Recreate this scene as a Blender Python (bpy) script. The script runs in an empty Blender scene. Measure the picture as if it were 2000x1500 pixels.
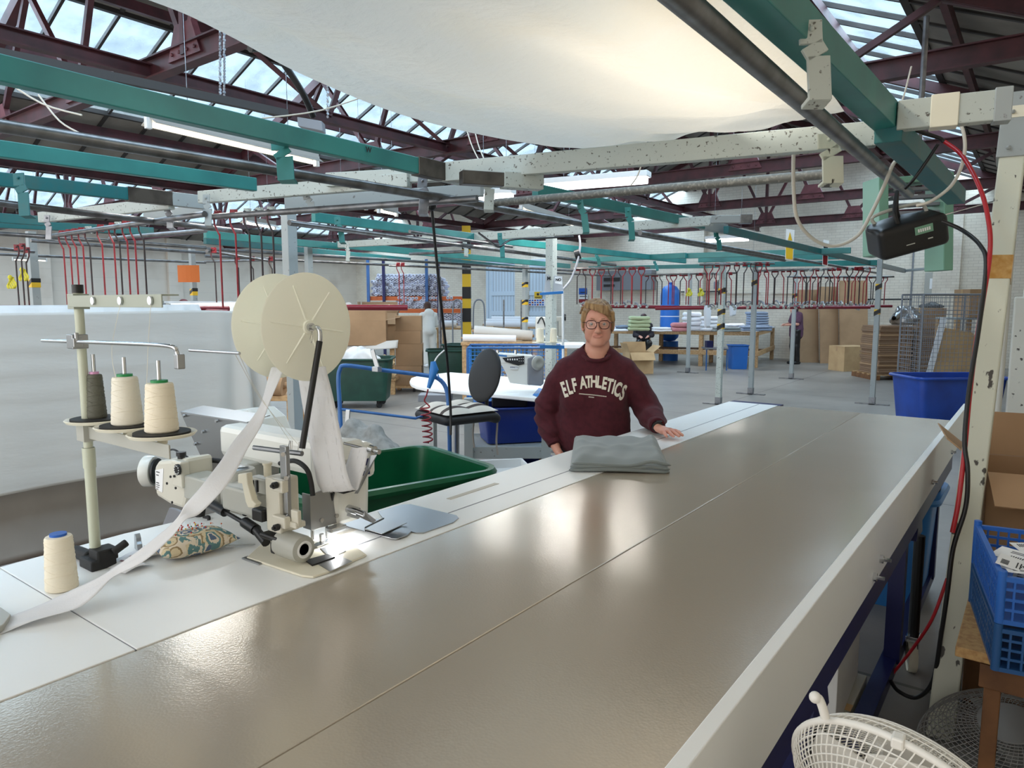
import bpy, bmesh, math, random
import numpy as np
from mathutils import Vector, Matrix, Euler
from mathutils.bvhtree import BVHTree
random.seed(7)
rng = np.random.RandomState(5)
SC = bpy.context.scene
COL = SC.collection
PI = math.pi
# ------------------------------------------------------------------ camera
F = 1385.0; CH = 1.62; PITCH = math.atan(157/1385.); YAW = math.radians(36.8)
cam_data = bpy.data.cameras.new('camera'); cam = bpy.data.objects.new('camera', cam_data)
COL.objects.link(cam); SC.camera = cam
cam.location = (0, 0, CH); cam.rotation_euler = (PI/2-PITCH, 0, YAW)
cam_data.sensor_fit = 'HORIZONTAL'; cam_data.sensor_width = 36.0; cam_data.lens = F/2000*36
cam_data.clip_start = 0.02; cam_data.clip_end = 200
# ------------------------------------------------------------------ world (overcast sky)
W = bpy.data.worlds.new('sky'); SC.world = W; W.use_nodes = True
bgn = W.node_tree.nodes['Background']; bgn.inputs[0].default_value = (1.0, 0.985, 0.96, 1); bgn.inputs[1].default_value = 1.5
SC.view_settings.view_transform = 'Standard'; SC.view_settings.look = 'None'
SC.view_settings.exposure = 0.56; SC.view_settings.gamma = 1.0; SC.view_settings.use_curve_mapping = False
def area(name, loc, rot, sx, sy, power, col=(1, 1, 1), spread=PI):
    l = bpy.data.lights.new(name, 'AREA'); l.shape = 'RECTANGLE'; l.size = sx; l.size_y = sy
    l.energy = power; l.color = col; l.spread = spread
    o = bpy.data.objects.new(name, l); o.location = loc; o.rotation_euler = rot; COL.objects.link(o); return o
ZE = 3.9; SL = 0.42; TH = math.atan(SL); RX = -6.0      # eaves height, roof slope, ridge X of the near bay
BAYS = [(-12.3, 0.3), (-24.9, -12.3)]                    # two pitched bays, ridges along Y
Y0R, Y1R = -3.0, 21.6
SKY = [(1.75, 3.9), (9.0, 11.1)]                         # offsets from the west eave: west-slope and east-slope rooflight bands
def roofz(x):
    for a, b in BAYS:
        if a <= x <= b:
            return ZE + SL*min(x-a, b-x)
    return ZE
for a, b in BAYS:                                        # daylight through the rooflights
    for k, (u0, u1) in enumerate(((1.15, 3.0), (8.9, 11.0))):
        xm = a+(u0+u1)/2; s = 1 if xm < (a+b)/2 else -1
        n = Vector((-s*math.sin(TH), 0, math.cos(TH)))
        p = Vector((xm, (Y0R+Y1R)/2, roofz(xm))) + n*0.45
        area('daylight', p, (0, -s*TH, 0), (u1-u0)*1.1+.3, Y1R-Y0R, 1620, (1.0, 0.94, 0.885))
# ------------------------------------------------------------------ pixel <-> world
_f = np.array([-math.sin(YAW)*math.cos(PITCH), math.cos(YAW)*math.cos(PITCH), -math.sin(PITCH)])
_r = np.array([math.cos(YAW), math.sin(YAW), 0]); _u = np.cross(_r, _f); _C = np.array([0, 0, CH])
def ray(x, y): return _f*F+_r*(x-1000)+_u*(750-y)
def pz(x, y, z): d = ray(x, y); return Vector(_C+d*(z-CH)/d[2])
def pd(x, y, D): return Vector(_C+ray(x, y)*D/F)
def px(x, y, X): d = ray(x, y); return Vector(_C+d*X/d[0])
def py(x, y, Y): d = ray(x, y); return Vector(_C+d*Y/d[1])
# ------------------------------------------------------------------ materials
def _mat(name):
    m = bpy.data.materials.new(name); m.use_nodes = True
    return m, m.node_tree.nodes, m.node_tree.links, m.node_tree.nodes['Principled BSDF']
def L(c):   # sRGB 0-255 -> linear
    return tuple(((v/255)/12.92 if v/255 <= .04045 else ((v/255+.055)/1.055)**2.4) for v in c)
def mat(name, c, rough=.5, metal=0, c2=None, scale=6, amt=(.4, .65), bump=0, bscale=60, emit=None, estr=0, sheen=0, spec=.5, coat=0, trans=0, detail=4, stretch=None):
    m, n, l, p = _mat(name)
    a = L(c)+(1,)
    p.inputs['Base Color'].default_value = a; p.inputs['Roughness'].default_value = rough; p.inputs['Metallic'].default_value = metal
    p.inputs['Specular IOR Level'].default_value = spec
    if coat: p.inputs['Coat Weight'].default_value = coat; p.inputs['Coat Roughness'].default_value = .1
    if sheen: p.inputs['Sheen Weight'].default_value = sheen
    if trans: p.inputs['Transmission Weight'].default_value = trans
    if emit: p.inputs['Emission Color'].default_value = L(emit)+(1,); p.inputs['Emission Strength'].default_value = estr
    if c2 or bump:
        tc = n.new('ShaderNodeTexCoord'); mp = n.new('ShaderNodeMapping'); l.new(tc.outputs['Object'], mp.inputs[0])
        if stretch: mp.inputs['Scale'].default_value = stretch
    if c2:
        t = n.new('ShaderNodeTexNoise'); t.inputs['Scale'].default_value = scale; t.inputs['Detail'].default_value = detail
        r = n.new('ShaderNodeValToRGB'); r.color_ramp.elements[0].position = amt[0]; r.color_ramp.elements[1].position = amt[1]
        r.color_ramp.elements[0].color = a; r.color_ramp.elements[1].color = L(c2)+(1,)
        l.new(mp.outputs[0], t.inputs[0]); l.new(t.outputs[0], r.inputs[0]); l.new(r.outputs[0], p.inputs['Base Color'])
    if bump:
        t = n.new('ShaderNodeTexNoise'); t.inputs['Scale'].default_value = bscale; t.inputs['Detail'].default_value = 3
        b = n.new('ShaderNodeBump'); b.inputs['Strength'].default_value = bump; b.inputs['Distance'].default_value = .01
        l.new(mp.outputs[0], t.inputs[0]); l.new(t.outputs[0], b.inputs['Height']); l.new(b.outputs[0], p.inputs['Normal'])
    return m
def brick_mat(name, c1, c2, cm, scale=1, rot=(PI/2, 0, 0), bw=.22, bh=.075, dirt=None):
    m, n, l, p = _mat(name)
    tc = n.new('ShaderNodeTexCoord'); mp = n.new('ShaderNodeMapping'); mp.inputs['Rotation'].default_value = rot
    t = n.new('ShaderNodeTexBrick'); t.inputs['Color1'].default_value = L(c1)+(1,); t.inputs['Color2'].default_value = L(c2)+(1,)
    t.inputs['Mortar'].default_value = L(cm)+(1,); t.inputs['Scale'].default_value = 1; t.inputs['Brick Width'].default_value = bw
    t.inputs['Row Height'].default_value = bh; t.inputs['Mortar Size'].default_value = .006; t.inputs['Mortar Smooth'].default_value = .3
    l.new(tc.outputs['Object'], mp.inputs[0]); l.new(mp.outputs[0], t.inputs[0])
    b = n.new('ShaderNodeBump'); b.inputs['Strength'].default_value = .2; b.inputs['Distance'].default_value = .006; b.invert = True
    l.new(t.outputs['Fac'], b.inputs['Height']); l.new(b.outputs[0], p.inputs['Normal'])
    ns = n.new('ShaderNodeTexNoise'); ns.inputs['Scale'].default_value = 1.3; ns.inputs['Detail'].default_value = 8
    l.new(tc.outputs['Object'], ns.inputs[0])
    r = n.new('ShaderNodeValToRGB'); r.color_ramp.elements[0].position = .5; r.color_ramp.elements[1].position = .75
    r.color_ramp.elements[0].color = (0, 0, 0, 1); r.color_ramp.elements[1].color = (.6, .6, .6, 1)
    l.new(ns.outputs[0], r.inputs[0])
    mx = n.new('ShaderNodeMixRGB'); mx.inputs[2].default_value = L(dirt or (190, 175, 160))+(1,)
    l.new(r.outputs[0], mx.inputs[0]); l.new(t.outputs['Color'], mx.inputs[1]); l.new(mx.outputs[0], p.inputs['Base Color'])
    p.inputs['Roughness'].default_value = .75
    return m
def floor_mat():
    m, n, l, p = _mat('concrete_floor')
    tc = n.new('ShaderNodeTexCoord')
    a = n.new('ShaderNodeTexNoise'); a.inputs['Scale'].default_value = .45; a.inputs['Detail'].default_value = 8; a.inputs['Roughness'].default_value = .65
    r = n.new('ShaderNodeValToRGB'); r.color_ramp.elements[0].position = .3; r.color_ramp.elements[1].position = .75
    r.color_ramp.elements[0].color = L((116, 112, 107))+(1,); r.color_ramp.elements[1].color = L((160, 154, 147))+(1,)
    l.new(tc.outputs['Object'], a.inputs[0]); l.new(a.outputs[0], r.inputs[0])
    t = n.new('ShaderNodeTexBrick'); t.offset = 0; t.inputs['Scale'].default_value = 1; t.inputs['Brick Width'].default_value = 4.1; t.inputs['Row Height'].default_value = 3.3
    t.inputs['Mortar Size'].default_value = .012; t.inputs['Color1'].default_value = (1, 1, 1, 1); t.inputs['Color2'].default_value = (.9, .9, .9, 1); t.inputs['Mortar'].default_value = (.35, .35, .35, 1)
    l.new(tc.outputs['Object'], t.inputs[0])
    mx = n.new('ShaderNodeMixRGB'); mx.blend_type = 'MULTIPLY'; mx.inputs[0].default_value = .8
    l.new(r.outputs[0], mx.inputs[1]); l.new(t.outputs['Color'], mx.inputs[2]); l.new(mx.outputs[0], p.inputs['Base Color'])
    p.inputs['Roughness'].default_value = .42
    b = n.new('ShaderNodeBump'); b.inputs['Strength'].default_value = .12
    a2 = n.new('ShaderNodeTexNoise'); a2.inputs['Scale'].default_value = 14; a2.inputs['Detail'].default_value = 4
    l.new(tc.outputs['Object'], a2.inputs[0]); l.new(a2.outputs[0], b.inputs['Height']); l.new(b.outputs[0], p.inputs['Normal'])
    return m
def pane_mat():
    m, n, l, p = _mat('rooflight_glass')
    out = n['Material Output']; tr = n.new('ShaderNodeBsdfTransparent'); tr.inputs[0].default_value = (.66, .79, .90, 1)
    mx = n.new('ShaderNodeMixShader'); mx.inputs[0].default_value = .22
    p.inputs['Base Color'].default_value = (.55, .6, .62, 1); p.inputs['Roughness'].default_value = .3
    t = n.new('ShaderNodeTexNoise'); t.inputs['Scale'].default_value = 3; t.inputs['Detail'].default_value = 7
    tc = n.new('ShaderNodeTexCoord'); l.new(tc.outputs['Object'], t.inputs[0])
    r = n.new('ShaderNodeMapRange'); r.inputs[1].default_value = .4; r.inputs[2].default_value = .8; r.inputs[3].default_value = .12; r.inputs[4].default_value = .5
    l.new(t.outputs[0], r.inputs[0]); l.new(r.outputs[0], mx.inputs[0])
    l.new(tr.outputs[0], mx.inputs[1]); l.new(p.outputs[0], mx.inputs[2]); l.new(mx.outputs[0], out.inputs[0])
    return m
def cloth_trans(name, c, tc_, mixf=.5, bump=.1, bscale=25, c2=None, st=None):
    m, n, l, p = _mat(name)
    out = n['Material Output']; t = n.new('ShaderNodeBsdfTranslucent'); t.inputs[0].default_value = L(tc_)+(1,)
    p.inputs['Base Color'].default_value = L(c)+(1,); p.inputs['Roughness'].default_value = .9; p.inputs['Specular IOR Level'].default_value = .1
    mx = n.new('ShaderNodeMixShader'); mx.inputs[0].default_value = mixf
    l.new(p.outputs[0], mx.inputs[1]); l.new(t.outputs[0], mx.inputs[2]); l.new(mx.outputs[0], out.inputs[0])
    tx = n.new('ShaderNodeTexNoise'); tx.inputs['Scale'].default_value = bscale; tx.inputs['Detail'].default_value = 6
    tcn = n.new('ShaderNodeTexCoord'); mpn = n.new('ShaderNodeMapping'); mpn.inputs['Scale'].default_value = st or (1, 1, 1); mpn.inputs['Rotation'].default_value = (.25, 0, 0) if st else (0, 0, 0); l.new(tcn.outputs['Object'], mpn.inputs[0]); l.new(mpn.outputs[0], tx.inputs[0])
    b = n.new('ShaderNodeBump'); b.inputs['Strength'].default_value = bump; b.inputs['Distance'].default_value = .02
    l.new(tx.outputs[0], b.inputs['Height']); l.new(b.outputs[0], p.inputs['Normal'])
    if c2:
        t2 = n.new('ShaderNodeTexNoise'); t2.inputs['Scale'].default_value = 1.6; t2.inputs['Detail'].default_value = 6
        l.new(tcn.outputs['Object'], t2.inputs[0])
        r = n.new('ShaderNodeValToRGB'); r.color_ramp.elements[0].position = .5; r.color_ramp.elements[1].position = .72
        r.color_ramp.elements[0].color = L(c)+(1,); r.color_ramp.elements[1].color = L(c2)+(1,)
        l.new(t2.outputs[0], r.inputs[0]); l.new(r.outputs[0], p.inputs['Base Color'])
    return m
M = {}
M['teal'] = mat('teal_paint', (50, 132, 128), .38, c2=(38, 108, 108), scale=3, amt=(.35, .7))
M['teal_dark'] = mat('worn_teal_paint', (24, 100, 104), .45, c2=(60, 96, 94), scale=9, amt=(.5, .75))
M['grey_paint'] = mat('chipped_grey_paint', (182, 188, 182), .5, c2=(92, 88, 82), scale=60, amt=(.62, .68), bump=.1)
M['grey_paint2'] = mat('pale_grey_paint', (158, 164, 164), .5, c2=(116, 116, 112), scale=30, amt=(.66, .72))
M['cream_post'] = mat('chipped_cream_paint', (206, 208, 192), .5, c2=(70, 66, 60), scale=22, amt=(.64, .67), stretch=(1, 1, .5), bump=.08)
M['steel'] = mat('galvanised_steel', (150, 152, 156), .32, .85, c2=(120, 122, 128), scale=14)
M['pipe'] = mat('dull_steel_tube', (128, 128, 130), .36, .8, c2=(100, 98, 96), scale=10)
M['pipe_dusty'] = mat('dusty_steel_tube', (120, 118, 112), .6, .5, c2=(160, 156, 146), scale=60, amt=(.5, .7))
M['chrome'] = mat('chrome', (205, 207, 210), .16, 1)
M['satin'] = mat('satin_stainless', (170, 172, 174), .3, 1)
M['splice'] = mat('bare_steel_splice', (96, 90, 84), .4, .7, c2=(70, 64, 60), scale=8)
M['maroon'] = mat('maroon_truss_paint', (78, 36, 42), .55, c2=(52, 26, 30), scale=5, amt=(.4, .7))
M['maroon2'] = mat('dusty_maroon_paint', (104, 54, 60), .55, c2=(78, 36, 42), scale=7)
M['panel'] = mat('dirty_roof_board', (140, 134, 126), .8, c2=(110, 103, 96), scale=1.2, amt=(.4, .65))
M['batten'] = mat('dark_batten', (52, 48, 46), .7)
M['whiteboard'] = mat('white_laminate', (244, 245, 244), .35)
M['belt'] = None
M['black'] = mat('black_plastic', (24, 24, 26), .4)
M['blackm'] = mat('black_rubber', (30, 30, 31), .65)
M['red'] = mat('red_rod_paint', (150, 26, 38), .4, c2=(112, 20, 30), scale=12)
M['rod_dark'] = mat('dark_rod_paint', (46, 34, 34), .5, c2=(100, 26, 34), scale=10, amt=(.5, .7))
M['red_rail'] = mat('dark_red_rail_paint', (122, 26, 40), .3)
M['redcable'] = mat('red_hose_rubber', (176, 30, 40), .35)
M['white_cable'] = mat('cream_cable', (206, 200, 188), .5)
M['wood'] = mat('pine_wood', (196, 160, 116), .6, c2=(170, 132, 90), scale=5, stretch=(6, 1, 6))
M['woodd'] = mat('dark_worn_wood', (130, 88, 52), .65, c2=(94, 60, 34), scale=6, stretch=(1, 5, 1))
M['card'] = mat('brown_cardboard', (176, 142, 108), .8, c2=(160, 128, 96), scale=2)
M['card2'] = mat('tan_cardboard', (196, 164, 122), .8, c2=(180, 148, 108), scale=3)
M['card_dark'] = mat('stacked_cardboard', (140, 112, 88), .85)
M['blue'] = mat('blue_polythene', (20, 68, 164), .38, c2=(16, 56, 140), scale=3)
M['bluedk'] = mat('navy_polythene', (14, 44, 124), .35)
M['bluelt'] = mat('bright_blue_paint', (44, 120, 190), .4)
M['trolley'] = mat('trolley_blue_paint', (52, 104, 164), .35, c2=(44, 90, 148), scale=8)
M['green'] = mat('green_polythene', (8, 84, 50), .28, c2=(6, 70, 42), scale=3)
M['greendk'] = mat('dull_green_polythene', (14, 56, 46), .45, c2=(22, 66, 54), scale=6)
M['navy'] = mat('navy_frame_paint', (20, 26, 84), .4)
M['machine'] = mat('machine_cream_paint', (214, 210, 196), .3)
M['machine_g'] = mat('machine_grey_paint', (176, 176, 168), .35)
M['machine_w'] = mat('machine_white_paint', (228, 228, 222), .25)
M['ivory'] = mat('ivory_plastic', (228, 222, 202), .35)
M['reel'] = None
M['white_paper'] = mat('paper', (236, 236, 240), .7)
M['reel'] = mat('pale_yellow_reel_plastic', (255, 255, 240), .6)
M['tape'] = cloth_trans('white_heading_tape', (246, 246, 248), (236, 236, 238), .25, .12, 220)
M['thread_cream'] = mat('cream_thread', (244, 234, 212), .7, bump=.25, bscale=240, stretch=(.4, .4, 3))
M['thread_white'] = mat('white_thread', (238, 232, 216), .7, bump=.25, bscale=240, stretch=(.4, .4, 3))
M['thread_grey'] = mat('olive_grey_thread', (98, 98, 86), .7, bump=.25, bscale=240, stretch=(.4, .4, 3))
M['pink'] = mat('pink_plastic', (222, 160, 200), .4)
M['greencap'] = mat('green_plastic', (28, 140, 76), .4)
M['bluecap'] = mat('blue_plastic', (34, 96, 190), .4)
M['curtain'] = cloth_trans('white_curtain_fabric', (226, 223, 218), (220, 216, 210), .22, .22, 5, st=(1, .6, 2.5))
M['curtain_w'] = cloth_trans('bright_white_fabric', (238, 238, 238), (230, 230, 230), .2, .3, 12)
M['curtain_g'] = mat('grey_lining_fabric', (160, 153, 146), .9, c2=(150, 143, 136), scale=3)
M['sheet'] = cloth_trans('white_canopy_sheet', (206, 204, 200), (206, 200, 190), .5, .9, 20, c2=(216, 196, 150))
M['greyfab'] = mat('grey_cotton', (126, 134, 134), .85, sheen=.3)
M['greyfab2'] = mat('grey_marl_fabric', (150, 148, 144), .9, c2=(134, 132, 128), scale=30)
M['linen_w'] = mat('white_linen', (232, 233, 238), .85)
M['linen_g'] = mat('sage_green_linen', (180, 190, 150), .85)
M['linen_p'] = mat('dusty_pink_linen', (196, 132, 138), .85)
M['linen_b'] = mat('blue_grey_linen', (128, 142, 164), .85)
M['floor'] = floor_mat()

M['brick_far'] = brick_mat('painted_cream_brick', (232, 223, 208), (226, 216, 200), (206, 196, 180), rot=(PI/2, 0, 0))
M['brick_l'] = brick_mat('painted_beige_brick', (220, 209, 196), (216, 204, 190), (204, 193, 180), rot=(PI/2, 0, PI/2), bw=.45, bh=.22)
M['brick_r'] = brick_mat('painted_block_wall', (222, 208, 186), (214, 200, 178), (190, 176, 154), rot=(PI/2, 0, PI/2))
M['plaster'] = mat('flaking_white_plaster', (214, 210, 198), .85, c2=(84, 78, 72), scale=15, amt=(.64, .68), bump=.4, bscale=18)
M['door'] = mat('pale_blue_door_paint', (206, 220, 234), .5)
M['orange'] = mat('orange_shelf_beam', (214, 104, 50), .45)
M['yellow'] = mat('safety_yellow', (232, 186, 40), .5)
M['yellowtie'] = mat('yellow_ribbon', (226, 214, 60), .6)
M['tank'] = mat('blue_tank_paint', (36, 104, 186), .4)
M['skin'] = mat('skin', (220, 164, 142), .5, c2=(212, 146, 128), scale=14, amt=(.35, .75))
M['lip'] = mat('lips', (206, 142, 126), .5)
M['hair'] = mat('short_blond_hair', (184, 150, 106), .55, c2=(116, 84, 54), scale=26, amt=(.35, .7), stretch=(3, 1, .6), bump=.6, bscale=70)
M['sweat'] = mat('burgundy_jersey', (80, 27, 38), .95, sheen=.04, c2=(70, 22, 33), scale=40, bump=.15, bscale=350)
M['letter'] = mat('cream_felt_letter', (232, 226, 212), .9)
M['glasses'] = mat('tortoiseshell_frame', (70, 26, 24), .25)
M['tube'] = mat('lit_fluorescent_tube', (255, 255, 255), .4, emit=(255, 248, 228), estr=5.5)
M['tube_y'] = mat('warm_lit_reflector', (250, 240, 150), .4, emit=(250, 238, 130), estr=.55)
M['diffuser'] = mat('lit_diffuser', (255, 255, 255), .4, emit=(250, 250, 255), estr=3.2)
M['lamp_body'] = mat('lamp_body_white', (180, 176, 170), .5)
M['fan'] = mat('white_fan_plastic', (232, 228, 220), .35)
M['fan_g'] = mat('grey_fan_plastic', (150, 150, 148), .45)
M['crate'] = mat('blue_crate_plastic', (44, 104, 190), .4)
M['crate_d'] = mat('dark_blue_crate_plastic', (34, 84, 140), .4)
M['label_w'] = mat('white_label', (238, 238, 238), .6)
M['ink'] = mat('black_ink', (30, 30, 34), .6)
M['magenta'] = mat('magenta_print', (190, 44, 130), .5)
M['lightgreen'] = mat('pale_green_metal', (118, 160, 136), .45)
M['greymetal'] = mat('grey_enclosure', (130, 132, 138), .5)
M['glass'] = None
def glass_thin():
    m, n, l, p = _mat('spectacle_lens'); out = n['Material Output']
    tr = n.new('ShaderNodeBsdfTransparent'); g = n.new('ShaderNodeBsdfGlossy'); g.inputs[1].default_value = .05
    mx = n.new('ShaderNodeMixShader'); mx.inputs[0].default_value = .05
    l.new(tr.outputs[0], mx.inputs[1]); l.new(g.outputs[0], mx.inputs[2]); l.new(mx.outputs[0], out.inputs[0]); return m
M['glass'] = glass_thin()
def belt_mat():
    m, n, l, p = _mat('grey_embossed_laminate')
    p.inputs['Base Color'].default_value = L((184, 173, 157))+(1,); p.inputs['Metallic'].default_value = .28; p.inputs['Roughness'].default_value = .19
    p.inputs['Specular IOR Level'].default_value = .6
    tc = n.new('ShaderNodeTexCoord'); v = n.new('ShaderNodeTexVoronoi'); v.inputs['Scale'].default_value = 190
    mp = n.new('ShaderNodeMapping'); mp.inputs['Scale'].default_value = (1, 1, 1); l.new(tc.outputs['Object'], mp.inputs[0]); l.new(mp.outputs[0], v.inputs[0])
    b = n.new('ShaderNodeBump'); b.inputs['Strength'].default_value = .035; b.inputs['Distance'].default_value = .004
    l.new(v.outputs['Distance'], b.inputs['Height'])
    ns = n.new('ShaderNodeTexNoise'); ns.inputs['Scale'].default_value = 2.2; ns.inputs['Detail'].default_value = 1
    l.new(tc.outputs['Object'], ns.inputs[0])
    b2 = n.new('ShaderNodeBump'); b2.inputs['Strength'].default_value = .12; b2.inputs['Distance'].default_value = .03
    l.new(ns.outputs[0], b2.inputs['Height']); l.new(b.outputs[0], b2.inputs['Normal']); l.new(b2.outputs[0], p.inputs['Normal'])
    return m
M['belt'] = belt_mat()
# ------------------------------------------------------------------ mesh building
ORG = {}
class MB:
    def __init__(s): s.v = []; s.f = []; s.m = []
    def add(s, vs, fs, mi=0):
        o = len(s.v); s.v.extend([tuple(v) for v in vs]); s.f.extend([tuple(i+o for i in f) for f in fs]); s.m.extend([mi]*len(fs)); return s
    def box(s, c, d, rot=None, mi=0, taper=1.0):
        h = [x/2 for x in d]; vs = []
        for z in (-1, 1):
            k = taper if z > 0 else 1
            for x, y in ((-1, -1), (1, -1), (1, 1), (-1, 1)): vs.append(Vector((x*h[0]*k, y*h[1]*k, z*h[2])))
        if rot is not None:
            R = rot if isinstance(rot, Matrix) else Euler(rot).to_matrix()
            vs = [R @ v for v in vs]
        c = Vector(c); vs = [v+c for v in vs]
        return s.add(vs, [(3, 2, 1, 0), (4, 5, 6, 7), (0, 1, 5, 4), (1, 2, 6, 5), (2, 3, 7, 6), (3, 0, 4, 7)], mi)
    def bb(s, a, b, mi=0):
        a = Vector(a); b = Vector(b); return s.box((a+b)/2, [abs(x) for x in (b-a)], mi=mi)
    def bar(s, a, b, w, h, up=(0, 0, 1), mi=0):
        a = Vector(a); b = Vector(b); d = (b-a); Ln = d.length
        if Ln < 1e-6: return s
        y = d/Ln; u = Vector(up)
        if abs(y.dot(u)) > .99: u = Vector((1, 0, 0))
        x = y.cross(u).normalized(); z = x.cross(y)
        R = Matrix((x, y, z)).transposed()
        return s.box((a+b)/2, (w, Ln, h), R, mi)
    def frames(s, pts):
        P = [Vector(p) for p in pts]; out = []; n = len(P); prev = None
        for i in range(n):
            t = (P[min(i+1, n-1)]-P[max(i-1, 0)]).normalized()
            if prev is None:
                u = Vector((0, 0, 1)) if abs(t.z) < .9 else Vector((1, 0, 0))
            else: u = prev
            x = (u - t*u.dot(t)).normalized(); prev = x; out.append((P[i], t, x, t.cross(x)))
        return out
    def tube(s, pts, r, seg=10, mi=0, cap=True, closed=False):
        fr = s.frames(pts); n = len(fr); o = len(s.v); rr = r if isinstance(r, (list, tuple)) else [r]*n
        vs = []; fs = []
        for i, (p, t, x, y) in enumerate(fr):
            for k in range(seg):
                a = 2*PI*k/seg; vs.append(p+x*math.cos(a)*rr[i]+y*math.sin(a)*rr[i])
        for i in range(n-1 if not closed else n):
            j = (i+1) % n
            for k in range(seg):
                k2 = (k+1) % seg; fs.append((i*seg+k, i*seg+k2, j*seg+k2, j*seg+k))
        if cap and not closed:
            fs.append(tuple(range(seg))[::-1]); fs.append(tuple((n-1)*seg+k for k in range(seg)))
        return s.add(vs, fs, mi)
    def lathe(s, prof, c=(0, 0, 0), axis=(0, 0, 1), seg=24, mi=0, mis=None):
        # prof: list of (r, h)
        c = Vector(c); ax = Vector(axis).normalized(); u = Vector((0, 0, 1)) if abs(ax.z) < .9 else Vector((1, 0, 0))
        x = (u-ax*u.dot(ax)).normalized(); y = ax.cross(x); vs = []; fs = []; n = len(prof)
        for r, h in prof:
            for k in range(seg):
                a = 2*PI*k/seg; vs.append(c+ax*h+x*math.cos(a)*r+y*math.sin(a)*r)
        for i in range(n-1):
            for k in range(seg):
                k2 = (k+1) % seg; fs.append((i*seg+k, i*seg+k2, (i+1)*seg+k2, (i+1)*seg+k))
        fs.append(tuple(range(seg))[::-1]); fs.append(tuple((n-1)*seg+k for k in range(seg)))
        o = len(s.m); s.add(vs, fs, mi)
        if mis:
            for i, q in enumerate(mis):
                for k in range(seg): s.m[o+i*seg+k] = q
        return s
    def cyl(s, a, b, r, seg=16, mi=0, r2=None):
        a = Vector(a); b = Vector(b); d = b-a
        return s.lathe([(r, 0), (r if r2 is None else r2, d.length)], a, d, seg, mi)
    def prism(s, poly, off, mi=0):
        # poly: 3D points (planar), off: extrusion vector
        P = [Vector(p) for p in poly]; off = Vector(off); n = len(P)
        vs = P+[p+off for p in P]; fs = [tuple(range(n))[::-1], tuple(range(n, 2*n))]
        for i in range(n): j = (i+1) % n; fs.append((i, j, n+j, n+i))
        return s.add(vs, fs, mi)
    def grid(s, fn, nu, nv, th=0, mi=0):
        vs = [Vector(fn(i/(nu-1), j/(nv-1))) for j in range(nv) for i in range(nu)]; fs = []
        for j in range(nv-1):
            for i in range(nu-1):
                a = j*nu+i; fs.append((a, a+1, a+nu+1, a+nu))
        if th:
            N = len(vs); nor = [Vector() for _ in vs]
            for f in fs:
                q = (vs[f[1]]-vs[f[0]]).cross(vs[f[3]]-vs[f[0]])
                for i in f: nor[i] += q
            vs2 = [v+(n.normalized()*th if n.length > 0 else Vector()) for v, n in zip(vs, nor)]
            f2 = [tuple(i+N for i in f) for f in fs]; fs = [f[::-1] for f in fs]
            e = [i for i in range(nu)]+[j*nu+nu-1 for j in range(1, nv)]+[(nv-1)*nu+i for i in range(nu-2, -1, -1)]+[j*nu for j in range(nv-2, 0, -1)]
            sf = [(e[k], e[(k+1) % len(e)], e[(k+1) % len(e)]+N, e[k]+N) for k in range(len(e))]
            return s.add(vs+vs2, fs+f2+sf, mi)
        return s.add(vs, fs, mi)
    def ell(s, c, r, seg=16, rings=10, mi=0, rot=None):
        vs = []; fs = []; R = Euler(rot).to_matrix() if rot else Matrix.Identity(3); c = Vector(c)
        for i in range(rings+1):
            t = PI*i/rings
            for k in range(seg):
                a = 2*PI*k/seg
                vs.append(c+R @ Vector((r[0]*math.sin(t)*math.cos(a), r[1]*math.sin(t)*math.sin(a), r[2]*math.cos(t))))
        for i in range(rings):
            for k in range(seg):
                k2 = (k+1) % seg; fs.append((i*seg+k, (i+1)*seg+k, (i+1)*seg+k2, i*seg+k2))
        return s.add(vs, fs, mi)
    def xf(s, fn): s.v = [tuple(fn(Vector(v))) for v in s.v]; return s
    def build(s, name, mt, parent=None, smooth=False, bevel=0, sub=0, wn=False):
        o0 = ORG.get(parent.name, Vector()) if parent else Vector()
        me = bpy.data.meshes.new(name); me.from_pydata([tuple(Vector(v)-o0) for v in s.v], [], s.f)
        ms = mt if isinstance(mt, (list, tuple)) else [mt]
        for q in ms: me.materials.append(q)
        if len(ms) > 1: me.polygons.foreach_set('material_index', s.m)
        if smooth:
            me.polygons.foreach_set('use_smooth', [True]*len(me.polygons))
            if smooth != 2: me.set_sharp_from_angle(angle=math.radians(38))
        me.update()
        o = bpy.data.objects.new(name, me); COL.objects.link(o)
        if parent: o.parent = parent; ORG[o.name] = o0
        if bevel:
            b = o.modifiers.new('bevel', 'BEVEL'); b.width = bevel; b.segments = 2; b.limit_method = 'ANGLE'; b.angle_limit = math.radians(40); b.harden_normals = False
        if sub:
            q = o.modifiers.new('subsurf', 'SUBSURF'); q.levels = sub; q.render_levels = sub
        return o
def tag(o, label=None, cat=None, group=None, kind=None):
    if label: o['label'] = label
    if cat: o['category'] = cat
    if group: o['group'] = group
    if kind: o['kind'] = kind
    return o
def thing(name, label, cat, loc=(0, 0, 0), group=None, kind=None):
    o = bpy.data.objects.new(name, None); o.location = loc; COL.objects.link(o); o.empty_display_size = .1
    ORG[o.name] = Vector(loc); return tag(o, label, cat, group, kind)
def copy_tree(o, parent=None):
    c = o.copy(); COL.objects.link(c); c.parent = parent
    for ch in o.children: copy_tree(ch, c)
    return c
def place(o, loc, rz=0, rx=0, ry=0, sc=None):
    o.location = loc; o.rotation_euler = (rx, ry, rz)
    if sc: o.scale = (sc, sc, sc) if not isinstance(sc, tuple) else sc
    return o
def struct(o, label=None, cat=None): return tag(o, label, cat, None, 'structure')
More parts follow.
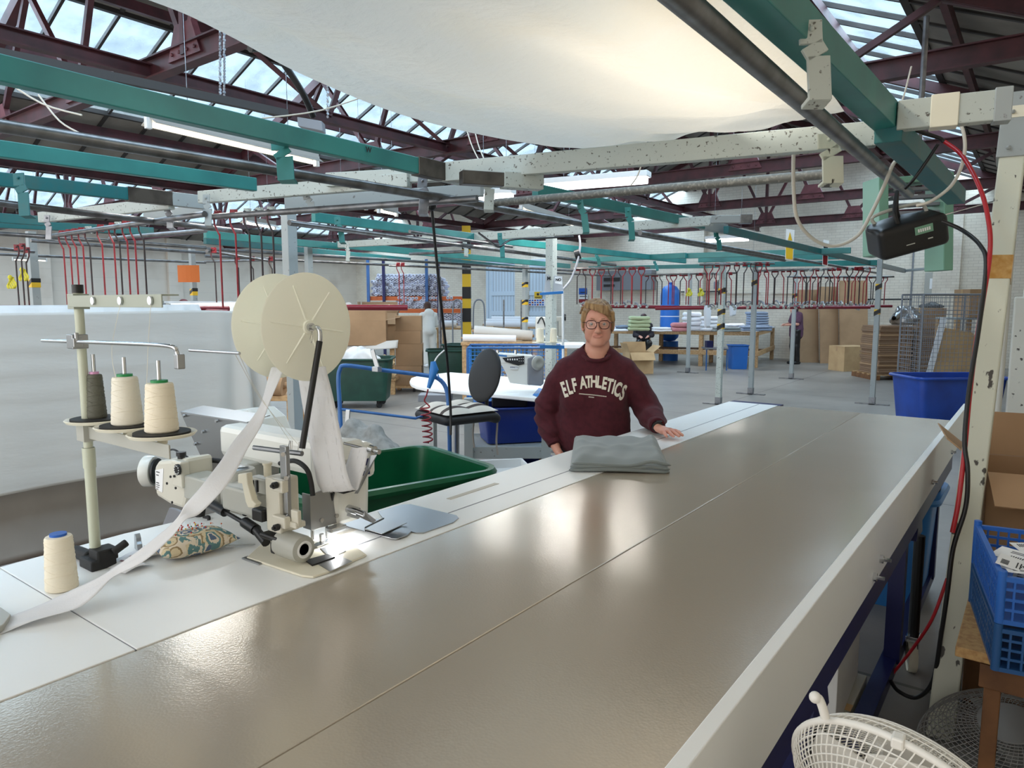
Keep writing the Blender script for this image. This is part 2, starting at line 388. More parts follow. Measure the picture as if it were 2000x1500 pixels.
def spline(pts, n=8):
    P = [Vector(p) for p in pts]; out = []
    for i in range(len(P)-1):
        p0 = P[max(i-1, 0)]; p1 = P[i]; p2 = P[i+1]; p3 = P[min(i+2, len(P)-1)]
        for k in range(n):
            t = k/n; out.append(.5*((2*p1)+(p2-p0)*t+(2*p0-5*p1+4*p2-p3)*t*t+(3*p1-p0-3*p2+p3)*t**3))
    out.append(P[-1]); return out
def text_mb(s, size, extrude=.0005, font=None, shear=0, bold=0, fine=False):
    cu = bpy.data.curves.new('t', 'FONT'); cu.body = s; cu.size = size; cu.extrude = extrude; cu.align_x = 'CENTER'; cu.align_y = 'CENTER'; cu.offset = bold; cu.shear = shear
    cu.resolution_u = 3
    o = bpy.data.objects.new('t', cu); COL.objects.link(o)
    dg = bpy.context.evaluated_depsgraph_get(); me = bpy.data.meshes.new_from_object(o.evaluated_get(dg))
    if fine:
        bm = bmesh.new(); bm.from_mesh(me); bmesh.ops.triangulate(bm, faces=bm.faces[:])
        for _ in range(3): bmesh.ops.subdivide_edges(bm, edges=[e for e in bm.edges if e.calc_length() > .009], cuts=1); bmesh.ops.triangulate(bm, faces=bm.faces[:])
        bm.to_mesh(me); bm.free()
    vs = [v.co.copy() for v in me.vertices]; fs = [tuple(p.vertices) for p in me.polygons]
    bpy.data.objects.remove(o); bpy.data.curves.remove(cu); bpy.data.meshes.remove(me)
    return vs, fs
def put_text(mb, s, size, c, xdir, ydir, mi=0, ext=.0005, bold=0):
    vs, fs = text_mb(s, size, ext, bold=bold); x = Vector(xdir).normalized(); y = Vector(ydir).normalized(); z = x.cross(y)
    mb.add([Vector(c)+x*v.x+y*v.y+z*v.z for v in vs], fs, mi)
# ------------------------------------------------------------------ smooth volumes on a rectilinear grid (surface nets)
class Vol:
    def __init__(s, xs, ys, zs):
        s.x, s.y, s.z = (np.asarray(a, float) for a in (xs, ys, zs)); s.F = np.full((len(s.x), len(s.y), len(s.z)), 10., np.float32)
    def _sl(s, lo, hi):
        r = []
        for a, l, h in zip((s.x, s.y, s.z), lo, hi):
            i = max(0, int(np.searchsorted(a, l))-1); j = min(len(a), int(np.searchsorted(a, h))+1); r.append(slice(i, max(j, i)))
        return r
    def op(s, fn, lo, hi, k=.01, sub=False):
        sl = s._sl(lo, hi); X, Y, Z = np.meshgrid(s.x[sl[0]], s.y[sl[1]], s.z[sl[2]], indexing='ij')
        if X.size == 0: return
        d = fn(X, Y, Z).astype(np.float32); f = s.F[tuple(sl)]
        if sub:
            h = np.clip(.5-.5*(f+d)/k, 0, 1); s.F[tuple(sl)] = f*(1-h)+(-d)*h+k*h*(1-h)
        else:
            h = np.clip(.5+.5*(f-d)/k, 0, 1); s.F[tuple(sl)] = f*(1-h)+d*h-k*h*(1-h)
    def ell(s, c, r, k=.01, sub=False, rot=None):
        m = max(r)+3*k+.01; c = np.array(c, float); R = np.array(Euler(rot).to_matrix()).T if rot else None
        def fn(X, Y, Z):
            dx, dy, dz = X-c[0], Y-c[1], Z-c[2]
            if R is not None: dx, dy, dz = (R[i, 0]*dx+R[i, 1]*dy+R[i, 2]*dz for i in range(3))
            k0 = np.sqrt((dx/r[0])**2+(dy/r[1])**2+(dz/r[2])**2); k1 = np.sqrt((dx/r[0]**2)**2+(dy/r[1]**2)**2+(dz/r[2]**2)**2)
            return k0*(k0-1)/np.maximum(k1, 1e-6)
        s.op(fn, c-m, c+m, k, sub)
    def cap(s, a, b, ra, rb, k=.01, sub=False, flat=None):
        a = np.array(a, float); b = np.array(b, float); m = max(ra, rb)*(1.6 if flat else 1)+3*k+.01; ba = b-a; L2 = max(ba.dot(ba), 1e-9)
        def fn(X, Y, Z):
            px_, py_, pz_ = X-a[0], Y-a[1], Z-a[2]; t = np.clip((px_*ba[0]+py_*ba[1]+pz_*ba[2])/L2, 0, 1)
            qx, qy, qz = px_-t*ba[0], py_-t*ba[1], pz_-t*ba[2]
            if flat is not None: qx, qy, qz = qx/flat[0], qy/flat[1], qz/flat[2]
            return np.sqrt(qx**2+qy**2+qz**2)-(ra+(rb-ra)*t)
        s.op(fn, np.minimum(a, b)-m, np.maximum(a, b)+m, k, sub)
    def chain(s, pts, rs, k=.008, flat=None):
        for i in range(len(pts)-1): s.cap(pts[i], pts[i+1], rs[i], rs[i+1], k, flat=flat)
    def rbox(s, c, h, r, k=.01, sub=False, rot=None):
        c = np.array(c, float); m = math.sqrt(sum(q*q for q in h))+r+3*k; R = np.array(Euler(rot).to_matrix()).T if rot else None
        def fn(X, Y, Z):
            dx, dy, dz = X-c[0], Y-c[1], Z-c[2]
            if R is not None: dx, dy, dz = (R[i, 0]*dx+R[i, 1]*dy+R[i, 2]*dz for i in range(3))
            qx, qy, qz = np.abs(dx)-h[0]+r, np.abs(dy)-h[1]+r, np.abs(dz)-h[2]+r
            return np.sqrt(np.maximum(qx, 0)**2+np.maximum(qy, 0)**2+np.maximum(qz, 0)**2)+np.minimum(np.maximum(qx, np.maximum(qy, qz)), 0)-r
        s.op(fn, c-m, c+m, k, sub)
    def mesh(s):
        F = s.F; ins = F < 0; nx, ny, nz = F.shape
        c = np.zeros((nx-1, ny-1, nz-1), np.int8)
        for i in (0, 1):
            for j in (0, 1):
                for k in (0, 1): c += ins[i:nx-1+i, j:ny-1+j, k:nz-1+k]
        act = (c > 0) & (c < 8); idx = -np.ones(act.shape, np.int64); I = np.argwhere(act); idx[act] = np.arange(len(I))
        P = np.zeros((len(I), 3)); W_ = np.zeros(len(I))
        ax = (s.x, s.y, s.z); cor = [(i, j, k) for i in (0, 1) for j in (0, 1) for k in (0, 1)]
        for a in cor:
            for d in range(3):
                if a[d]: continue
                b = list(a); b[d] = 1
                ia = tuple(I[:, q]+a[q] for q in range(3)); ib = tuple(I[:, q]+b[q] for q in range(3))
                fa, fb = F[ia], F[ib]; m = (fa < 0) != (fb < 0)
                t = np.where(m, fa/np.where(m, fa-fb, 1), 0)
                for q in range(3):
                    va = ax[q][ia[q]]; vb = ax[q][ib[q]]; P[:, q] += np.where(m, va+(vb-va)*t, 0)
                W_ += m
        P /= W_[:, None]; quads = []
        for d in range(3):
            e = [slice(None)]*3; g = [slice(None)]*3; e[d] = slice(0, -1); g[d] = slice(1, None)
            A = ins[tuple(e)]; B = ins[tuple(g)]; o1, o2 = [(1, 2), (2, 0), (0, 1)][d]
            E = np.argwhere(A != B)
            E = E[(E[:, o1] > 0) & (E[:, o2] > 0) & (E[:, o1] < F.shape[o1]-1) & (E[:, o2] < F.shape[o2]-1)]
            fl = A[tuple(E.T)]
            def g_(a, b):
                T = E.copy(); T[:, o1] -= a; T[:, o2] -= b; return idx[tuple(T.T)]
            q = np.stack([g_(1, 1), g_(0, 1), g_(0, 0), g_(1, 0)], 1)
            q[~fl] = q[~fl][:, ::-1]; quads.append(q)
        Q = np.concatenate(quads); Q = Q[(Q >= 0).all(1)]
        return P, Q
def vol_obj(vol, name, mt, parent=None, xf=None, disp=None, midx=None, smooth_it=2, origin=None):
    P, Q = vol.mesh()
    for _ in range(smooth_it):      # light laplacian
        S = np.zeros_like(P); N = np.zeros(len(P))
        for a, b in ((0, 1), (1, 2), (2, 3), (3, 0)):
            np.add.at(S, Q[:, a], P[Q[:, b]]); np.add.at(S, Q[:, b], P[Q[:, a]]); np.add.at(N, Q[:, a], 1); np.add.at(N, Q[:, b], 1)
        P = P*.5+.5*S/np.maximum(N, 1)[:, None]
    P0 = P.copy()
    if disp is not None: P = disp(P)
    if xf is not None: P = xf(P)
    o0 = np.array(ORG.get(parent.name, Vector()) if parent else Vector())
    me = bpy.data.meshes.new(name); me.vertices.add(len(P)); me.vertices.foreach_set('co', (P-o0).astype(np.float32).ravel())
    me.loops.add(Q.size); me.loops.foreach_set('vertex_index', Q.astype(np.int32).ravel())
    me.polygons.add(len(Q)); me.polygons.foreach_set('loop_start', np.arange(0, Q.size, 4, dtype=np.int32))
    ms = mt if isinstance(mt, (list, tuple)) else [mt]
    for q in ms: me.materials.append(q)
    me.polygons.foreach_set('use_smooth', np.ones(len(Q), bool))
    if midx is not None: me.polygons.foreach_set('material_index', midx(P0[Q].mean(1)).astype(np.int32))
    me.update(calc_edges=True); me.validate()
    o = bpy.data.objects.new(name, me); COL.objects.link(o)
    if parent: o.parent = parent; ORG[o.name] = Vector(o0)
    return o
def wob(P, amp, f, seed=0):     # cheap smooth 3-D noise
    r = np.random.RandomState(seed); o = np.zeros(len(P))
    for i in range(7):
        d = r.normal(size=3); d /= np.linalg.norm(d); o += np.sin(P@d*f*(1+.45*i)+r.rand()*7)/(1+.5*i)
    return o*amp/2.5
# ================================================================== building shell
def shell():
    XL, XR, YF = -24.9, .42, 21.6
    b = MB(); b.bb((XL-.3, Y0R, -.12), (XR+1.2, YF+.3, 0)); struct(b.build('floor', M['floor']), 'worn grey concrete factory floor with expansion joints', 'floor')
    # end wall with gables
    b = MB(); pts = [(XL, 0), (XR, 0)]
    prof = [(XL, ZE), (-18.6, ZE+SL*6.3), (-12.3, ZE), (-6, ZE+SL*6.3), (.3, ZE), (XR, ZE)]
    b.prism([(XL-.3, YF, 0), (XR+.2, YF, 0)]+[(x, YF, z+.12) for x, z in prof[::-1]], (0, .3, 0))
    struct(b.build('wall_back', M['brick_far']), 'cream painted brick gable end wall', 'wall')
    b = MB(); b.bb((XL-.3, Y0R, 0), (XL, YF+.3, ZE+.3)); struct(b.build('wall_left', M['brick_l']), 'beige painted side wall on the far left', 'wall')
    b = MB(); b.bb((XR, Y0R, 0), (XR+.3, YF+.3, ZE+.3)); struct(b.build('wall_right', M['brick_r']), 'painted side wall on the right', 'wall')
    # pilasters on the walls
    b = MB(); b.bb((-.22, 10.3, 0), (XR-.002, 11.1, ZE-.06)); b.bb((-.3, 10.2, 0), (XR-.002, 11.2, 1.7))
    tag(b.build('pilaster', M['plaster'], bevel=.02), 'flaking white plastered pilaster at the right edge', 'pilaster')
    for i, x in enumerate((-15.6, -8.9, -2.1)):
        b = MB(); b.bb((x-.3, YF-.18, 0), (x+.3, YF-.002, 4.6)); tag(b.build('pilaster', M['brick_far'], bevel=.01), 'cream brick pilaster on the end wall, ' + ('left of the white doors', 'behind the blue tank', 'beside the electrical panel')[i], 'pilaster')
    for i, y in enumerate((9.0, 13.2, 17.4)):
        b = MB(); b.bb((XL+.002, y-.25, 0), (XL+.15, y+.25, ZE)); tag(b.build('pilaster', M['brick_l'], bevel=.01), 'beige pilaster on the left wall, ' + ('nearest', 'middle', 'farthest')[i]+' of three', 'pilaster')
    # ceiling boards + rooflights
    bd = MB(); k = 0
    for bi, (a, c) in enumerate(BAYS):
        def slab(mb, u0, u1, th, lift=0, mi=0):
            x0, x1 = a+u0, a+u1; z0, z1 = roofz(min(max(x0, a), c)), roofz(min(x1, c))
            mb.prism([(x0, Y0R, z0+lift), (x1, Y0R, z1+lift), (x1, Y0R, z1+lift+th), (x0, Y0R, z0+lift+th)], (0, Y1R-Y0R, 0), mi)
        for u0, u1 in ((0, 1.15), (3.0, 6.3), (6.3, 8.9), (11.0, 12.6)): slab(bd, u0, u1, .06)
        for u0, u1 in ((1.15, 3.0), (8.9, 11.0)):
            k += 1; p = MB(); slab(p, u0, u1, .012, .01)
            w = struct(p.build('window_%d' % k, pane_mat() if k == 1 else bpy.data.materials['rooflight_glass']), 'long dirty glass rooflight band %s' % ('low on the left slope of the near roof', 'on the right slope of the near roof', 'low on the left slope of the far roof', 'on the right slope of the far roof')[k-1], 'rooflight')
            g = MB(); y = Y0R
            while y < Y1R:
                x0, x1 = a+u0, a+u1; g.bar((x0, y, roofz(x0)-.005), (x1, y, roofz(x1)-.005), .035, .05); y += .62
            for x in (a+u0, a+u1): g.bar((x, Y0R, roofz(x)-.01), (x, Y1R, roofz(x)-.01), .07, .06)
            g.build('glazing_bars', M['batten'], w)
        # joints of the boards
        y = Y0R
        while y < Y1R:
            for u0, u1 in ((0, 1.15), (3.0, 6.3), (6.3, 8.9), (11.0, 12.6)):
                x0, x1 = a+u0, a+u1
                bd.bar((x0, y, roofz(max(x0, a+.001))-.012), (x1, y, roofz(min(x1, c-.001))-.012), .05, .022, mi=1)
            y += .62
    struct(bd.build('ceiling', [M['panel'], M['batten']]), 'dirty grey boarded pitched roof with dark joints', 'ceiling')
    # purlins: long members along Y
    names = ['lowest', 'second', 'third', 'fourth', 'ridge', 'sixth', 'seventh', 'eighth', 'ninth']
    for bi, (a, c) in enumerate(BAYS):
        for i, u in enumerate((.9, 2.15, 3.3, 4.7, 6.3, 7.9, 9.3, 10.1, 11.4)):
            if bi and i in (1, 3, 5, 7): continue
            x = a+u; z = roofz(x)-.12; b = MB()
            b.bar((x, Y0R, z), (x, Y1R-.01, z), .06, .12)
            tag(b.build('purlin', M['maroon']), 'maroon roof purlin, %s from the left in the %s roof bay' % (names[i], ('near', 'far')[bi]), 'purlin', 'purlins under the roof')
    # trusses
    zc = 3.72
    for bi, (a, c) in enumerate(BAYS):
        xm = (a+c)/2
        for ti, y in enumerate((-.5, 3.4, 7.4, 11.3, 15.2, 19.1)):
            if bi and ti == 0: continue
            t = thing('roof_truss', 'maroon riveted steel roof truss, number %s counted from the camera in the %s bay' % (('one', 'two', 'three', 'four', 'five', 'six')[ti], ('near', 'far')[bi]), 'truss', (xm, y, zc), 'roof trusses')
            b = MB(); H_ = .17
            b.bar((a, y, zc), (c, y, zc), .012, H_); b.bar((a, y, zc+H_/2), (c, y, zc+H_/2), .11, .014); b.bar((a, y, zc-H_/2), (c, y, zc-H_/2), .11, .014)
            b.build('bottom_chord', M['maroon'], t)
            for s, (x0, x1) in enumerate(((a, xm), (c, xm))):
                b = MB(); b.bar((x0, y, roofz(x0)-.12), (x1, y, ZE+SL*6.3-.12), .1, .13); b.build('rafter', M['maroon'], t)
            N = [a+.1, a+2.1, a+4.2, xm, c-4.2, c-2.1, c-.1]
            U = [a+1.2, a+3.1, a+5.2, c-5.2, c-3.1, c-1.2]
            for i, x in enumerate(U):
                for j in (i, i+1):
                    b = MB(); b.bar((N[j], y, zc+.05), (x, y, roofz(x)-.16), .055, .06); b.build('brace', M['maroon2'] if (i+j) % 3 == 0 else M['maroon'], t)
            b = MB(); b.bar((xm, y, zc), (xm, y, ZE+SL*6.3-.15), .09, .06); b.build('king_post', M['maroon'], t)
            for i, x in enumerate(N[1:-1]):
                b = MB(); b.prism([(x-.26, y-.03, zc-.02), (x+.26, y-.03, zc-.02), (x+.13, y-.03, zc+.26), (x-.13, y-.03, zc+.26)], (0, .06, 0))
                for q in range(4):
                    for yy in (-.04, .04): b.ell((x-.18+.12*q, y+yy, zc+.03), (.018, .012, .018), 6, 4)
                b.build('gusset_plate', M['maroon2'], t)
        if bi == 0:
            for x, nm in ((-6.62, 'under the ridge'), (-12.3, 'along the valley between the bays'), (-2.0, 'on the right side')):
                b = MB(); z = zc-.02 if x > -7 else zc-.05
                b.bar((x, Y0R, z), (x, 20.5, z), .012, .11); b.bar((x, Y0R, z+.055), (x, 20.5, z+.055), .10, .012); b.bar((x, Y0R, z-.055), (x, 20.5, z-.055), .10, .012)
                tag(b.build('tie_beam', M['maroon']), 'long maroon steel tie beam running lengthwise %s' % nm, 'beam')
            # inclined bracing from the tie beam to the roof
            for y in (5.4, 7.4, 9.4, 11.3, 13.4):
                b = MB(); b.bar((-6.62, y, zc), (-8.4, y-.9, roofz(-8.4)-.1), .09, .05); b.bar((-6.62, y, zc), (-6.3, y+.9, roofz(-6.3)-.2), .07, .05)
                tag(b.build('sway_brace', M['maroon']), 'pair of maroon braces rising from the long tie beam', 'brace', 'braces on the tie beam')
shell()
# ================================================================== overhead rail grid
def seg_obj(name, label, cat, a, b, w, h, mt, group=None, shape='box', ends=None):
    m = MB()
    if shape == 'box': m.bar(a, b, w, h)
    else: m.tube([a, b], w, 12)
    o = m.build(name, mt, None, smooth=(shape != 'box'), bevel=.004 if shape == 'box' else 0)
    return tag(o, label, cat, group)
def beam(label, p, q, z, mt, w=.05, h=.075, splices=(), z2=None):
    a = pz(p[0], p[1], z); b = pz(q[0], q[1], z2 or z)
    if p[0] < 0: a = a+(a-b).normalized()*1.3
    d = (b-a)
    if not splices: return seg_obj('overhead_beam', label, 'beam', a, b, w, h, M[mt])
    t = thing('overhead_beam', label, 'beam', a)
    m = MB(); m.bar(a, b, w, h); m.build('beam_body', M[mt], t, bevel=.004)
    for f0, f1, sm in splices:
        m = MB(); m.bar(a+d*f0, a+d*f1, w+.012, h+.012); m.build('splice_sleeve', M[sm], t, bevel=.003)
    return t
LB = beam('long teal overhead beam crossing the upper left, bare steel splice at its right end', (-130, 105), (893, 343), 2.35, 'teal', .05, .085, ((.905, .965, 'splice'), (.965, 1.01, 'grey_paint')))
b = MB(); q = px(720, 293, -2.695); put_text(b, 'W', .035, q, (0, 1, 0), (0, 0, 1), bold=.001); b.build('painted_letter', M['ink'], LB)
beam('teal overhead beam below the long near one, ending on the grey cross beam', (-60, 283), (498, 361), 2.35, 'teal', .05, .08)
beam('dark teal overhead beam above the left red rods with a brown splice', (-40, 346), (398, 396), 2.33, 'teal_dark', .05, .08, ((.80, .91, 'splice'), (.91, 1.0, 'grey_paint2')))
beam('short teal beam at the left edge under the dark teal one', (-20, 424), (84, 432), 2.3, 'teal_dark')
beam('pale green beam low at the left behind the red rods', (-20, 436), (300, 452), 2.3, 'teal_dark', .05, .07)
beam('teal beam behind the near grey post running right', (612, 424), (932, 464), 2.3, 'teal')
beam('teal beam passing behind the first reel rods', (400, 458), (662, 481), 2.3, 'teal')
beam('green-teal beam under the middle cross beam', (400, 470), (800, 508), 2.3, 'teal_dark', .05, .07)
beam('teal double beam above the white doors, upper one', (660, 478), (1112, 520), 2.3, 'teal', .05, .08)
beam('teal double beam above the white doors, lower one', (858, 507), (1022, 524), 2.3, 'teal_dark', .05, .07)
beam('bright teal beam from the middle junction towards the far posts', (984, 471), (1338, 510), 2.3, 'teal')
beam('teal beam under the long diffuser lamp ending in a grey sleeve', (1045, 371), (1416, 448), 2.33, 'teal', .05, .075, ((.83, 1.0, 'grey_paint2'),))
beam('long teal beam running to the far right post with two hanging signs', (1418, 449), (1766, 529), 2.3, 'teal_dark', .05, .07, ((.66, 1.0, 'grey_paint2'),))
beam('far teal cross beam, upper of the stack', (1336, 500), (1662, 489), 2.3, 'teal')
beam('far teal cross beam, second of the stack', (1364, 508), (1640, 501), 2.3, 'teal')
beam('far teal cross beam, third of the stack above the rods', (1450, 517), (1714, 513), 2.3, 'teal', .05, .09)
beam('short teal cross beam left of the far junction', (1120, 509), (1340, 499), 2.3, 'teal')
beam('low teal beam above the red carriers', (1150, 524), (1420, 519), 2.3, 'teal', .05, .07)
beam('big teal beam running away above the hanging radio, seen from below', (1330, -170), (1748, 245), 2.36, 'teal', .085, .1, ((.93, 1.0, 'teal_dark'),))
beam('weathered green beam continuing behind the near cross beam to the radio', (1735, 255), (1868, 385), 2.3, 'teal_dark', .1, .09)
beam('near chipped grey cross beam carrying the white canopy', (868, 337), (1712, 262), 2.35, 'grey_paint', .06, .105)
beam('right end of the near grey cross beam bolted to the cream post', (1752, 228), (1975, 205), 2.35, 'grey_paint', .06, .11, ((.3, .55, 'ivory'), (.85, 1.0, 'grey_paint2')))
beam('chipped grey cross beam left of centre behind the teal bracket', (392, 386), (800, 352), 2.33, 'grey_paint', .055, .08)
beam('second grey cross beam just above its neighbour', (640, 352), (905, 338), 2.36, 'grey_paint', .055, .08)
beam('lower pale grey cross beam in the centre', (560, 398), (942, 371), 2.3, 'grey_paint2', .05, .075)
beam('grey cross beam above the second group of red rods', (80, 425), (335, 397), 2.3, 'grey_paint', .05, .08)
beam('short grey cross beam behind the red carriers', (285, 421), (402, 411), 2.3, 'grey_paint2', .05, .075)
beam('grey cross beam through the middle of the grid with a black cable on it', (928, 463), (1392, 431), 2.3, 'grey_paint', .055, .08)
beam('open ended steel channel piece past the middle junction', (1388, 429), (1468, 428), 2.3, 'grey_paint2', .06, .06, ((.7, 1.0, 'steel'),))
beam('thin cream cross beam in the middle left', (662, 478), (932, 463), 2.3, 'grey_paint', .05, .07)
beam('square steel stub left open under the near cross beam', (900, 347), (1058, 357), 2.27, 'splice', .07, .07, ((.5, .99, 'grey_paint'),))
beam('thin grey conduit crossing the white brick wall at right', (1766, 529), (1850, 521), 2.3, 'grey_paint2', .05, .05)
def pipe(label, p, q, z, r=.021, mt='pipe'):
    return seg_obj('steel_rail_tube', label, 'rail tube', pz(p[0], p[1], z), pz(q[0], q[1], z), r, 0, M[mt], None, 'tube')
pipe('thick grey steel tube running beside the canopy to the radio', (1180, -130), (1775, 378), 2.25, .03)
pipe('long shiny steel rail tube crossing from the left edge to the centre', (-60, 236), (940, 399), 2.22, .024)
pipe('steel rail tube continuing beyond the centre bracket to the right', (930, 400), (1532, 508), 2.22, .024)
pipe('steel rail tube at left over the red rods', (-30, 393), (470, 452), 2.2, .021)
pipe('dusty steel tube hung under the near grey cross beam', (968, 396), (1640, 338), 2.25, .024, 'pipe_dusty')
pipe('steel tube carrying the near red hanger rods', (405, 424), (932, 388), 2.2, .02)
pipe('steel tube carrying the left group of red hanger rods', (95, 462), (400, 418), 2.2, .02)
pipe('thin steel tube slanting behind the left rods', (215, 466), (402, 450), 2.2, .018)
pipe('steel tube low at the left going behind the thread stand', (-20, 455), (402, 484), 2.2, .018)
pipe('second low steel tube behind the left rods', (60, 470), (400, 494), 2.2, .016)
pipe('steel tube above the far left wall', (-20, 496), (402, 513), 2.2, .016)
pipe('steel tube continuing over the reel', (400, 486), (1120, 529), 2.2, .018)
pipe('second steel tube over the reel', (400, 500), (1200, 539), 2.2, .018)
pipe('upper steel tube through the middle of the grid', (565, 435), (1202, 518), 2.2, .021)
pipe('thin steel tube beside the upper middle one', (800, 452), (1000, 482), 2.2, .014)
pipe('cross tube behind the middle grey beam', (800, 496), (915, 491), 2.2, .016)
pipe('cross tube carrying the middle left red rods', (400, 511), (560, 507), 2.2, .015)
pipe('steel tube under the long far teal beam', (1250, 455), (1712, 533), 2.2, .02)
def bracket(label, p, q, z, mt='grey_paint', w=.045, th=.008, out=.03):
    # cranked flat-bar hanger from beam at p down to the tube at q
    a = pz(p[0], p[1], z); D = (a-Vector(_C)).dot(Vector(_f)); b = pd(q[0], q[1], D)
    R = Vector(_r); k1 = a.lerp(b, .3); k2 = a.lerp(b, .45)+R*out*.6; c = Vector((b.x, b.y, b.z))+R*out*.6
    m = MB(); n = Vector((-.6, .8, 0))
    for u, v in ((a, k1), (k1, k2), (k2, c)): m.bar(u, v, th, w, up=R)
    m.bar(c+Vector((0, 0, .006)), c+Vector(_f)*.05+Vector((0, 0, .0)), w, th)
    m.ell(k1.lerp(a, .6)-Vector(_f)*.008, (.008, .008, .008), 8, 5)
    return tag(m.build('hanger_bracket', M[mt], None, bevel=.002), label, 'bracket')
bracket('large teal cranked bracket holding the long steel tube', (545, 268), (551, 352), 2.35, 'teal', .075)
bracket('chipped grey cranked bracket at the centre junction', (952, 335), (948, 410), 2.35, 'grey_paint', .055, .01)
bracket('rusty steel bracket left of the centre junction', (826, 345), (820, 418), 2.33, 'steel', .055)
bracket('grey bracket in front of the near grey post', (598, 380), (604, 412), 2.3, 'grey_paint2')
bracket('teal bracket at the far left edge', (36, 338), (42, 422), 2.33, 'teal_dark', .06)
bracket('thin grey bracket left of the red rods', (92, 420), (90, 468), 2.3, 'steel')
bracket('thin grey bracket right of the second rod group', (327, 400), (327, 446), 2.3, 'steel')
bracket('grey bracket at the left end of the chipped cross beam', (403, 380), (401, 441), 2.33, 'grey_paint2')
bracket('teal bracket over the right part of the reel', (658, 424), (664, 474), 2.3, 'teal')
bracket('cream bracket at the thin cream cross beam', (678, 474), (676, 510), 2.3, 'grey_paint')
bracket('teal bracket left of the middle junction', (976, 455), (978, 502), 2.3, 'teal')
bracket('pale bracket hanging from the thin cream beam', (908, 473), (907, 500), 2.3, 'grey_paint')
bracket('teal bracket under the long diffuser lamp', (1132, 388), (1140, 454), 2.33, 'teal')
bracket('teal bracket right of the long diffuser lamp', (1226, 405), (1230, 468), 2.33, 'teal')
bracket('teal bracket below the grey sleeve', (1398, 452), (1402, 488), 2.3, 'teal')
bracket('small teal bracket above the seated worker', (1164, 494), (1168, 518), 2.3, 'teal')
bracket('small teal bracket above the blue tank', (1278, 510), (1282, 528), 2.3, 'teal')
bracket('big cream bracket clipped over the teal beam above the radio', (1582, 40), (1588, 196), 2.36, 'grey_paint', .06, .012)
bracket('wide rusty bracket holding the right end of the dusty tube', (1617, 262), (1619, 358), 2.35, 'cream_post', .09, .012)
def post(label, pb, pt, zt, w, mt='grey_paint2', foot=True, zb=0, straight=True, bands=()):
    b = pz(pb[0], pb[1], zb) if zb is not None else None; t = pz(pt[0], pt[1], zt)
    if straight: D = (b-Vector(_C)).dot(Vector(_f)) if b else 0
    r = thing('support_post', label, 'post', (b.x, b.y, 0))
    b0 = Vector((b.x, b.y, 0)); t0 = Vector((t.x, t.y, zt)) if not straight else Vector((b.x, b.y, zt))
    m = MB(); m.bar(b0, t0, w, w, up=(0, 1, 0)); m.build('post_tube', M[mt], r, bevel=.005)
    if foot:
        m = MB(); m.box((b.x, b.y, .008), (.5, .09, .014)); m.box((b.x, b.y, .06), (.09, .09, .12)); m.build('foot_plate', M['steel'], r)
    for z0, z1 in bands:
        z1 = z0+.08
        m = MB()
        m.box((b.x, b.y, (z0+z1)/2), (w+.006, w+.006, z1-z0), mi=0)
        for i in range(2):
            zz = z0+(z1-z0)*(.0+.4*i)-.01
            m.prism([(b.x-w/2-.005, b.y-w/2-.005, zz-.02), (b.x+w/2+.005, b.y-w/2-.005, zz+.03), (b.x+w/2+.005, b.y-w/2-.005, zz+.07), (b.x-w/2-.005, b.y-w/2-.005, zz+.02)], (0, w+.01, 0), 1)
        m.build('hazard_tape', [M['yellow'], M['black']], r)
    return r
post('thin grey post with crossed foot near the blue bin, right of the floor', (1703, 790), (1722, 500), 2.32, .075, bands=((1.85, 2.0), (1.45, 1.6)))
post('chipped grey post with hazard tape nearest the table end', (1403, 790), (1413, 492), 2.36, .085, 'grey_paint', bands=((1.78, 1.92), (1.45, 1.55), (1.22, 1.3)))
post('grey post right of the taped one, crossed foot plate', (1466, 770), (1474, 505), 2.33, .08, bands=((1.95, 2.05),))
post('grey post in front of the standing packer', (1545, 740), (1557, 510), 2.33, .075, bands=((1.75, 1.83),))
post('slim grey post standing in front of the linen table', (1343, 728), (1348, 545), 2.3, .075)
H1 = pz(1077, 468, 2.3)
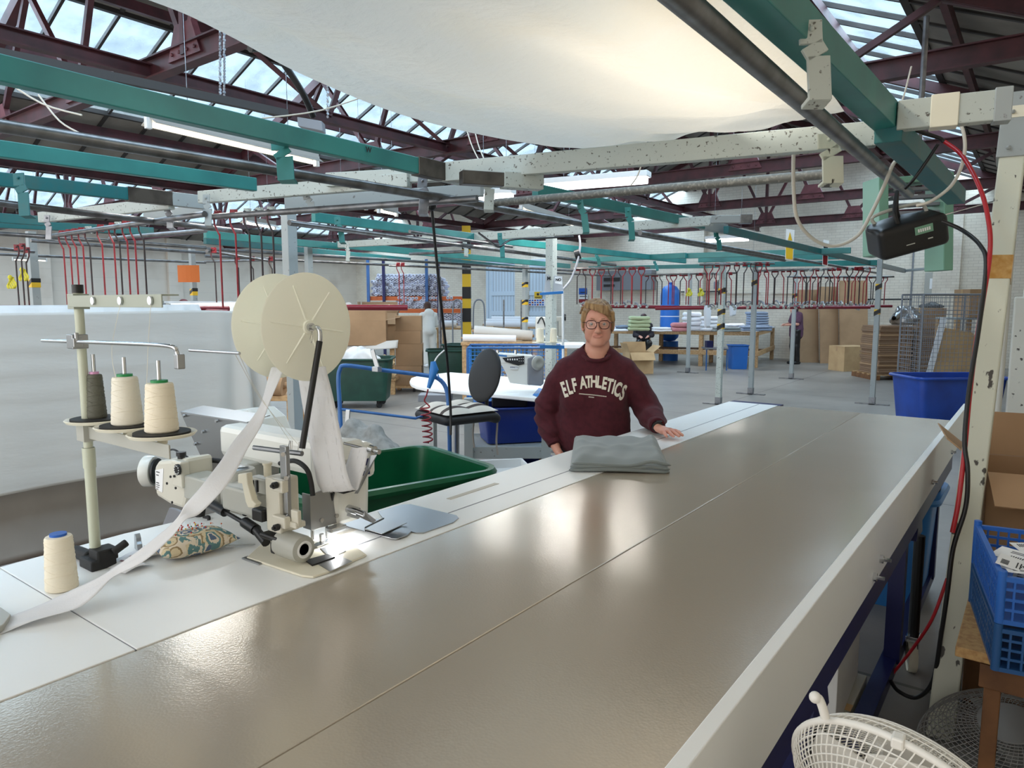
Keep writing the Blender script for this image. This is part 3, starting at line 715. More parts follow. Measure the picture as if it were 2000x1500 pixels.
for label, P_, w, mt, bands in (
    ('thick chipped grey post behind the woman with a sign and cable', (H1.x, H1.y), .09, 'grey_paint', ()),
    ('grey post with black and yellow tape left of the woman', tuple(pz(1025, 775, 0))[:2], .07, 'grey_paint2', ((1.9, 2.05), (1.6, 1.75), (1.3, 1.4))),
    ('wide grey post behind the reel', tuple(py(563, 405, 3.45))[:2], .085, 'grey_paint2', ((1.72, 1.78),)),
    ('slim pale post just right of the wide grey one', tuple(pz(602, 487, 2.25))[:2], .07, 'grey_paint2', ()),
    ('grey post with the orange notice', tuple(pz(375, 500, 2.2))[:2], .06, 'grey_paint2', ((1.72, 1.76),)),
    ('leaning grey post at the far left with a black band', tuple(pz(61, 468, 2.25))[:2], .075, 'grey_paint2', ((1.78, 1.85),)),
    ('thin dark post left of the white doors', tuple(pz(1075, 600, 1.58))[:2] if False else tuple(py(858, 520, 14.0))[:2], .06, 'steel', ())):
    r = thing('support_post', label, 'post', (P_[0], P_[1], 0)); m = MB(); m.bar((P_[0], P_[1], 0), (P_[0], P_[1], 2.33), w, w, up=(0, 1, 0)); m.build('post_tube', M[mt], r, bevel=.004)
    m = MB(); m.box((P_[0], P_[1], .008), (.3, .12, .014)); m.build('foot_plate', M['steel'], r)
    for z0, z1 in bands:
        z1 = z0+.08
        m = MB(); m.box((P_[0], P_[1], (z0+z1)/2), (w+.006, w+.006, z1-z0))
        m.prism([(P_[0]-w/2-.005, P_[1]-w/2-.005, z0+.01), (P_[0]+w/2+.005, P_[1]-w/2-.005, z0+.05), (P_[0]+w/2+.005, P_[1]-w/2-.005, z0+.09), (P_[0]-w/2-.005, P_[1]-w/2-.005, z0+.05)], (0, w+.01, 0), 1)
        m.build('hazard_tape', [M['yellow'], M['black']], r)
# near cream post at right
PB = pz(1836, 1440, 0); PT = pz(1990, 210, 2.42)
def near_post():
    r = thing('support_post', 'near cream painted post with chipped paint and brown tape', 'post', (PB.x, PB.y, 0))
    b = MB(); top = Vector((PT.x, PT.y, 2.44)); bot = Vector((PB.x, PB.y, 0)); b.bar(bot, top, .088, .08, up=(0, 1, 0)); b.build('post_tube', M['cream_post'], r, bevel=.006)
    b = MB(); b.bar(bot.lerp(top, .9), bot.lerp(top, 1.01), .108, .095, up=(0, 1, 0))
    for dz in (.92, .98):
        c = bot.lerp(top, dz)+Vector((-.02, -.052, 0)); b.cyl(c, c+Vector((.01, -.012, 0)), .008, 8)
    b.build('post_cap_plate', M['grey_paint2'], r, bevel=.003)
    b = MB(); b.bar(bot.lerp(top, .70), bot.lerp(top, .738), .092, .084, up=(0, 1, 0)); b.build('brown_tape', mat('brown_packing_tape', (176, 128, 60), .3, c2=(200, 160, 100), scale=30), r)
    b = MB(); b.bar(bot.lerp(top, .965), bot.lerp(top, .985), .112, .099, up=(0, 1, 0)); b.build('masking_tape', M['ivory'], r)
    return bot, top
PBOT, PTOP = near_post()
# ------------------------------------------------------------------ lamps
def lamp(label, p, q, z, kind='tube', light=18, z2=None):
    a = pz(p[0], p[1], z); b = pz(q[0], q[1], z2 or z); c = (a+b)/2; d = (b-a); Ln = d.length; y = d.normalized(); x = y.cross(Vector((0, 0, 1)))
    t = thing('fluorescent_lamp', label, 'lamp', c)
    if kind == 'tube':
        m = MB(); m.bar(a+Vector((0, 0, .085)), b+Vector((0, 0, .085)), .07, .06); m.prism([a+x*.03+Vector((0, 0, .06)), a+x*.09+Vector((0, 0, .02)), a+x*.088+Vector((0, 0, .016)), a+x*.03+Vector((0, 0, .052))], b-a); m.build('batten_body', M['lamp_body'], t)
        m = MB(); m.prism([a-x*.03+Vector((0, 0, .055)), a-x*.085+Vector((0, 0, .02)), a-x*.083+Vector((0, 0, .014)), a-x*.03+Vector((0, 0, .05))], b-a); m.build('reflector', M['lamp_body'], t)
        m = MB(); m.tube([a+y*.02+Vector((0, 0, .015)), b-y*.02+Vector((0, 0, .015))], .016, 10); m.build('lit_tube', M['tube'], t, smooth=True)
        
        for e in (a, b): m = MB(); m.box(e+Vector((0, 0, .03)), (.04, .04, .09)); m.build('lamp_holder', M['label_w'], t)
    else:
        m = MB(); m.bar(a+Vector((0, 0, .06)), b+Vector((0, 0, .06)), .17, .06); m.build('batten_body', M['label_w'], t, bevel=.008)
        m = MB(); m.bar(a+y*.03, b-y*.03, .16, .06); m.build('lit_diffuser', M['diffuser'], t, bevel=.01)
    m = MB()
    for k in (.2, .8):
        pp = a.lerp(b, k)+Vector((0, 0, .1)); m.tube([pp, Vector((pp.x, pp.y, max(roofz(pp.x)-.1, 3.6)))], .003, 5)
    m.build('hanging_wire', M['steel'], t)
    if light:
        l = area('lamp_light', c+Vector((0, 0, -.045)), (0, 0, math.atan2(y.y, y.x)), Ln, .08, light*.7, (1, .97, .92)); l.parent = t; l.location = (0, 0, -.045)
    return t
lamp('bare lit fluorescent tube with reflector above the left beams', (290, 247), (618, 322), 2.9, 'tube', 30)
lamp('large lit diffuser lamp hanging right of the centre junction', (1062, 367), (1268, 351), 2.9, 'diff', 30)
lamp('lit diffuser lamp glimpsed behind the centre bracket', (930, 387), (1004, 383), 2.9, 'diff', 14)
lamp('yellowish lit tube receding right of the centre', (1018, 412), (1130, 444), 2.9, 'tube', 20)
lamp('lit tube far behind the middle beams', (655, 402), (715, 408), 2.9, 'tube', 14)
lamp('small lit tube right of it in the dark roof void', (740, 414), (774, 421), 2.9, 'tube', 10)
lamp('far lit diffuser lamp left of the hanging signs', (1378, 471), (1464, 467), 2.9, 'diff', 20)
lamp('far lit tube above the red carriers', (1375, 503), (1496, 501), 2.75, 'tube', 20)
lamp('small lit tube on the far left wall', (26, 508), (90, 510), 2.7, 'tube', 12)
lamp('lit tube far left beyond the rods', (478, 437), (536, 447), 2.8, 'tube', 16)
# warm lamp above the canopy sheet
t = thing('fluorescent_lamp', 'warm fluorescent lamp glowing through the canopy from above', 'lamp', (-1.05, 2.45, 2.95))
m = MB(); m.bar((-1.05, 1.7, 3.0), (-1.05, 3.1, 3.0), .1, .06); m.build('batten_body', M['lamp_body'], t)
m = MB(); m.tube([(-1.05, 1.75, 2.94), (-1.05, 3.05, 2.94)], .013, 10); m.build('lit_tube', M['tube_y'], t)
l = area('lamp_light', (0, 0, 0), (0, 0, PI/2), 1.4, .1, 9, (1, .9, .74)); l.parent = t; l.location = (0, 0, -.06)
# ================================================================== canopy sheet
def canopy():
    b = MB()
    left = [(-2.12, -.35, 2.47), (-2.08, .5, 2.46), tuple(pz(290, 0, 2.46)), tuple(pz(440, 66, 2.45)), tuple(pz(600, 150, 2.44)), tuple(pz(800, 229, 2.44)), tuple(pz(1000, 275, 2.45)), tuple(pz(1150, 291, 2.42)), tuple(pz(1232, 290, 2.41))]
    L_ = spline(left, 6); n = len(L_)
    right = [(-.74, -.35, 2.46), (-.74, .6, 2.46), (-.73, 1.3, 2.45), (-.73, 2.0, 2.44), (-.73, 2.6, 2.44), (-.72, 3.0, 2.43), (-.73, 3.3, 2.42)]
    R_ = spline(right, 8)
    def at(P, v):
        f = v*(len(P)-1); i = min(int(f), len(P)-2); return P[i].lerp(P[i+1], f-i)
    def fn(u, v):
        p = at(L_, v).lerp(at(R_, v), u)
        sag = -.07*math.sin(PI*u)*math.sin(PI*min(1, v*1.0))**.7
        w = .012*math.sin(9*u+5*v)+.008*math.sin(40*u+3*math.sin(7*v))*max(0, .5-abs(u-.25))+.010*math.sin(17*u-7*v+1)+.006*math.sin(31*v+6*u)
        rid = .03*math.exp(-((u-.12-.02*math.sin(5*v))/.03)**2)
        ang = math.atan2(1.02-v, 1.05-u); rr_ = math.hypot(1.02-v, 1.05-u); fold = .03*math.exp(-((v-.93+.1*u)/.05)**2)+.022*math.sin(ang*16)*min(1, rr_*2)*math.exp(-rr_*1.2)+.012*math.sin(ang*37+1)*math.exp(-rr_*2)*min(1, rr_*4)
        e = min(1, 8*u, 8*(1-u))
        return p+Vector((0, 0, sag+(w+rid*.6)*e+fold*e))
    b.grid(fn, 60, 80)
    o = b.build('canopy_sheet', M['sheet'], None, smooth=2)
    tag(o, 'large dusty white fabric canopy sagging over the grid, glowing warm at right', 'canopy')
canopy()
# ================================================================== long work table
ZT = .97
def work_table():
    t = thing('work_table', 'long sewing work table with grey embossed surface, white edge strip and white fascia board', 'table', (-1, 2, 0))
    b = MB(); b.bb((-1.33, -.4, ZT-.03), (-.846, 4.62, ZT)); b.build('grey_surface', M['belt'], t, bevel=.003)
    b = MB(); b.bb((-.8445, -.4, ZT-.03), (-.381, 4.62, ZT)); b.build('grey_surface', M['belt'], t, bevel=.003)
    b = MB()
    pl = [(-1.3315, -.4), (-1.3315, 4.62), (-1.445, 4.62), (-1.445, .594), (-1.445, .594), (-1.445, -.4)]
    zt, zb = ZT+.002, ZT-.03
    b.prism([(-1.3315, .596, zb), (-1.3315, 4.62, zb), (-1.648, 4.62, zb), (-1.648, 1.34, zb), (-1.70, 1.27, zb), (-1.78, 1.25, zb), (-2.03, 1.25, zb), (-2.05, .9, zb), (-2.03, .596, zb)], (0, 0, zt-zb))
    b.prism([(-1.3315, -.4, zb), (-1.3315, .593, zb), (-2.03, .593, zb), (-1.97, .2, zb), (-1.9, -.4, zb)], (0, 0, zt-zb))
    b.build('white_strip', M['whiteboard'], t, bevel=.0015)
    b = MB(); b.bb((-1.448, 1.2, zt-.001), (-1.4425, 4.6, zt+.0004)); b.build('groove', M['greymetal'], t)
    b = MB(); b.bb((-1.95, .5925, zb+.002), (-1.332, .5965, zt-.002)); b.build('board_joint', M['greymetal'], t)
    b = MB()
    for (x0, y0, x1, y1) in ((-1.565, 1.26, -1.545, 1.45), (-1.56, 1.72, -1.54, 1.98)): b.bb((x0, y0, zt-.001), (x1, y1, zt+.0015))
    b.build('slot_inlay', mat('beige_inlay', (206, 200, 188), .5), t)
    b = MB(); b.bb((-.38, -.4, .79), (-.353, 2.93, .982)); b.bb((-.38, 2.933, .79), (-.353, 5.35, .982)); b.build('fascia_board', M['whiteboard'], t, bevel=.002)
    b = MB()
    for y in (3.6, 4.4):
        z = .83; b.cyl((-.353, y, z), (-.345, y, z), .012, 10); b.cyl((-.345, y, z), (-.33, y, z), .006, 6)
    for bx, by, bz in ((-.353, 2.35, .845), (-.353, 2.25, .82)): b.cyl((bx, by, bz), (bx+.01, by, bz), .013, 10); b.cyl((bx, by, bz), (bx+.03, by, bz), .006, 6)
    b.build('bolt', M['chrome'], t)
    b = MB(); b.bb((-1.66, 4.62, ZT-.03), (-1.33, 4.74, ZT-.005)); b.build('end_board', M['navy'], t)
    # navy steel frame
    b = MB(); b.bb((-.40, -.3, .70), (-.36, 4.6, .79)); b.bb((-1.6, -.3, .85), (-1.55, 4.5, .93)); b.build('side_rail', M['navy'], t)
    for y in (.15, 1.7, 3.25, 4.4):
        b = MB(); b.bb((-.45, y-.03, .12), (-.39, y+.03, .94)); b.build('leg', M['navy'], t)
        b = MB(); b.bb((-1.55, y-.03, .12), (-1.49, y+.03, .94)); b.build('leg', M['navy'], t)
        b = MB(); b.bb((-1.55, y-.025, .85), (-.39, y+.025, .93)); b.build('cross_rail', M['navy'], t)
    b = MB(); b.bb((-.46, .1, .08), (-.40, 4.5, .14)); b.build('foot_rail', M['navy'], t)
    for y in (1.75, 3.45):
        b = MB(); b.cyl((-.37, y, .17), (-.37, y, .62), .022, 12); b.build('jack_leg', M['black'], t)
        b = MB(); b.prism([(-.40, y-.1, .62), (-.40, y+.08, .62), (-.40, y+.02, .74), (-.40, y-.05, .74)], (.03, 0, 0)); b.build('leg_bracket', M['navy'], t)
        c = thing('c', None, None); bpy.data.objects.remove(c)
        b = MB(); b.lathe([(.02, -.018), (.062, -.018), (.066, -.01), (.066, .01), (.062, .018), (.02, .018)], (-.37, y, .066), (1, .25, 0), 24); o = b.build('caster_wheel', M['ivory'], t, smooth=True)
        b = MB(); b.bb((-.395, y-.03, .07), (-.39, y+.03, .16)); b.bb((-.35, y-.03, .07), (-.345, y+.03, .16)); b.bb((-.395, y-.035, .155), (-.345, y+.035, .17)); b.build('caster_fork', M['chrome'], t, bevel=.003)
    return t
work_table()
# ================================================================== things under the table
def carton(name, label, c, d, rz=0, mt='card', open_=False, tape=True, group=None, flaps=None, sub='box'):
    t = thing(name, label, sub, c, group); R = Matrix.Rotation(rz, 3, 'Z'); c = Vector(c); w, l, h = d
    def P(x, y, z): return c+R @ Vector((x, y, z))
    b = MB(); th = .006
    if open_:
        for s in (-1, 1):
            b.prism([P(-w/2, s*l/2, 0), P(w/2, s*l/2, 0), P(w/2, s*l/2, h), P(-w/2, s*l/2, h)], R @ Vector((0, -s*th, 0)))
            b.prism([P(s*w/2, -l/2, 0), P(s*w/2, l/2, 0), P(s*w/2, l/2, h), P(s*w/2, -l/2, h)], R @ Vector((-s*th, 0, 0)))
        b.prism([P(-w/2, -l/2, 0), P(w/2, -l/2, 0), P(w/2, l/2, 0), P(-w/2, l/2, 0)], (0, 0, th))
    else: b.prism([P(-w/2, -l/2, 0), P(w/2, -l/2, 0), P(w/2, l/2, 0), P(-w/2, l/2, 0)], (0, 0, h))
    b.build('carton_body', M[mt], t, bevel=.003)
    if open_:
        fa = flaps or (65, 70, 60, 75); fl = min(w, l)/2*.9
        for (p, q, n), a in zip((((-w/2, -l/2), (w/2, -l/2), (0, -1)), ((w/2, -l/2), (w/2, l/2), (1, 0)), ((w/2, l/2), (-w/2, l/2), (0, 1)), ((-w/2, l/2), (-w/2, -l/2), (-1, 0))), fa):
            a = math.radians(a); o = Vector((n[0]*math.cos(a), n[1]*math.cos(a), math.sin(a)))*fl; b = MB()
            p3, q3 = Vector((p[0], p[1], h)), Vector((q[0], q[1], h)); k = (q3-p3)*.02
            pts = [p3, q3, q3+o-k, p3+o+k]; b.prism([c+R @ v for v in pts], R @ (Vector((n[0]*math.sin(a), n[1]*math.sin(a), -math.cos(a)))*-.005)); b.build('flap', M[mt], t)
    elif tape:
        b = MB(); b.prism([P(-w/2-.002, -.025, h+.001), P(w/2+.002, -.025, h+.001), P(w/2+.002, .025, h+.001), P(-w/2-.002, .025, h+.001)], (0, 0, .001))
        b.prism([P(-w/2-.001, -.025, h*.8), P(-w/2-.001, .025, h*.8), P(-w/2-.001, .025, h), P(-w/2-.001, -.025, h)], R @ Vector((-.001, 0, 0))); b.build('packing_tape', M['card2'] if mt != 'card2' else M['card'], t)
    return t
carton('carton', 'plain off-white carton under the table beside the foot rail', (-.66, 2.72, .15), (.34, .5, .26), .05, 'whiteboard')
carton('carton', 'flat pale carton lying under the off-white one beneath the table', (-.68, 2.7, 0), (.42, .58, .148), .0, 'machine_g')
def tub(name, label, c, l, w, h, rz, mt, rim=.03, taper=.86, wheels=True, z0=0, group=None, th=.008, mark=None, cat='bin'):
    # rounded rectangular plastic tub with rolled rim; l along local x
    t = thing(name, label, cat, (c[0], c[1], z0), group); R = Matrix.Rotation(rz, 3, 'Z'); C0 = Vector((c[0], c[1], 0)); zb = z0+(.12 if wheels else 0)
    def ring(sx, sy, r, z, n=5):
        P = []
        for qx, qy, a0 in ((1, 1, 0), (-1, 1, 90), (-1, -1, 180), (1, -1, 270)):
            for k in range(n+1):
                a = math.radians(a0+90*k/n); P.append(C0+R @ Vector((qx*(sx/2-r)+r*math.cos(a), qy*(sy/2-r)+r*math.sin(a), 0))+Vector((0, 0, z)))
        return P
    def loft(mb, rings, close_b=True, close_t=True, mi=0):
        n = len(rings[0]); vs = [p for r in rings for p in r]; fs = []
        for i in range(len(rings)-1):
            for k in range(n): k2 = (k+1) % n; fs.append((i*n+k, i*n+k2, (i+1)*n+k2, (i+1)*n+k))
        if close_b: fs.append(tuple(range(n))[::-1])
        if close_t: fs.append(tuple(range((len(rings)-1)*n, len(rings)*n)))
        mb.add(vs, fs, mi)
    zt = z0+h; r = .09*min(l, w)/.7
    b = MB(); loft(b, [ring(l*taper, w*taper, r*.7, zb), ring(l*taper*1.01, w*taper*1.01, r*.8, zb+.02), ring(l*.985, w*.985, r, zt-.02), ring(l-2*th, w-2*th, r, zt-.01), ring(l*taper*.99, w*taper*.98, r*.7, zb+.02)])
    b.build('tub_body', M[mt], t, smooth=True)
    b = MB(); loft(b, [ring(l, w, r, zt-rim*1.1), ring(l+2*rim, w+2*rim, r+rim, zt-rim*1.0), ring(l+2.2*rim, w+2.2*rim, r+rim, zt-rim*.5), ring(l+1.6*rim, w+1.6*rim, r+rim*.8, zt), ring(l+.2*rim, w+.2*rim, r, zt), ring(l-.01, w-.01, r, zt-rim*.4), ring(l-.012, w-.012, r, zt-rim*1.1)], False, False)
    b.build('rim', M[mt], t, smooth=True)
    if wheels:
        for sx in (-1, 1):
            for sy in (-1, 1):
                p = C0+R @ Vector((sx*l*taper*.38, sy*w*taper*.36, 0)); b = MB(); b.cyl(p+Vector((-.015, 0, z0+.05)), p+Vector((.015, 0, z0+.05)), .05, 14); b.box(p+Vector((0, 0, z0+.1)), (.06, .06, .04)); b.build('caster', M['blackm'], t, smooth=True)
    return t, C0, R
tub('laundry_bin', 'big glossy green plastic bin on wheels behind the sewing machine', (-2.90, 2.62), 1.06, .80, .72, math.radians(74), 'green', .042)
tub('laundry_bin', 'teal blue plastic bin standing under the far end of the table', (-.64, 4.35), .5, .5, .62, 0, 'bluelt', wheels=False)
# grey fabric heap (rests in the green bin region, seen behind the tape)
def cloth_heap(name, label, cat, c, r, mt, seed=1, n=7, group=None, res=.012, amp=.012, flatb=True):
    rr = np.random.RandomState(seed); m = .05
    v = Vol(np.arange(-r[0]-m, r[0]+m, res), np.arange(-r[1]-m, r[1]+m, res), np.arange(-.02, r[2]*1.25+m, res))
    v.ell((0, 0, r[2]*.3), (r[0]*.9, r[1]*.9, r[2]*.6), .03)
    for i in range(n):
        a = rr.rand()*2*PI; q = rr.rand()*.6; x, y = r[0]*q*math.cos(a), r[1]*q*math.sin(a); b = rr.rand()*PI
        ln = .4+.3*rr.rand(); z = r[2]*(.35+.45*rr.rand())
        p1 = (x-r[0]*ln*math.cos(b), y-r[1]*ln*math.sin(b), z*.7); p2 = (x, y, z+r[2]*.25); p3 = (x+r[0]*ln*math.cos(b), y+r[1]*ln*math.sin(b), z*.7); w = min(r)*(.16+.12*rr.rand())
        v.chain([p1, p2, p3], [w, w*1.2, w], .02)
    if flatb: v.op(lambda X, Y, Z: -(Z-.003)+0*X, (-9, -9, -9), (9, 9, 9), .004, sub=True) if False else None
    t = thing(name, label, cat, c, group) if False else None
    def xf(P):
        P = P.copy(); P[:, 2] = np.maximum(P[:, 2]+wob(P, amp, 30, seed), .002); return P+np.array(c)
    o = vol_obj(v, name, M[mt], None, xf=xf, smooth_it=1); return tag(o, label, cat, group)
cloth_heap('crumpled_fabric', 'crumpled grey marl fabric heaped on the blue trolley deck', 'fabric', tuple(pd(722, 870, 4.72)[:2])+(.505,), (.30, .22, .27), "greyfab2", 3, 14, res=.014)
# ================================================================== thread stand
def thread_stand():
    bx, by = -1.853, .746
    t = thing('thread_stand', 'cream metal thread stand with three dishes clamped to the table', 'thread stand', (bx, by, ZT))
    b = MB(); b.box((bx+.01, by, ZT+.014), (.07, .06, .026)); b.box((bx+.02, by+.01, ZT+.034), (.05, .05, .03)); b.cyl((bx-.095, by-.01, ZT+.02), (bx-.02, by-.005, ZT+.02), .016, 14); b.cyl((bx+.05, by+.02, ZT+.04), (bx+.06, by+.05, ZT+.06), .01, 10)
    b.build('base_clamp', M['blackm'], t, smooth=True, bevel=.004)
    b = MB(); b.cyl((bx, by, ZT+.02), (bx, by, 1.27), .0125, 16); b.cyl((bx, by, 1.27), (bx, by, 1.65), .0105, 16); b.cyl((bx, by, 1.22), (bx, by, 1.27), .0145, 16); b.build('pole', mat('pale_green_grey_paint', (196, 200, 180), .35), t, smooth=True)
    b = MB(); b.cyl((bx, by, 1.645), (bx, by, 1.665), .0125, 16); b.build('pole_cap', M['black'], t, smooth=True)
    # guide arm on top
    x1 = bx+.43
    b = MB(); b.bb((bx-.01, by-.018, 1.636), (x1, by+.018, 1.639)); b.bb((bx-.01, by-.0195, 1.612), (x1, by-.0165, 1.639)); b.box((bx, by, 1.625), (.034, .036, .036)); b.build('guide_arm', mat('guide_arm_grey', (160, 166, 152), .4), t, bevel=.001)
    b = MB()
    for k in range(3): b.lathe([(.004, 0), (.009, 0), (.009, .004), (.004, .004)], (bx+.13+.13*k, by-.0205, 1.626), (0, -1, 0), 12)
    b.build('thread_eyelet', M['chrome'], t)
    # dish arm
    b = MB(); b.bb((bx-.008, by-.006, 1.295), (bx+.40, by-.002, 1.325)); b.box((bx+.002, by, 1.308), (.04, .036, .04)); b.build('dish_arm', M['machine_g'], t, bevel=.001)
    for k in range(3):
        cx = bx+.01+.157*k+.0; cy = by+.02
        b = MB(); b.lathe([(.01, -.02), (.012, -.004), (.066, -.002), (.071, .004), (.069, .006), (.06, .002), (.01, .001)], (cx, cy, 1.335), (0, 0, 1), 36); d = b.build('thread_dish', M['ivory'], t, smooth=True)
        b = MB(); b.lathe([(.005, 0), (.058, 0), (.058, .005), (.005, .005)], (cx, cy, 1.3375), (0, 0, 1), 36); b.build('felt_pad', M['blackm'], d, smooth=True)
        b = MB(); b.cyl((cx, cy, 1.335), (cx, cy, 1.498), .0045, 10); b.build('spindle', M['chrome'], d, smooth=True)
    # horizontal chrome rod
    z = 1.53; a = py(83, 668, by-.02)
    b = MB(); b.tube(spline([(a.x, by-.02, 1.527), (bx+.3, by-.02, 1.535), (bx+.455, by-.02, 1.535), (bx+.472, by-.016, 1.525), (bx+.473, by-.014, 1.508)], 5), .0045, 10)
    c = py(372, 684, by-.01); e = py(470, 690, by-.01); b.tube([(c.x, by-.012, c.z), (e.x, by-.012, e.z)], .0028, 8); b.build('chrome_rod', M['chrome'], t, smooth=True)
    b = MB(); b.box((bx+.473, by-.012, 1.505), (.017, .016, .03)); b.build('rod_clamp', M['satin'], t, bevel=.002)
    b = MB(); b.box((bx, by-.008, 1.53), (.034, .036, .034)); b.cyl((bx+.026, by-.02, 1.53), (bx+.026, by-.02, 1.552), .005, 8); b.box((bx+.022, by-.018, 1.528), (.014, .02, .022)); b.build('rod_clamp', M['satin'], t, bevel=.002)
    return bx, by
BX, BY = thread_stand()
def cone(label, c, h, rb, rt, mt, cap, group=None):
    t = thing('thread_cone', label, 'thread cone', c, group); c = Vector(c)
    p = [(rb*.9, 0), (rb, .003)]; n = 26
    for k in range(n): f = k/(n-1); p.append((rb+(rt-rb)*f+.0004*math.sin(k*2.6), .006+(h-.012)*f))
    p += [(rt*.94, h-.002), (rt*.5, h)]
    b = MB(); b.lathe(p, c, (0, 0, 1), 32); b.build('wound_thread', M[mt], t, smooth=True)
    b = MB()   # diagonal winding strands
    for k in range(12):
        f0 = k/12; pts = []
        for q in range(25):
            a = 2*PI*(q/24*.55)+k*2.1; f = f0+.12*math.sin(q/24*PI); f = min(max(f, .03), .96); r = rb+(rt-rb)*f+.0003
            pts.append(c+Vector((math.cos(a)*r, math.sin(a)*r, .006+(h-.012)*f)))
        b.tube(pts, .0005, 4)
    b.build('crossed_strands', M[mt], t)
    b = MB(); b.lathe([(.007, 0), (rt*.62, 0), (rt*.62, .008), (.007, .008)], c+Vector((0, 0, h-.003)), (0, 0, 1), 24); b.build('cone_top', M[cap], t, smooth=True)
    return t
cone('olive grey thread cone with a pink top on the left dish', (BX+.01, BY+.02, 1.3425), .108, .0225, .017, 'thread_grey', 'pink')
cone('white thread cone with a green top on the middle dish', (BX+.167, BY+.02, 1.3425), .112, .034, .027, 'thread_white', 'greencap')
cone('cream thread cone with a green top on the right dish', (BX+.324, BY+.02, 1.3425), .108, .0345, .028, 'thread_cream', 'greencap')
cone('cream thread cone with a blue top standing on the table', (-1.758, .632, ZT+.003), .125, .0335, .028, 'thread_cream', 'bluecap')
def thread(label, pts, r=.0006):
    b = MB(); b.tube(spline(pts, 8), r, 4); return tag(b.build('thread', M['thread_white']), label, 'thread')
thread('thin thread running up from the middle cone to the guide arm', [(BX+.19, BY-.01, 1.45), (BX+.18, BY-.01, 1.52), (BX+.262, BY-.021, 1.626)])
thread('thin thread running up from the right cone to the guide arm end', [(BX+.33, BY-.01, 1.45), (BX+.37, BY-.02, 1.55), (BX+.392, BY-.021, 1.626)])
thread('thin thread running from the guide rod end to the machine', [tuple(py(466, 690, BY-.012)), tuple(pd(500, 760, 1.75)), tuple(pd(565, 860, 1.87))])
thread('second thin thread running down beside it to the machine', [tuple(py(458, 690, BY-.012)), tuple(pd(510, 780, 1.75)), tuple(pd(582, 868, 1.87))])
# ================================================================== reel
def reel():
    Y = 1.15; x1, z1 = -1.515, 1.56; R = .139
    t = thing('tape_reel', 'pale yellow tape reel with two large spoked discs on a black arm', 'reel', (x1-.07, Y, z1))
    for x in (x1, x1-.125):
        b = MB(); b.lathe([(.012, -.0015), (R-.003, -.0015), (R, 0), (R-.003, .0015), (.012, .0015)], (x, Y, z1), (1, 0, 0), 72)
        d = b.build('disc', M['reel'], t, smooth=True)
        s = 1 if x == x1 else -1
        for k in range(6):
            a = math.radians(-8+60*k); b = MB(); e = Vector((0, math.cos(a), math.sin(a)))
            b.tube([Vector((x+.0015, Y, z1))+e*.02, Vector((x+.0015, Y, z1))+e*.113], [.0032, .0018], 8); b.build('rib', M['reel'], d, smooth=True)
        b = MB(); b.lathe([(.008, 0), (.019, 0), (.017, .007), (.008, .007)], (x, Y, z1), (1, 0, 0), 24); b.build('hub', M['reel'], d, smooth=True)
    b = MB(); b.lathe([(.018, 0), (.03, .005), (.03, .117), (.018, .121)], (x1-.1225, Y, z1), (1, 0, 0), 40); b.build('wound_tape', M['tape'], t, smooth=True)
    e = py(590, 878, Y)
    b = MB(); b.tube(spline([(x1-.17, Y, z1), (x1+.015, Y, z1), (x1+.038, Y, z1-.002), (x1+.046, Y, z1-.014), (x1+.044, Y, z1-.04)], 5), .0062, 12); b.cyl((x1+.006, Y, z1), (x1+.016, Y, z1), .0105, 14)
    b.build('bent_axle', M['chrome'], t, smooth=True)
    b = MB(); b.tube([(x1+.0445, Y, z1-.035), tuple(pd(590, 876, 1.775))], .0078, 14); b.build('support_arm', M['black'], t, smooth=True)
    b = MB(); b.tube([(x1+.022, Y-.004, z1-.006), (x1+.024, Y-.006, z1-.03), (x1+.018, Y-.006, z1-.04), (x1+.014, Y-.006, z1-.03), (x1+.022, Y-.004, z1-.006)], .0008, 5); b.build('split_pin', M['chrome'], t)
reel()
# ------------------------------------------------------------------ tapes
def ribbon(name, label, rows, sub=8, th=.0008, mt='tape', stitch=False):
    Ls = spline([pd(r[0], r[1], r[4]) for r in rows], sub); Rs = spline([pd(r[2], r[3], r[5]) for r in rows], sub); n = len(Ls); nu = 9; b = MB()
    def fn(u, v):
        i = min(int(round(v*(n-1))), n-1); return Ls[i].lerp(Rs[i], u)+Vector((0, 0, .0015*math.sin(u*9+v*40)))
    b.grid(fn, nu, n, th)
    t = b.build(name, M[mt], None, smooth=2)
    tag(t, label, 'tape')
    if stitch:
        for k in range(3):
            s = MB(); u = (.18, .5, .82)[k]
            i = 0
            while i < n-3:
                p = [Ls[j].lerp(Rs[j], u)-Vector(_f)*.0015 for j in (i, i+1, i+2)]; s.tube(p, .0007, 4); i += 4
            s.build('pleat_cord', M[mt], t)
    return t
ribbon('heading_tape', 'narrow twisted white tape falling from the reel to the lower left corner', [
    (530, 718, 556, 716, 1.86, 1.86), (522, 745, 546, 740, 1.85, 1.84), (508, 790, 527, 786, 1.83, 1.81), (487, 824, 511, 828, 1.80, 1.78), (452, 866, 486, 872, 1.76, 1.74), (428, 905, 462, 918, 1.73, 1.70),
    (398, 943, 434, 958, 1.69, 1.66), (364, 982, 392, 1002, 1.66, 1.62), (349, 1008, 362, 1014, 1.62, 1.60), (320, 1035, 337, 1048, 1.60, 1.57), (268, 1078, 285, 1092, 1.57, 1.54), (216, 1112, 226, 1124, 1.55, 1.535), (170, 1139, 196, 1152, 1.54, 1.50), (100, 1171, 150, 1187, 1.515, 1.465), (38, 1196, 60, 1215, 1.475, 1.425), (22, 1204, -6, 1240, 1.455, 1.395)], stitch=False)
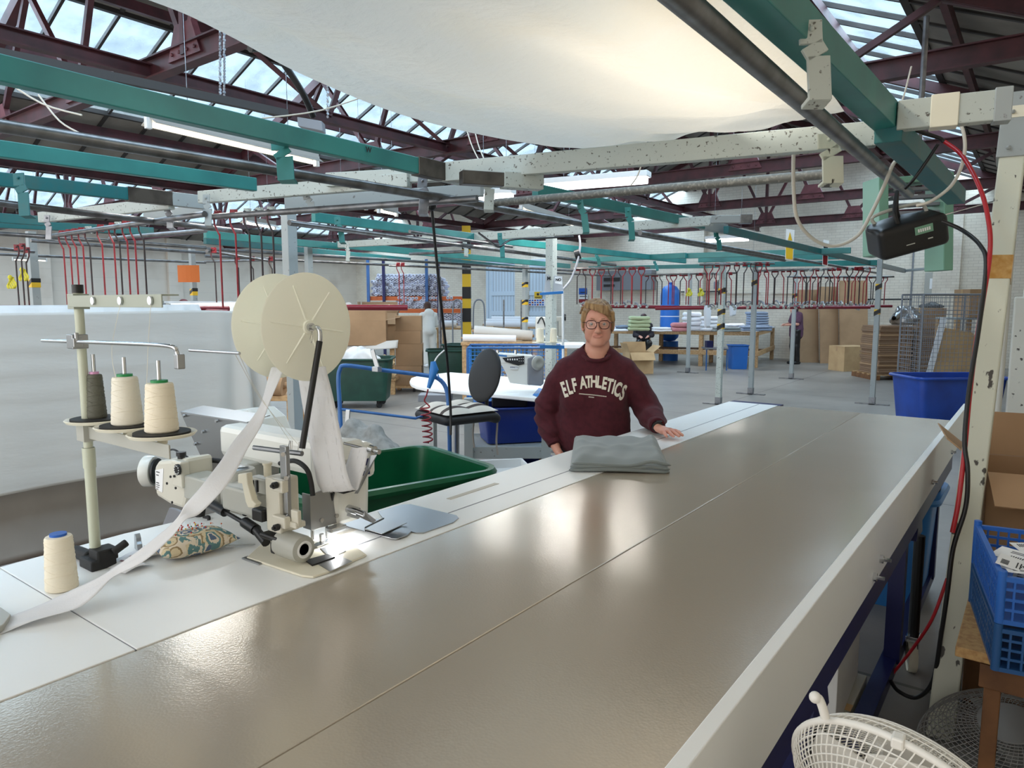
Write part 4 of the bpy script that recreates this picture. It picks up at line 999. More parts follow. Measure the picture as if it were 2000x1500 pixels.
ribbon('heading_tape', 'wide white pleated tape looping from the reel down to the roller', [
    (580, 722, 636, 716, 1.855, 1.855), (585, 755, 645, 752, 1.855, 1.845), (592, 800, 656, 800, 1.845, 1.835), (602, 850, 667, 855, 1.835, 1.82), (612, 905, 676, 912, 1.825, 1.81), (619, 942, 683, 940, 1.82, 1.805), (626, 956, 690, 953, 1.825, 1.81), (634, 962, 696, 958, 1.835, 1.82), (648, 955, 703, 946, 1.845, 1.83), (664, 930, 711, 920, 1.85, 1.835), (678, 900, 717, 896, 1.85, 1.835), (687, 874, 722, 874, 1.85, 1.835)], stitch=True)
def grey_guide():      # grey guide at the lower left corner
    a = pz(-60, 1200, ZT); b = MB()
    b.prism([pz(-80, 1180, ZT+.004), pz(3, 1198, ZT+.004), pz(22, 1212, ZT+.004), pz(8, 1232, ZT+.004), pz(-90, 1290, ZT+.004)][::-1], (0, 0, .014)); tag(b.build('tape_guide', M['machine_g'], bevel=.002), 'grey metal tape guide at the lower left corner', 'tape guide')
grey_guide()
# ================================================================== sewing machine
def fb(b, x1, y1, x2, y2, Y, dy, mi=0):
    p = py(x1, y1, Y); q = py(x2, y2, Y); b.bb((p.x, Y, p.z), (q.x, Y+dy, q.z), mi); return b
def sewing_machine():
    t = thing('sewing_machine', 'cream industrial sewing machine with puller roller at the front edge of the table', 'sewing machine', (-1.7, 1.25, ZT))
    N = lambda name, b, mt, bev=.003, sm=False, par=None: b.build(name, mt if isinstance(mt, list) else M[mt], par or t, smooth=sm, bevel=bev)
    # bed
    zt = ZT+.0025
    b = MB(); b.prism([pz(*p, zt) for p in ((515, 1062), (482, 1092), (590, 1128), (612, 1130), (640, 1121), (716, 1087), (700, 1075), (640, 1062), (560, 1050))][::-1], (0, 0, .006)); bed = N('bed_plate', b, 'ivory', .002)
    b = MB(); b.prism([pz(*p, zt+.0062) for p in ((617, 1100), (660, 1085), (688, 1097), (645, 1117))][::-1], (0, 0, .0015)); b.prism([pz(*p, zt+.0062) for p in ((625, 1072), (650, 1065), (676, 1077), (645, 1090))][::-1], (0, 0, .0015)); N('needle_plate', b, 'satin', .0005)
    b = MB(); b.prism([pz(*p, zt) for p in ((472, 1092), (484, 1088), (520, 1098), (505, 1104))][::-1], (0, 0, .004)); N('slide_cover', b, 'satin', .001)
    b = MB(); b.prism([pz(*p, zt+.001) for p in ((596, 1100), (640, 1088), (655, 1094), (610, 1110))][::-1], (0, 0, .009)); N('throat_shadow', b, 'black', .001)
    # base column and rear arm
    b = MB(); p = py(425, 985, 1.2); q = py(508, 1070, 1.2); b.bb((p.x, 1.2, zt), (q.x, 1.3, 1.06)); N('base_column', b, 'machine', .012)
    b = MB(); b.bb((-2.02, 1.22, zt), (-1.93, 1.34, 1.13)); N('column_bracket', b, 'machine_g', .008)
    b = MB(); b.bb((-2.15, 1.26, 1.12), (-1.52, 1.38, 1.225)); N('arm', b, 'machine_w', .02)
    b = MB(); b.prism([(-1.60, 1.20, 1.235), (-1.60, 1.20, 1.05), (-1.565, 1.20, 1.015), (-1.50, 1.20, 1.015), (-1.49, 1.20, 1.20), (-1.52, 1.20, 1.245)][::-1], (0, .13, 0)); N('needle_head', b, 'machine_w', .016)
    b = MB(); p = Vector((-1.489, 1.31, 1.165)); b.bb((-1.4895, 1.215, 1.145), (-1.4865, 1.322, 1.19)); lab = N('maker_label', b, 'navy', .0)
    b = MB(); put_text(b, 'brother', .03, (-1.4858, 1.268, 1.167), (0, 1, 0), (0, 0, 1), bold=.0006); N('maker_lettering', b, 'label_w', 0, par=lab)
    # steel cover plates and housing behind
    b = MB(); pl = [py(352, 805, 1.33), py(482, 826, 1.33), py(505, 862, 1.33), py(525, 888, 1.33), py(398, 905, 1.33)]; b.prism(pl[::-1], (0, .004, 0)); b.prism([py(352, 805, 1.33), py(482, 826, 1.33), py(482, 826, 1.33)+Vector((0, .09, .012)), py(352, 805, 1.33)+Vector((0, .09, .012))], (0, 0, .003)); cov = N('cover_plate', b, 'satin', .001)
    b = MB()
    for p in ((361, 812), (425, 822), (398, 843), (480, 855), (383, 867)):
        q = py(*p, 1.327); b.cyl(q, q+Vector((0, -.008, 0)), .0055, 10)
    N('cover_bolt', b, 'chrome', 0, True, cov)
    b = MB(); pl = [py(440, 803, 1.47), py(482, 800, 1.47), py(505, 820, 1.47), py(524, 868, 1.47), py(505, 880, 1.47), py(440, 870, 1.47)]; b.prism(pl[::-1], (0, .12, 0)); N('rear_housing', b, 'machine_w', .01)
    # drive unit on the left
    b = MB(); x0 = -2.30
    b.prism([py(*p, 1.09) for p in ((300, 912), (308, 900), (362, 895), (366, 960), (358, 995), (330, 985), (303, 968))][::-1], (0, .09, 0)); drv = N('drive_housing', b, 'machine', .012)
    b = MB(); b.prism([py(*p, 1.0885) for p in ((303, 918), (319, 915), (317, 962), (304, 955))][::-1], (0, .001, 0)); sl = N('warning_sticker', b, 'label_w', 0, par=drv)
    b = MB()
    for i, (yy, w) in enumerate(((922, 11), (928, 8), (943, 9), (947, 11), (951, 10), (955, 7))):
        p = py(305, yy, 1.0875); b.bb(p, p+Vector((w*.0018, .0008, .0025 if i < 3 else .0018)))
    N('sticker_print', b, 'ink', 0, par=sl)
    b = MB(); fb(b, 333, 898, 355, 955, 1.07, .03); N('gear_case', b, 'machine', .006)
    c = py(349, 917, 1.066); b = MB(); b.lathe([(.005, 0), (.0165, 0), (.0165, .006), (.005, .007)], c, (0, -1, 0), 28); dl = N('stitch_dial', b, 'black', 0, True)
    b = MB()
    for k in range(10):
        a = 2*PI*k/10; b.box(c+Vector((math.cos(a)*.0125, -.0074, math.sin(a)*.0125)), (.003, .0008, .0035), (0, -a, 0))
    N('dial_marks', b, 'label_w', 0, par=dl)
    c = py(354, 890, 1.10); b = MB(); b.cyl(c+Vector((0, 0, -.02)), c, .011, 16); b.cyl(c, c+Vector((0, 0, .012)), .0145, 20); N('knob', b, 'black', .001, True)
    c = py(302, 920, 1.15); b = MB(); b.lathe([(.01, 0), (.048, 0), (.052, .006), (.052, .03), (.048, .034), (.01, .034)], c, (-.8, -.6, 0), 36); N('handwheel', b, 'machine_w', 0, True)
    b = MB(); b.lathe([(.006, 0), (.043, 0), (.043, .006), (.006, .008)], c+Vector((.8, .6, 0))*-.002+Vector((.006, .004, 0)), (.8, .6, .0), 32); N('wheel_face', b, 'black', 0, True)
    b = MB()
    for p, s in (((334, 931), 5), ((327, 944), 5), ((344, 953), 5), ((337, 981), 5), ((341, 930), 4)):
        q = py(*p, 1.068); b.cyl(q, q+Vector((0, -.003, 0)), .004, 8)
    N('screw', b, 'black', 0, True)
    # transverse box arm + cylinder
    b = MB(); a0 = py(356, 927, 1.08); b.bb((a0.x, 1.08, a0.z-.072), (-1.86, 1.16, a0.z)); N('box_arm', b, 'machine_g', .006)
    c = py(460, 980, 1.13); b = MB(); b.lathe([(.04, 0), (.05, .004), (.05, .085), (.047, .098), (.03, .101)], (c.x+.01, 1.135, c.z), (0, 0, 1), 40); N('motor_cylinder', b, 'machine_g', 0, True)
    b = MB(); b.lathe([(.012, 0), (.036, 0), (.03, .005), (.01, .006)], (c.x+.01, 1.135, c.z+.100), (0, 0, 1), 30); N('motor_cap', b, 'satin', 0, True)
    b = MB()
    for dx in (-.02, .005, .022): b.bb((c.x+dx, 1.083, c.z+.05), (c.x+dx+.0025, 1.09, c.z+.095))
    N('vent_slots', b, 'black', 0)
    b = MB(); b.bb((-1.79, 1.05, 1.055), (-1.62, 1.14, 1.125)); N('gear_block', b, 'machine_g', .008)
    b = MB(); fb(b, 516, 930, 548, 1045, 1.03, .06); N('slider_block', b, 'machine', .006)
    b = MB(); fb(b, 528, 935, 551, 965, 1.015, .02); N('slider_clamp', b, 'machine', .004); b = MB(); fb(b, 530, 1005, 556, 1035, 1.015, .02); N('slider_clamp', b, 'machine', .004)
    b = MB()
    for p in ((541, 947), (544, 1029)):
        q = py(*p, 1.012); b.cyl(q, q+Vector((.0, -.012, 0)), .0085, 12); b.cyl(q, q+Vector((0, -.018, 0)), .0045, 8)
    N('clamp_knob', b, 'black', .001, True)
    b = MB(); q = [py(*p, 1.0) for p in ((464, 926), (481, 924), (483, 946), (492, 978), (500, 985), (495, 992), (484, 992), (479, 980), (472, 945), (464, 944))]; b.prism(q[::-1], (0, .018, 0)); N('lift_lever', b, 'ivory', .003)
    b = MB(); fb(b, 487, 930, 520, 968, 1.05, .03); N('lever_housing', b, 'machine_g', .004)
    b = MB(); fb(b, 490, 938, 494, 962, 1.045, .006); fb(b, 498, 938, 502, 962, 1.045, .006); N('lever_slot', b, 'black', .001)
    b = MB(); c = py(523, 930, 1.06); b.cyl(c, c+Vector((0, 0, .03)), .010, 16); b.cyl(c+Vector((0, 0, .03)), c+Vector((0, 0, .036)), .0125, 16); N('tension_post', b, 'ivory', .001, True)
    b = MB(); fb(b, 545, 870, 563, 1020, 1.04, .012); bar_ = N('vertical_bar', b, 'satin', .002)
    b = MB()
    for p in ((561, 931), (561, 1009), (555, 885)):
        q = py(*p, 1.038); b.cyl(q, q+Vector((.012, -.012, 0)), .006, 8)
    N('bar_bolt', b, 'chrome', 0, True, bar_)
    b = MB(); fb(b, 553, 1015, 578, 1034, 1.03, .03); fb(b, 567, 995, 582, 1030, 1.035, .012); N('link_bracket', b, 'machine', .003)
    # black under-arm rods and hoses
    b = MB(); b.tube([py(395, 975, 1.06), py(440, 1000, 1.06)], .014, 12); b.tube([py(440, 1000, 1.06), py(478, 1022, 1.055)], .006, 10); b.tube([py(478, 1020, 1.055), py(500, 1035, 1.05)], .015, 12); b.tube([py(500, 1035, 1.05), py(520, 1060, 1.04)], .012, 10); N('air_cylinder', b, 'black', 0, True)
    b = MB(); fb(b, 490, 992, 511, 1022, 1.02, .03); fb(b, 505, 1040, 540, 1062, 1.02, .05); fb(b, 526, 1058, 536, 1084, 1.02, .012); fb(b, 470, 980, 478, 1010, 1.06, .02); N('puller_arm', b, 'black', .005)
    b = MB(); b.tube(spline([py(547, 905, 1.16), py(575, 900, 1.12), py(598, 915, 1.10), py(607, 940, 1.10), py(611, 968, 1.10)], 6), .0065, 10); b.tube(spline([py(385, 915, 1.16), py(400, 900, 1.18), py(425, 900, 1.2), py(450, 905, 1.22)], 6), .008, 10); b.tube(spline([py(322, 882, 1.14), py(338, 878, 1.12), py(352, 885, 1.12), py(375, 900, 1.13), py(384, 925, 1.13)], 6), .003, 8); N('black_hose', b, 'blackm', 0, True)
    b = MB(); b.tube(spline([py(393, 990, 1.13), py(390, 1015, 1.12), py(386, 1045, 1.12)], 5), .014, 10); b.tube(spline([py(398, 1012, 1.12), py(408, 1010, 1.12), py(406, 1025, 1.11)], 4), .005, 8); N('cable_bundle', b, 'blackm', 0, True)
    b = MB(); b.prism([py(*p, 1.2) for p in ((330, 992), (342, 995), (372, 1010), (374, 1062), (300, 1068))][::-1], (0, .012, 0)); N('dark_guard', b, 'greymetal', .002)
    # puller roller (axis X)
    c = py(587, 1087, 1.04); b = MB(); r = .034
    b.lathe([(r*.82, 0), (r*.98, .004), (r, .010), (r, .082), (r*.96, .090), (r*.62, .094), (r*.6, .088), (r*.58, .04)], (c.x-.09, 1.05, ZT+.012+r), (1, 0, 0), 40); ro = N('puller_roller', b, 'machine_g', 0, True)
    b = MB(); b.lathe([(r*.42, 0), (r*.64, 0), (r*.64, .003), (r*.5, .004), (r*.42, 0.0)], (c.x+.0015, 1.05, ZT+.012+r), (1, 0, 0), 32); N('roller_bushing', b, 'label_w', 0, True, ro)
    # needle area
    b = MB(); b.prism([(-1.505, 1.13, 1.125), (-1.505, 1.13, 1.028), (-1.505, 1.255, 1.028), (-1.505, 1.255, 1.14)], (.004, 0, 0)); b.bb((-1.535, 1.128, 1.03), (-1.501, 1.132, 1.125)); fp = N('face_plate', b, 'satin', .001)
    b = MB()
    for y in (1.16, 1.21): b.cyl((-1.501, y, 1.05), (-1.495, y, 1.05), .006, 10)
    N('face_bolt', b, 'chrome', 0, True, fp)
    b = MB(); b.bb((-1.50, 1.20, 1.118), (-1.455, 1.245, 1.145)); N('sensor_box', b, 'black', .003)
    b = MB(); b.tube([(-1.525, 1.15, 1.04), (-1.525, 1.15, .995)], .005, 10); b.tube([(-1.525, 1.15, .995), (-1.525, 1.15, .981)], .0012, 6); b.tube([(-1.51, 1.185, 1.05), (-1.51, 1.185, .992)], .004, 10); N('needle_bar', b, 'chrome', 0, True)
    b = MB(); b.box((-1.505, 1.165, .985), (.022, .05, .005), (.1, 0, 0)); b.box((-1.505, 1.165, .998), (.008, .012, .025)); N('presser_foot', b, 'chrome', .001)
    b = MB(); b.box((-1.49, 1.20, 1.02), (.03, .05, .012)); led = N('work_light', b, 'chrome', .002)
    b = MB(); b.box((-1.488, 1.20, 1.0135), (.012, .02, .001)); N('led', b, mat('lit_white_led', (255, 255, 255), .3, emit=(255, 255, 255), estr=30), 0, par=led) if False else b.build('led', mat('lit_white_led', (255, 255, 255), .3, emit=(255, 255, 255), estr=40), led)
    l = area('led_light', (-1.487, 1.198, 1.012), (0, .15, 0), .01, .01, .35, (1, 1, 1)); l.parent = led; l.matrix_parent_inverse = Matrix(); l.location = Vector((-1.487, 1.198, 1.011))-Vector((-1.7, 1.25, ZT))
    # chrome bar with tape roller at right
    a = pd(496, 874, 1.93); bq = pd(590, 886, 1.86); b = MB(); b.tube([a, bq], .007, 12); N('blue_steel_rod', b, 'steel', 0, True)
    a = pd(672, 866, 1.88); e = pd(728, 880, 1.83); b = MB(); b.tube([a, e], .0035, 8); b.cyl(pd(723, 877, 1.83), pd(731, 880, 1.82), .012, 12); b.cyl(pd(731, 880, 1.82), pd(741, 883, 1.81), .007, 10); N('tape_roller', b, 'chrome', 0, True)
    b = MB(); b.prism([pd(*p) for p in ((736, 888, 1.83), (722, 890, 1.84), (708, 935, 1.85), (692, 964, 1.87), (699, 964, 1.87), (724, 915, 1.84))], Vector(_f)*.003); N('roller_bracket', b, 'satin', 0)
    b = MB(); b.tube(spline([py(652, 962, 1.2), py(646, 985, 1.2), py(640, 1000, 1.2)], 4), .003, 6); N('thin_cable', b, 'black', 0, True)
    b = MB(); b.cyl(pd(567, 878, 1.87), pd(567, 862, 1.87), .002, 6); b.tube([pd(562, 878, 1.87), pd(566, 861, 1.87), pd(571, 861, 1.87), pd(570, 878, 1.87)], .0012, 5); b.tube([pd(582, 880, 1.87), pd(584, 864, 1.87), pd(590, 864, 1.87), pd(590, 880, 1.87)], .0012, 5); N('thread_guide', b, 'chrome', 0)
sewing_machine()
def table_items():
    zt = ZT+.0022
    b = MB(); b.prism([pz(*p, zt) for p in ((738, 1000), (785, 987), (802, 986), (892, 1008), (896, 1013), (885, 1022), (828, 1042), (812, 1042), (760, 1030))][::-1], (0, 0, .003)); o = b.build('steel_plate', M['satin'], bevel=.001)
    tag(o, 'flat stainless plate with rounded corners lying across the table groove', 'metal plate')
    t = thing('hem_folder', 'steel hem folder with hinge bracket on a small base plate', 'hem folder', pz(740, 1040, zt))
    b = MB(); b.prism([pz(*p, zt+.0035) for p in ((668, 1027), (700, 1010), (740, 1015), (805, 1038), (795, 1047), (775, 1054), (764, 1053))][::-1], (0, 0, .003)); b.build('base_plate', M['satin'], t, bevel=.001)
    b = MB(); z = zt+.012; b.prism([pz(*p, z+.010) for p in ((712, 1034), (750, 1015), (795, 1022), (746, 1044))][::-1], (0, 0, .002)); b.prism([pz(*p, z-.004) for p in ((712, 1034), (750, 1015), (795, 1022), (746, 1044))][::-1], (0, 0, .002))
    b.bar(pz(712, 1034, z+.003), pz(750, 1015, z+.003), .002, .014); b.build('folder_sleeve', M['satin'], t, bevel=.001)
    b = MB(); b.prism([pd(*p) for p in ((702, 1010, 1.93), (708, 996, 1.93), (735, 1016, 1.9), (728, 1022, 1.9))], Vector(_f)*.004); b.build('hinge_plate', M['satin'], t)
    b = MB(); b.tube([pd(664, 988, 1.96), pd(700, 1000, 1.94)], .012, 12); b.tube([pd(659, 984, 1.97), pd(664, 988, 1.96)], .004, 8); b.tube([pd(697, 998, 1.93), pd(712, 1004, 1.92)], .008, 10); b.build('hinge_pin', M['chrome'], t, smooth=True)
    b = MB(); b.prism([pd(*p) for p in ((661, 1004, 1.96), (700, 1014, 1.93), (705, 1009, 1.93), (665, 998, 1.96))], Vector(_f)*.02); b.build('hinge_block', M['satin'], t, bevel=.001)
    # pin cushion
    c = (pz(300, 1100, zt)+pz(450, 1062, zt))/2; ax = (pz(450, 1062, zt)-pz(300, 1100, zt)); Ln = ax.length; ax.normalize(); ay = Vector((-ax.y, ax.x, 0))
    t = thing('pincushion', 'floral pincushion full of coloured pins', 'pincushion', c)
    m, n, l, p = _mat('floral_cotton'); tc = n.new('ShaderNodeTexCoord'); mp = n.new('ShaderNodeMapping'); mp.inputs['Scale'].default_value = (26, 26, 14)
    v = n.new('ShaderNodeTexVoronoi'); nz = n.new('ShaderNodeTexNoise'); nz.inputs['Scale'].default_value = 45; nz.inputs['Detail'].default_value = 3
    mxv = n.new('ShaderNodeMixRGB'); mxv.inputs[0].default_value = .35; l.new(tc.outputs['Object'], mp.inputs[0]); l.new(mp.outputs[0], mxv.inputs[1]); l.new(tc.outputs['Object'], nz.inputs[0])
    l.new(nz.outputs['Color'], mxv.inputs[2]); v.inputs['Scale'].default_value = 1.6; l.new(mxv.outputs[0], v.inputs[0])
    r = n.new('ShaderNodeValToRGB'); r.color_ramp.interpolation = 'CONSTANT'; e = r.color_ramp.elements; e[0].position = 0; e[0].color = L((222, 208, 186))+(1,); e[1].position = .30; e[1].color = L((88, 104, 128))+(1,)
    for q, cc in ((.46, (222, 208, 186)), (.56, (96, 132, 132)), (.68, (214, 196, 160)), (.80, (150, 128, 92)), (.88, (222, 208, 186))):
        k = e.new(q); k.color = L(cc)+(1,)
    sp = n.new('ShaderNodeSeparateColor'); l.new(v.outputs['Color'], sp.inputs[0]); ad = n.new('ShaderNodeMath'); ad.operation = 'MULTIPLY_ADD'; l.new(v.outputs['Distance'], ad.inputs[0]); ad.inputs[1].default_value = .75; ms = n.new('ShaderNodeMath'); ms.operation = 'MULTIPLY'; ms.inputs[1].default_value = .55; l.new(sp.outputs[0], ms.inputs[0]); l.new(ms.outputs[0], ad.inputs[2]); l.new(ad.outputs[0], r.inputs[0]); l.new(r.outputs[0], p.inputs['Base Color']); p.inputs['Roughness'].default_value = .85
    def pil(u, v):
        x = (u-.5)*2; y = (v-.5)*2; return x, y
    W2, L2, Hh = .062, Ln/2, .032
    def surf(x, y, s):
        k = (max(0, 1-abs(x)**2.4)*max(0, 1-abs(y)**2.4))**.5; pinch = 1-.10*(1-abs(x))*abs(y)-.10*(1-abs(y))*abs(x)
        return c+ax*(x*L2*pinch)+ay*(y*W2*pinch)+Vector((0, 0, Hh*.95+s*k*Hh*(1 if s > 0 else .93)))
    b = MB(); b.grid(lambda u, v_: surf(u*2-1, v_*2-1, 1), 25, 21); b.grid(lambda u, v_: surf(1-u*2, v_*2-1, -1), 25, 21); b.build('cushion_body', m, t, smooth=2)
    cols = [mat('pin_head_'+q, cc, .25) for q, cc in (('red', (190, 40, 36)), ('yellow', (226, 196, 60)), ('white', (236, 236, 236)), ('orange', (214, 100, 50)), ('green', (60, 130, 80)), ('blue', (60, 80, 150)))]
    rr = random.Random(4); protos = []
    for k in range(44):
        q = rr.random(); x = rr.gauss(-.05 if q < .7 else .3, .28); y = rr.gauss(0, .3); x = max(-.8, min(.85, x)); y = max(-.7, min(.7, y)); s0 = surf(x, y, 1); d = Vector((rr.uniform(-.5, .5), rr.uniform(-.5, .5), 1)).normalized(); hl = rr.uniform(.004, .014)
        b = MB(); b.ell(s0+d*hl, (.0021, .0021, .0021), 7, 5, 0); b.cyl(s0-d*.003, s0+d*hl, .0004, 4, 1); b.build('pin', [cols[rr.choice((0, 0, 3, 3, 1, 2, 4, 5, 0))], M['chrome']], t, smooth=True)
    # leaflets, tweezers, metal tab
    for k, (lab, pts) in enumerate((('white leaflet with red marks under the tape, front one', ((205, 1108), (262, 1082), (300, 1088), (240, 1112))), ('white leaflet curving behind the front one', ((222, 1098), (280, 1074), (326, 1082), (262, 1102))), ('lilac tinted leaflet below the others beside the pincushion', ((215, 1112), (270, 1096), (300, 1103), (244, 1120))))):
        q = [pz(*p, zt+.001+.002*k) for p in pts]; b = MB(); b.grid(lambda u, v_: q[0].lerp(q[1], u).lerp(q[3].lerp(q[2], u), v_)+Vector((0, 0, .008*math.sin(PI*u))), 9, 4, .0005); b.grid(lambda u, v_: (q[0].lerp(q[1], .3+.06*u)).lerp(q[3].lerp(q[2], .3+.06*u), .3+.3*v_)+Vector((0, 0, .0012+.008*math.sin(PI*(.3+.06*u)))), 2, 2, .0002, 1)
        tag(b.build('leaflet', [M['white_paper'], M['red']], smooth=2), lab, 'leaflet')
    b = MB(); a = pz(440, 1068, zt+.012); e_ = pz(498, 1063, zt+.002); b.bar(a, e_, .006, .002); b.bar(a+Vector((0, 0, .003)), e_, .005, .0015); tag(b.build('tweezers', M['chrome']), 'steel tweezers lying behind the pincushion', 'tweezers')
    b = MB(); f0 = pz(262, 1076, zt); b.prism([f0+Vector((-.02, .01, 0)), f0+Vector((.02, .0, 0)), f0+Vector((.018, .0, .02)), f0+Vector((.006, .004, .026)), f0+Vector((.006, .004, .034)), f0+Vector((-.004, .006, .044)), f0+Vector((-.017, .01, .04))], (.003, .012, 0)); tag(b.build('metal_tab', M['satin'], bevel=.001), 'small bent steel tab standing at the table edge', 'metal tab')
table_items()
def bundle():
    z0 = ZT+.004
    FLp, FRp, BRp, BLp = pz(1113, 920, z0), pz(1308, 923, z0), pz(1285, 868, z0), pz(1122, 856, z0)
    t = thing('folded_fabric', 'folded grey cotton fabric lying on the table in front of the woman', 'fabric', (FLp+BRp)/2)
    def top(u, v, h):
        p = FLp.lerp(FRp, u).lerp(BLp.lerp(BRp, u), v)
        e = min(1, 9*min(u, 1-u), 7*min(v, 1-v)); e = max(e, 0)**.5
        w = .006*math.sin(7*u+4*v)+.006*math.exp(-((v-.35-.25*u)/.06)**2)+.005*math.exp(-((v-.7+.4*u)/.05)**2)+.003*math.sin(23*u-9*v)
        lift = .022*math.exp(-((u-.93)/.10)**2)*(.3+v)
        return p+Vector((0, 0, h*e+w*e+lift*e+.003))
    b = MB(); b.grid(lambda u, v: top(u, v, .036), 50, 34); b.grid(lambda u, v: top(1-u, v, 0)*1-Vector((0, 0, .003)), 20, 14); b.build('top_layer', M['greyfab'], t, smooth=2)
    for k in range(3):
        b = MB(); s = .008*k; zz = .006+.011*k
        pts = [FLp.lerp(FRp, f)+Vector((.002*math.sin(9*f+k)+.004*k, -.006-.003*math.sin(5*f+k*2)+.002*k, zz+.004*math.sin(4*f+k)+(.010*k*math.exp(-((f-.8)/.15)**2)))) for f in [i/20 for i in range(21)]]
        b.tube(pts, [.002+.0055*min(1, i, 20-i) for i in range(21)], 8); b.build('fold_edge', M['greyfab'], t, smooth=2)
bundle()
# ================================================================== people
def rl(*segs):      # rectilinear axis with (start, step) ... end
    out = []
    for (a, s), nxt in zip(segs[:-1], segs[1:]):
        out += list(np.arange(a, nxt[0]-1e-9, s))
    out.append(segs[-1][0]); return np.array(out)
def frame_xf(base, fdir):
    f_ = Vector((fdir[0], fdir[1], 0)).normalized(); r_ = Vector((-f_.y, f_.x, 0))   # image-right when she faces the viewer
    B = np.array([list(r_), list(f_), [0, 0, 1]]); b0 = np.array(base)
    return (lambda P: P@B+b0), (lambda p: Vector(np.array(p)@B+b0))
def woman():
    base = (-1.86, 3.22, 0); fd = (1.86, -3.22)
    xf, w1 = frame_xf(base, fd)
    t = thing('person', 'woman with short blond hair and glasses wearing a burgundy sweatshirt at the table', 'person', base)
    HZ = 1.518   # eye level
    hx = .006
    v = Vol(rl((-.36, .012), (-.10, .0032), (.10, .008), (.235, .0034), (.43, 0)), rl((-.20, .010), (-.11, .0034), (.135, .008), (.18, .0036), (.44, 0)), rl((-.01, .02), (.80, .008), (.955, .0032), (1.06, .01), (1.37, .0032), (1.67, 0)))
    # head ------------------------------------------------
    v.ell((hx, -.012, HZ+.033), (.074, .090, .086), .01)                 # skull
    v.ell((hx, .016, HZ+.005), (.069, .070, .092), .02)                  # face front
    v.ell((hx, .024, HZ-.053), (.058, .054, .050), .025)                 # jaw
    v.ell((hx, .057, HZ-.087), (.028, .022, .018), .02)                 # chin
    v.ell((hx, .045, HZ-.103), (.035, .030, .015), .02)                  # under-chin fullness
    for s in (-1, 1):
        v.ell((hx+s*.036, .060, HZ-.030), (.020, .018, .020), .02)       # cheek
        v.ell((hx+s*.045, .03, HZ-.066), (.018, .030, .026), .02)        # jowl
        v.ell((hx+s*.030, .083, HZ+.022), (.020, .008, .007), .012)      # brow
        v.ell((hx+s*.031, .091, HZ+.000), (.017, .011, .011), .010, sub=True)   # socket
        v.ell((hx+s*.031, .074, HZ+.000), (.0135, .0125, .0125), .003)   # eyeball bulge
        v.cap((hx+s*.016, .0845, HZ+.0068), (hx+s*.047, .078, HZ+.0042), .0056, .0044, .004)  # upper lid
        v.cap((hx+s*.017, .0845, HZ-.0078), (hx+s*.045, .077, HZ-.0068), .0044, .0036, .004)
        v.ell((hx+s*.0095, .094, HZ-.040), (.0075, .009, .0065), .006)   # nostril wing
        v.ell((hx+s*.0065, .098, HZ-.0465), (.0030, .004, .0028), .002, sub=True)
        v.ell((hx+s*.078, -.005, HZ-.012), (.008, .019, .031), .006, rot=(.15, 0, s*.35))  # ear
        v.ell((hx+s*.084, .002, HZ-.008), (.004, .010, .018), .004, sub=True, rot=(.15, 0, s*.35))
        v.cap((hx+s*.020, .085, HZ-.038), (hx+s*.033, .070, HZ-.072), .0022, .002, .006, sub=True)  # nasolabial fold
    v.chain([(hx, .080, HZ+.012), (hx, .093, HZ-.015), (hx, .103, HZ-.036), (hx, .090, HZ-.046)], [.008, .0085, .0115, .007], .008)
    v.cap((hx-.022, .082, HZ-.0625), (hx+.022, .082, HZ-.0625), .0045, .0045, .006)     # lips
    v.ell((hx, .086, HZ-.0605), (.019, .0045, .0032), .004); v.ell((hx, .085, HZ-.068), (.017, .0045, .0036), .004)
    v.cap((hx-.024, .0885, HZ-.0640), (hx+.024, .0885, HZ-.0640), .0014, .0014, .002, sub=True)
    # neck and torso core
    v.chain([(hx, -.02, HZ-.06), (hx, -.022, HZ-.13), (-.01, -.03, HZ-.19)], [.058, .060, .085], .02)
    v.cap((-.12, -.03, 1.265), (.12, -.03, 1.265), .045, .045, .04)
    v.ell((-.01, -.02, 1.15), (.16, .10, .20), .05); v.ell((-.01, -.02, .93), (.16, .11, .14), .05)
    for s in (-1, 1):
        v.chain([(-.01+s*.085, -.02, .85), (s*.09, -.02, .48), (s*.09, -.03, .08)], [.085, .055, .040], .02)
        v.cap((s*.09, -.03, .04), (s*.10, .12, .03), .035, .03, .02)
    # her left arm (image right) to the table
    hp = [(.205, -.03, 1.22), (.268, -.005, 1.07), (.300, .16, 1.022)]
    v.chain([(.14, -.03, 1.25)]+hp+[(.305, .20, 1.018)], [.05, .046, .040, .027, .026], .01)
    # hand: palm, fingers, thumb (lying on the cloth edge / table)
    pz0 = .988
    palm0 = np.array((.308, .215, 1.012)); d = np.array((.52, .83, 0)); d /= np.linalg.norm(d); sd = np.array((d[1], -d[0], 0))
    pc = palm0+d*.045
    v.cap(palm0, palm0+d*.030, .023, .026, .01, flat=(1, 1, .62)); v.cap(palm0+d*.02-sd*.018+(0, 0, -.004), palm0+d*.065-sd*.022+(0, 0, -.010), .015, .013, .008, flat=(1, 1, .8)); v.cap(palm0+d*.02+sd*.016+(0, 0, -.004), palm0+d*.062+sd*.022+(0, 0, -.010), .015, .013, .008, flat=(1, 1, .8)); v.cap(palm0+d*.03, palm0+d*.068+(0, 0, -.007), .019, .015, .008, flat=(1, 1, .7))
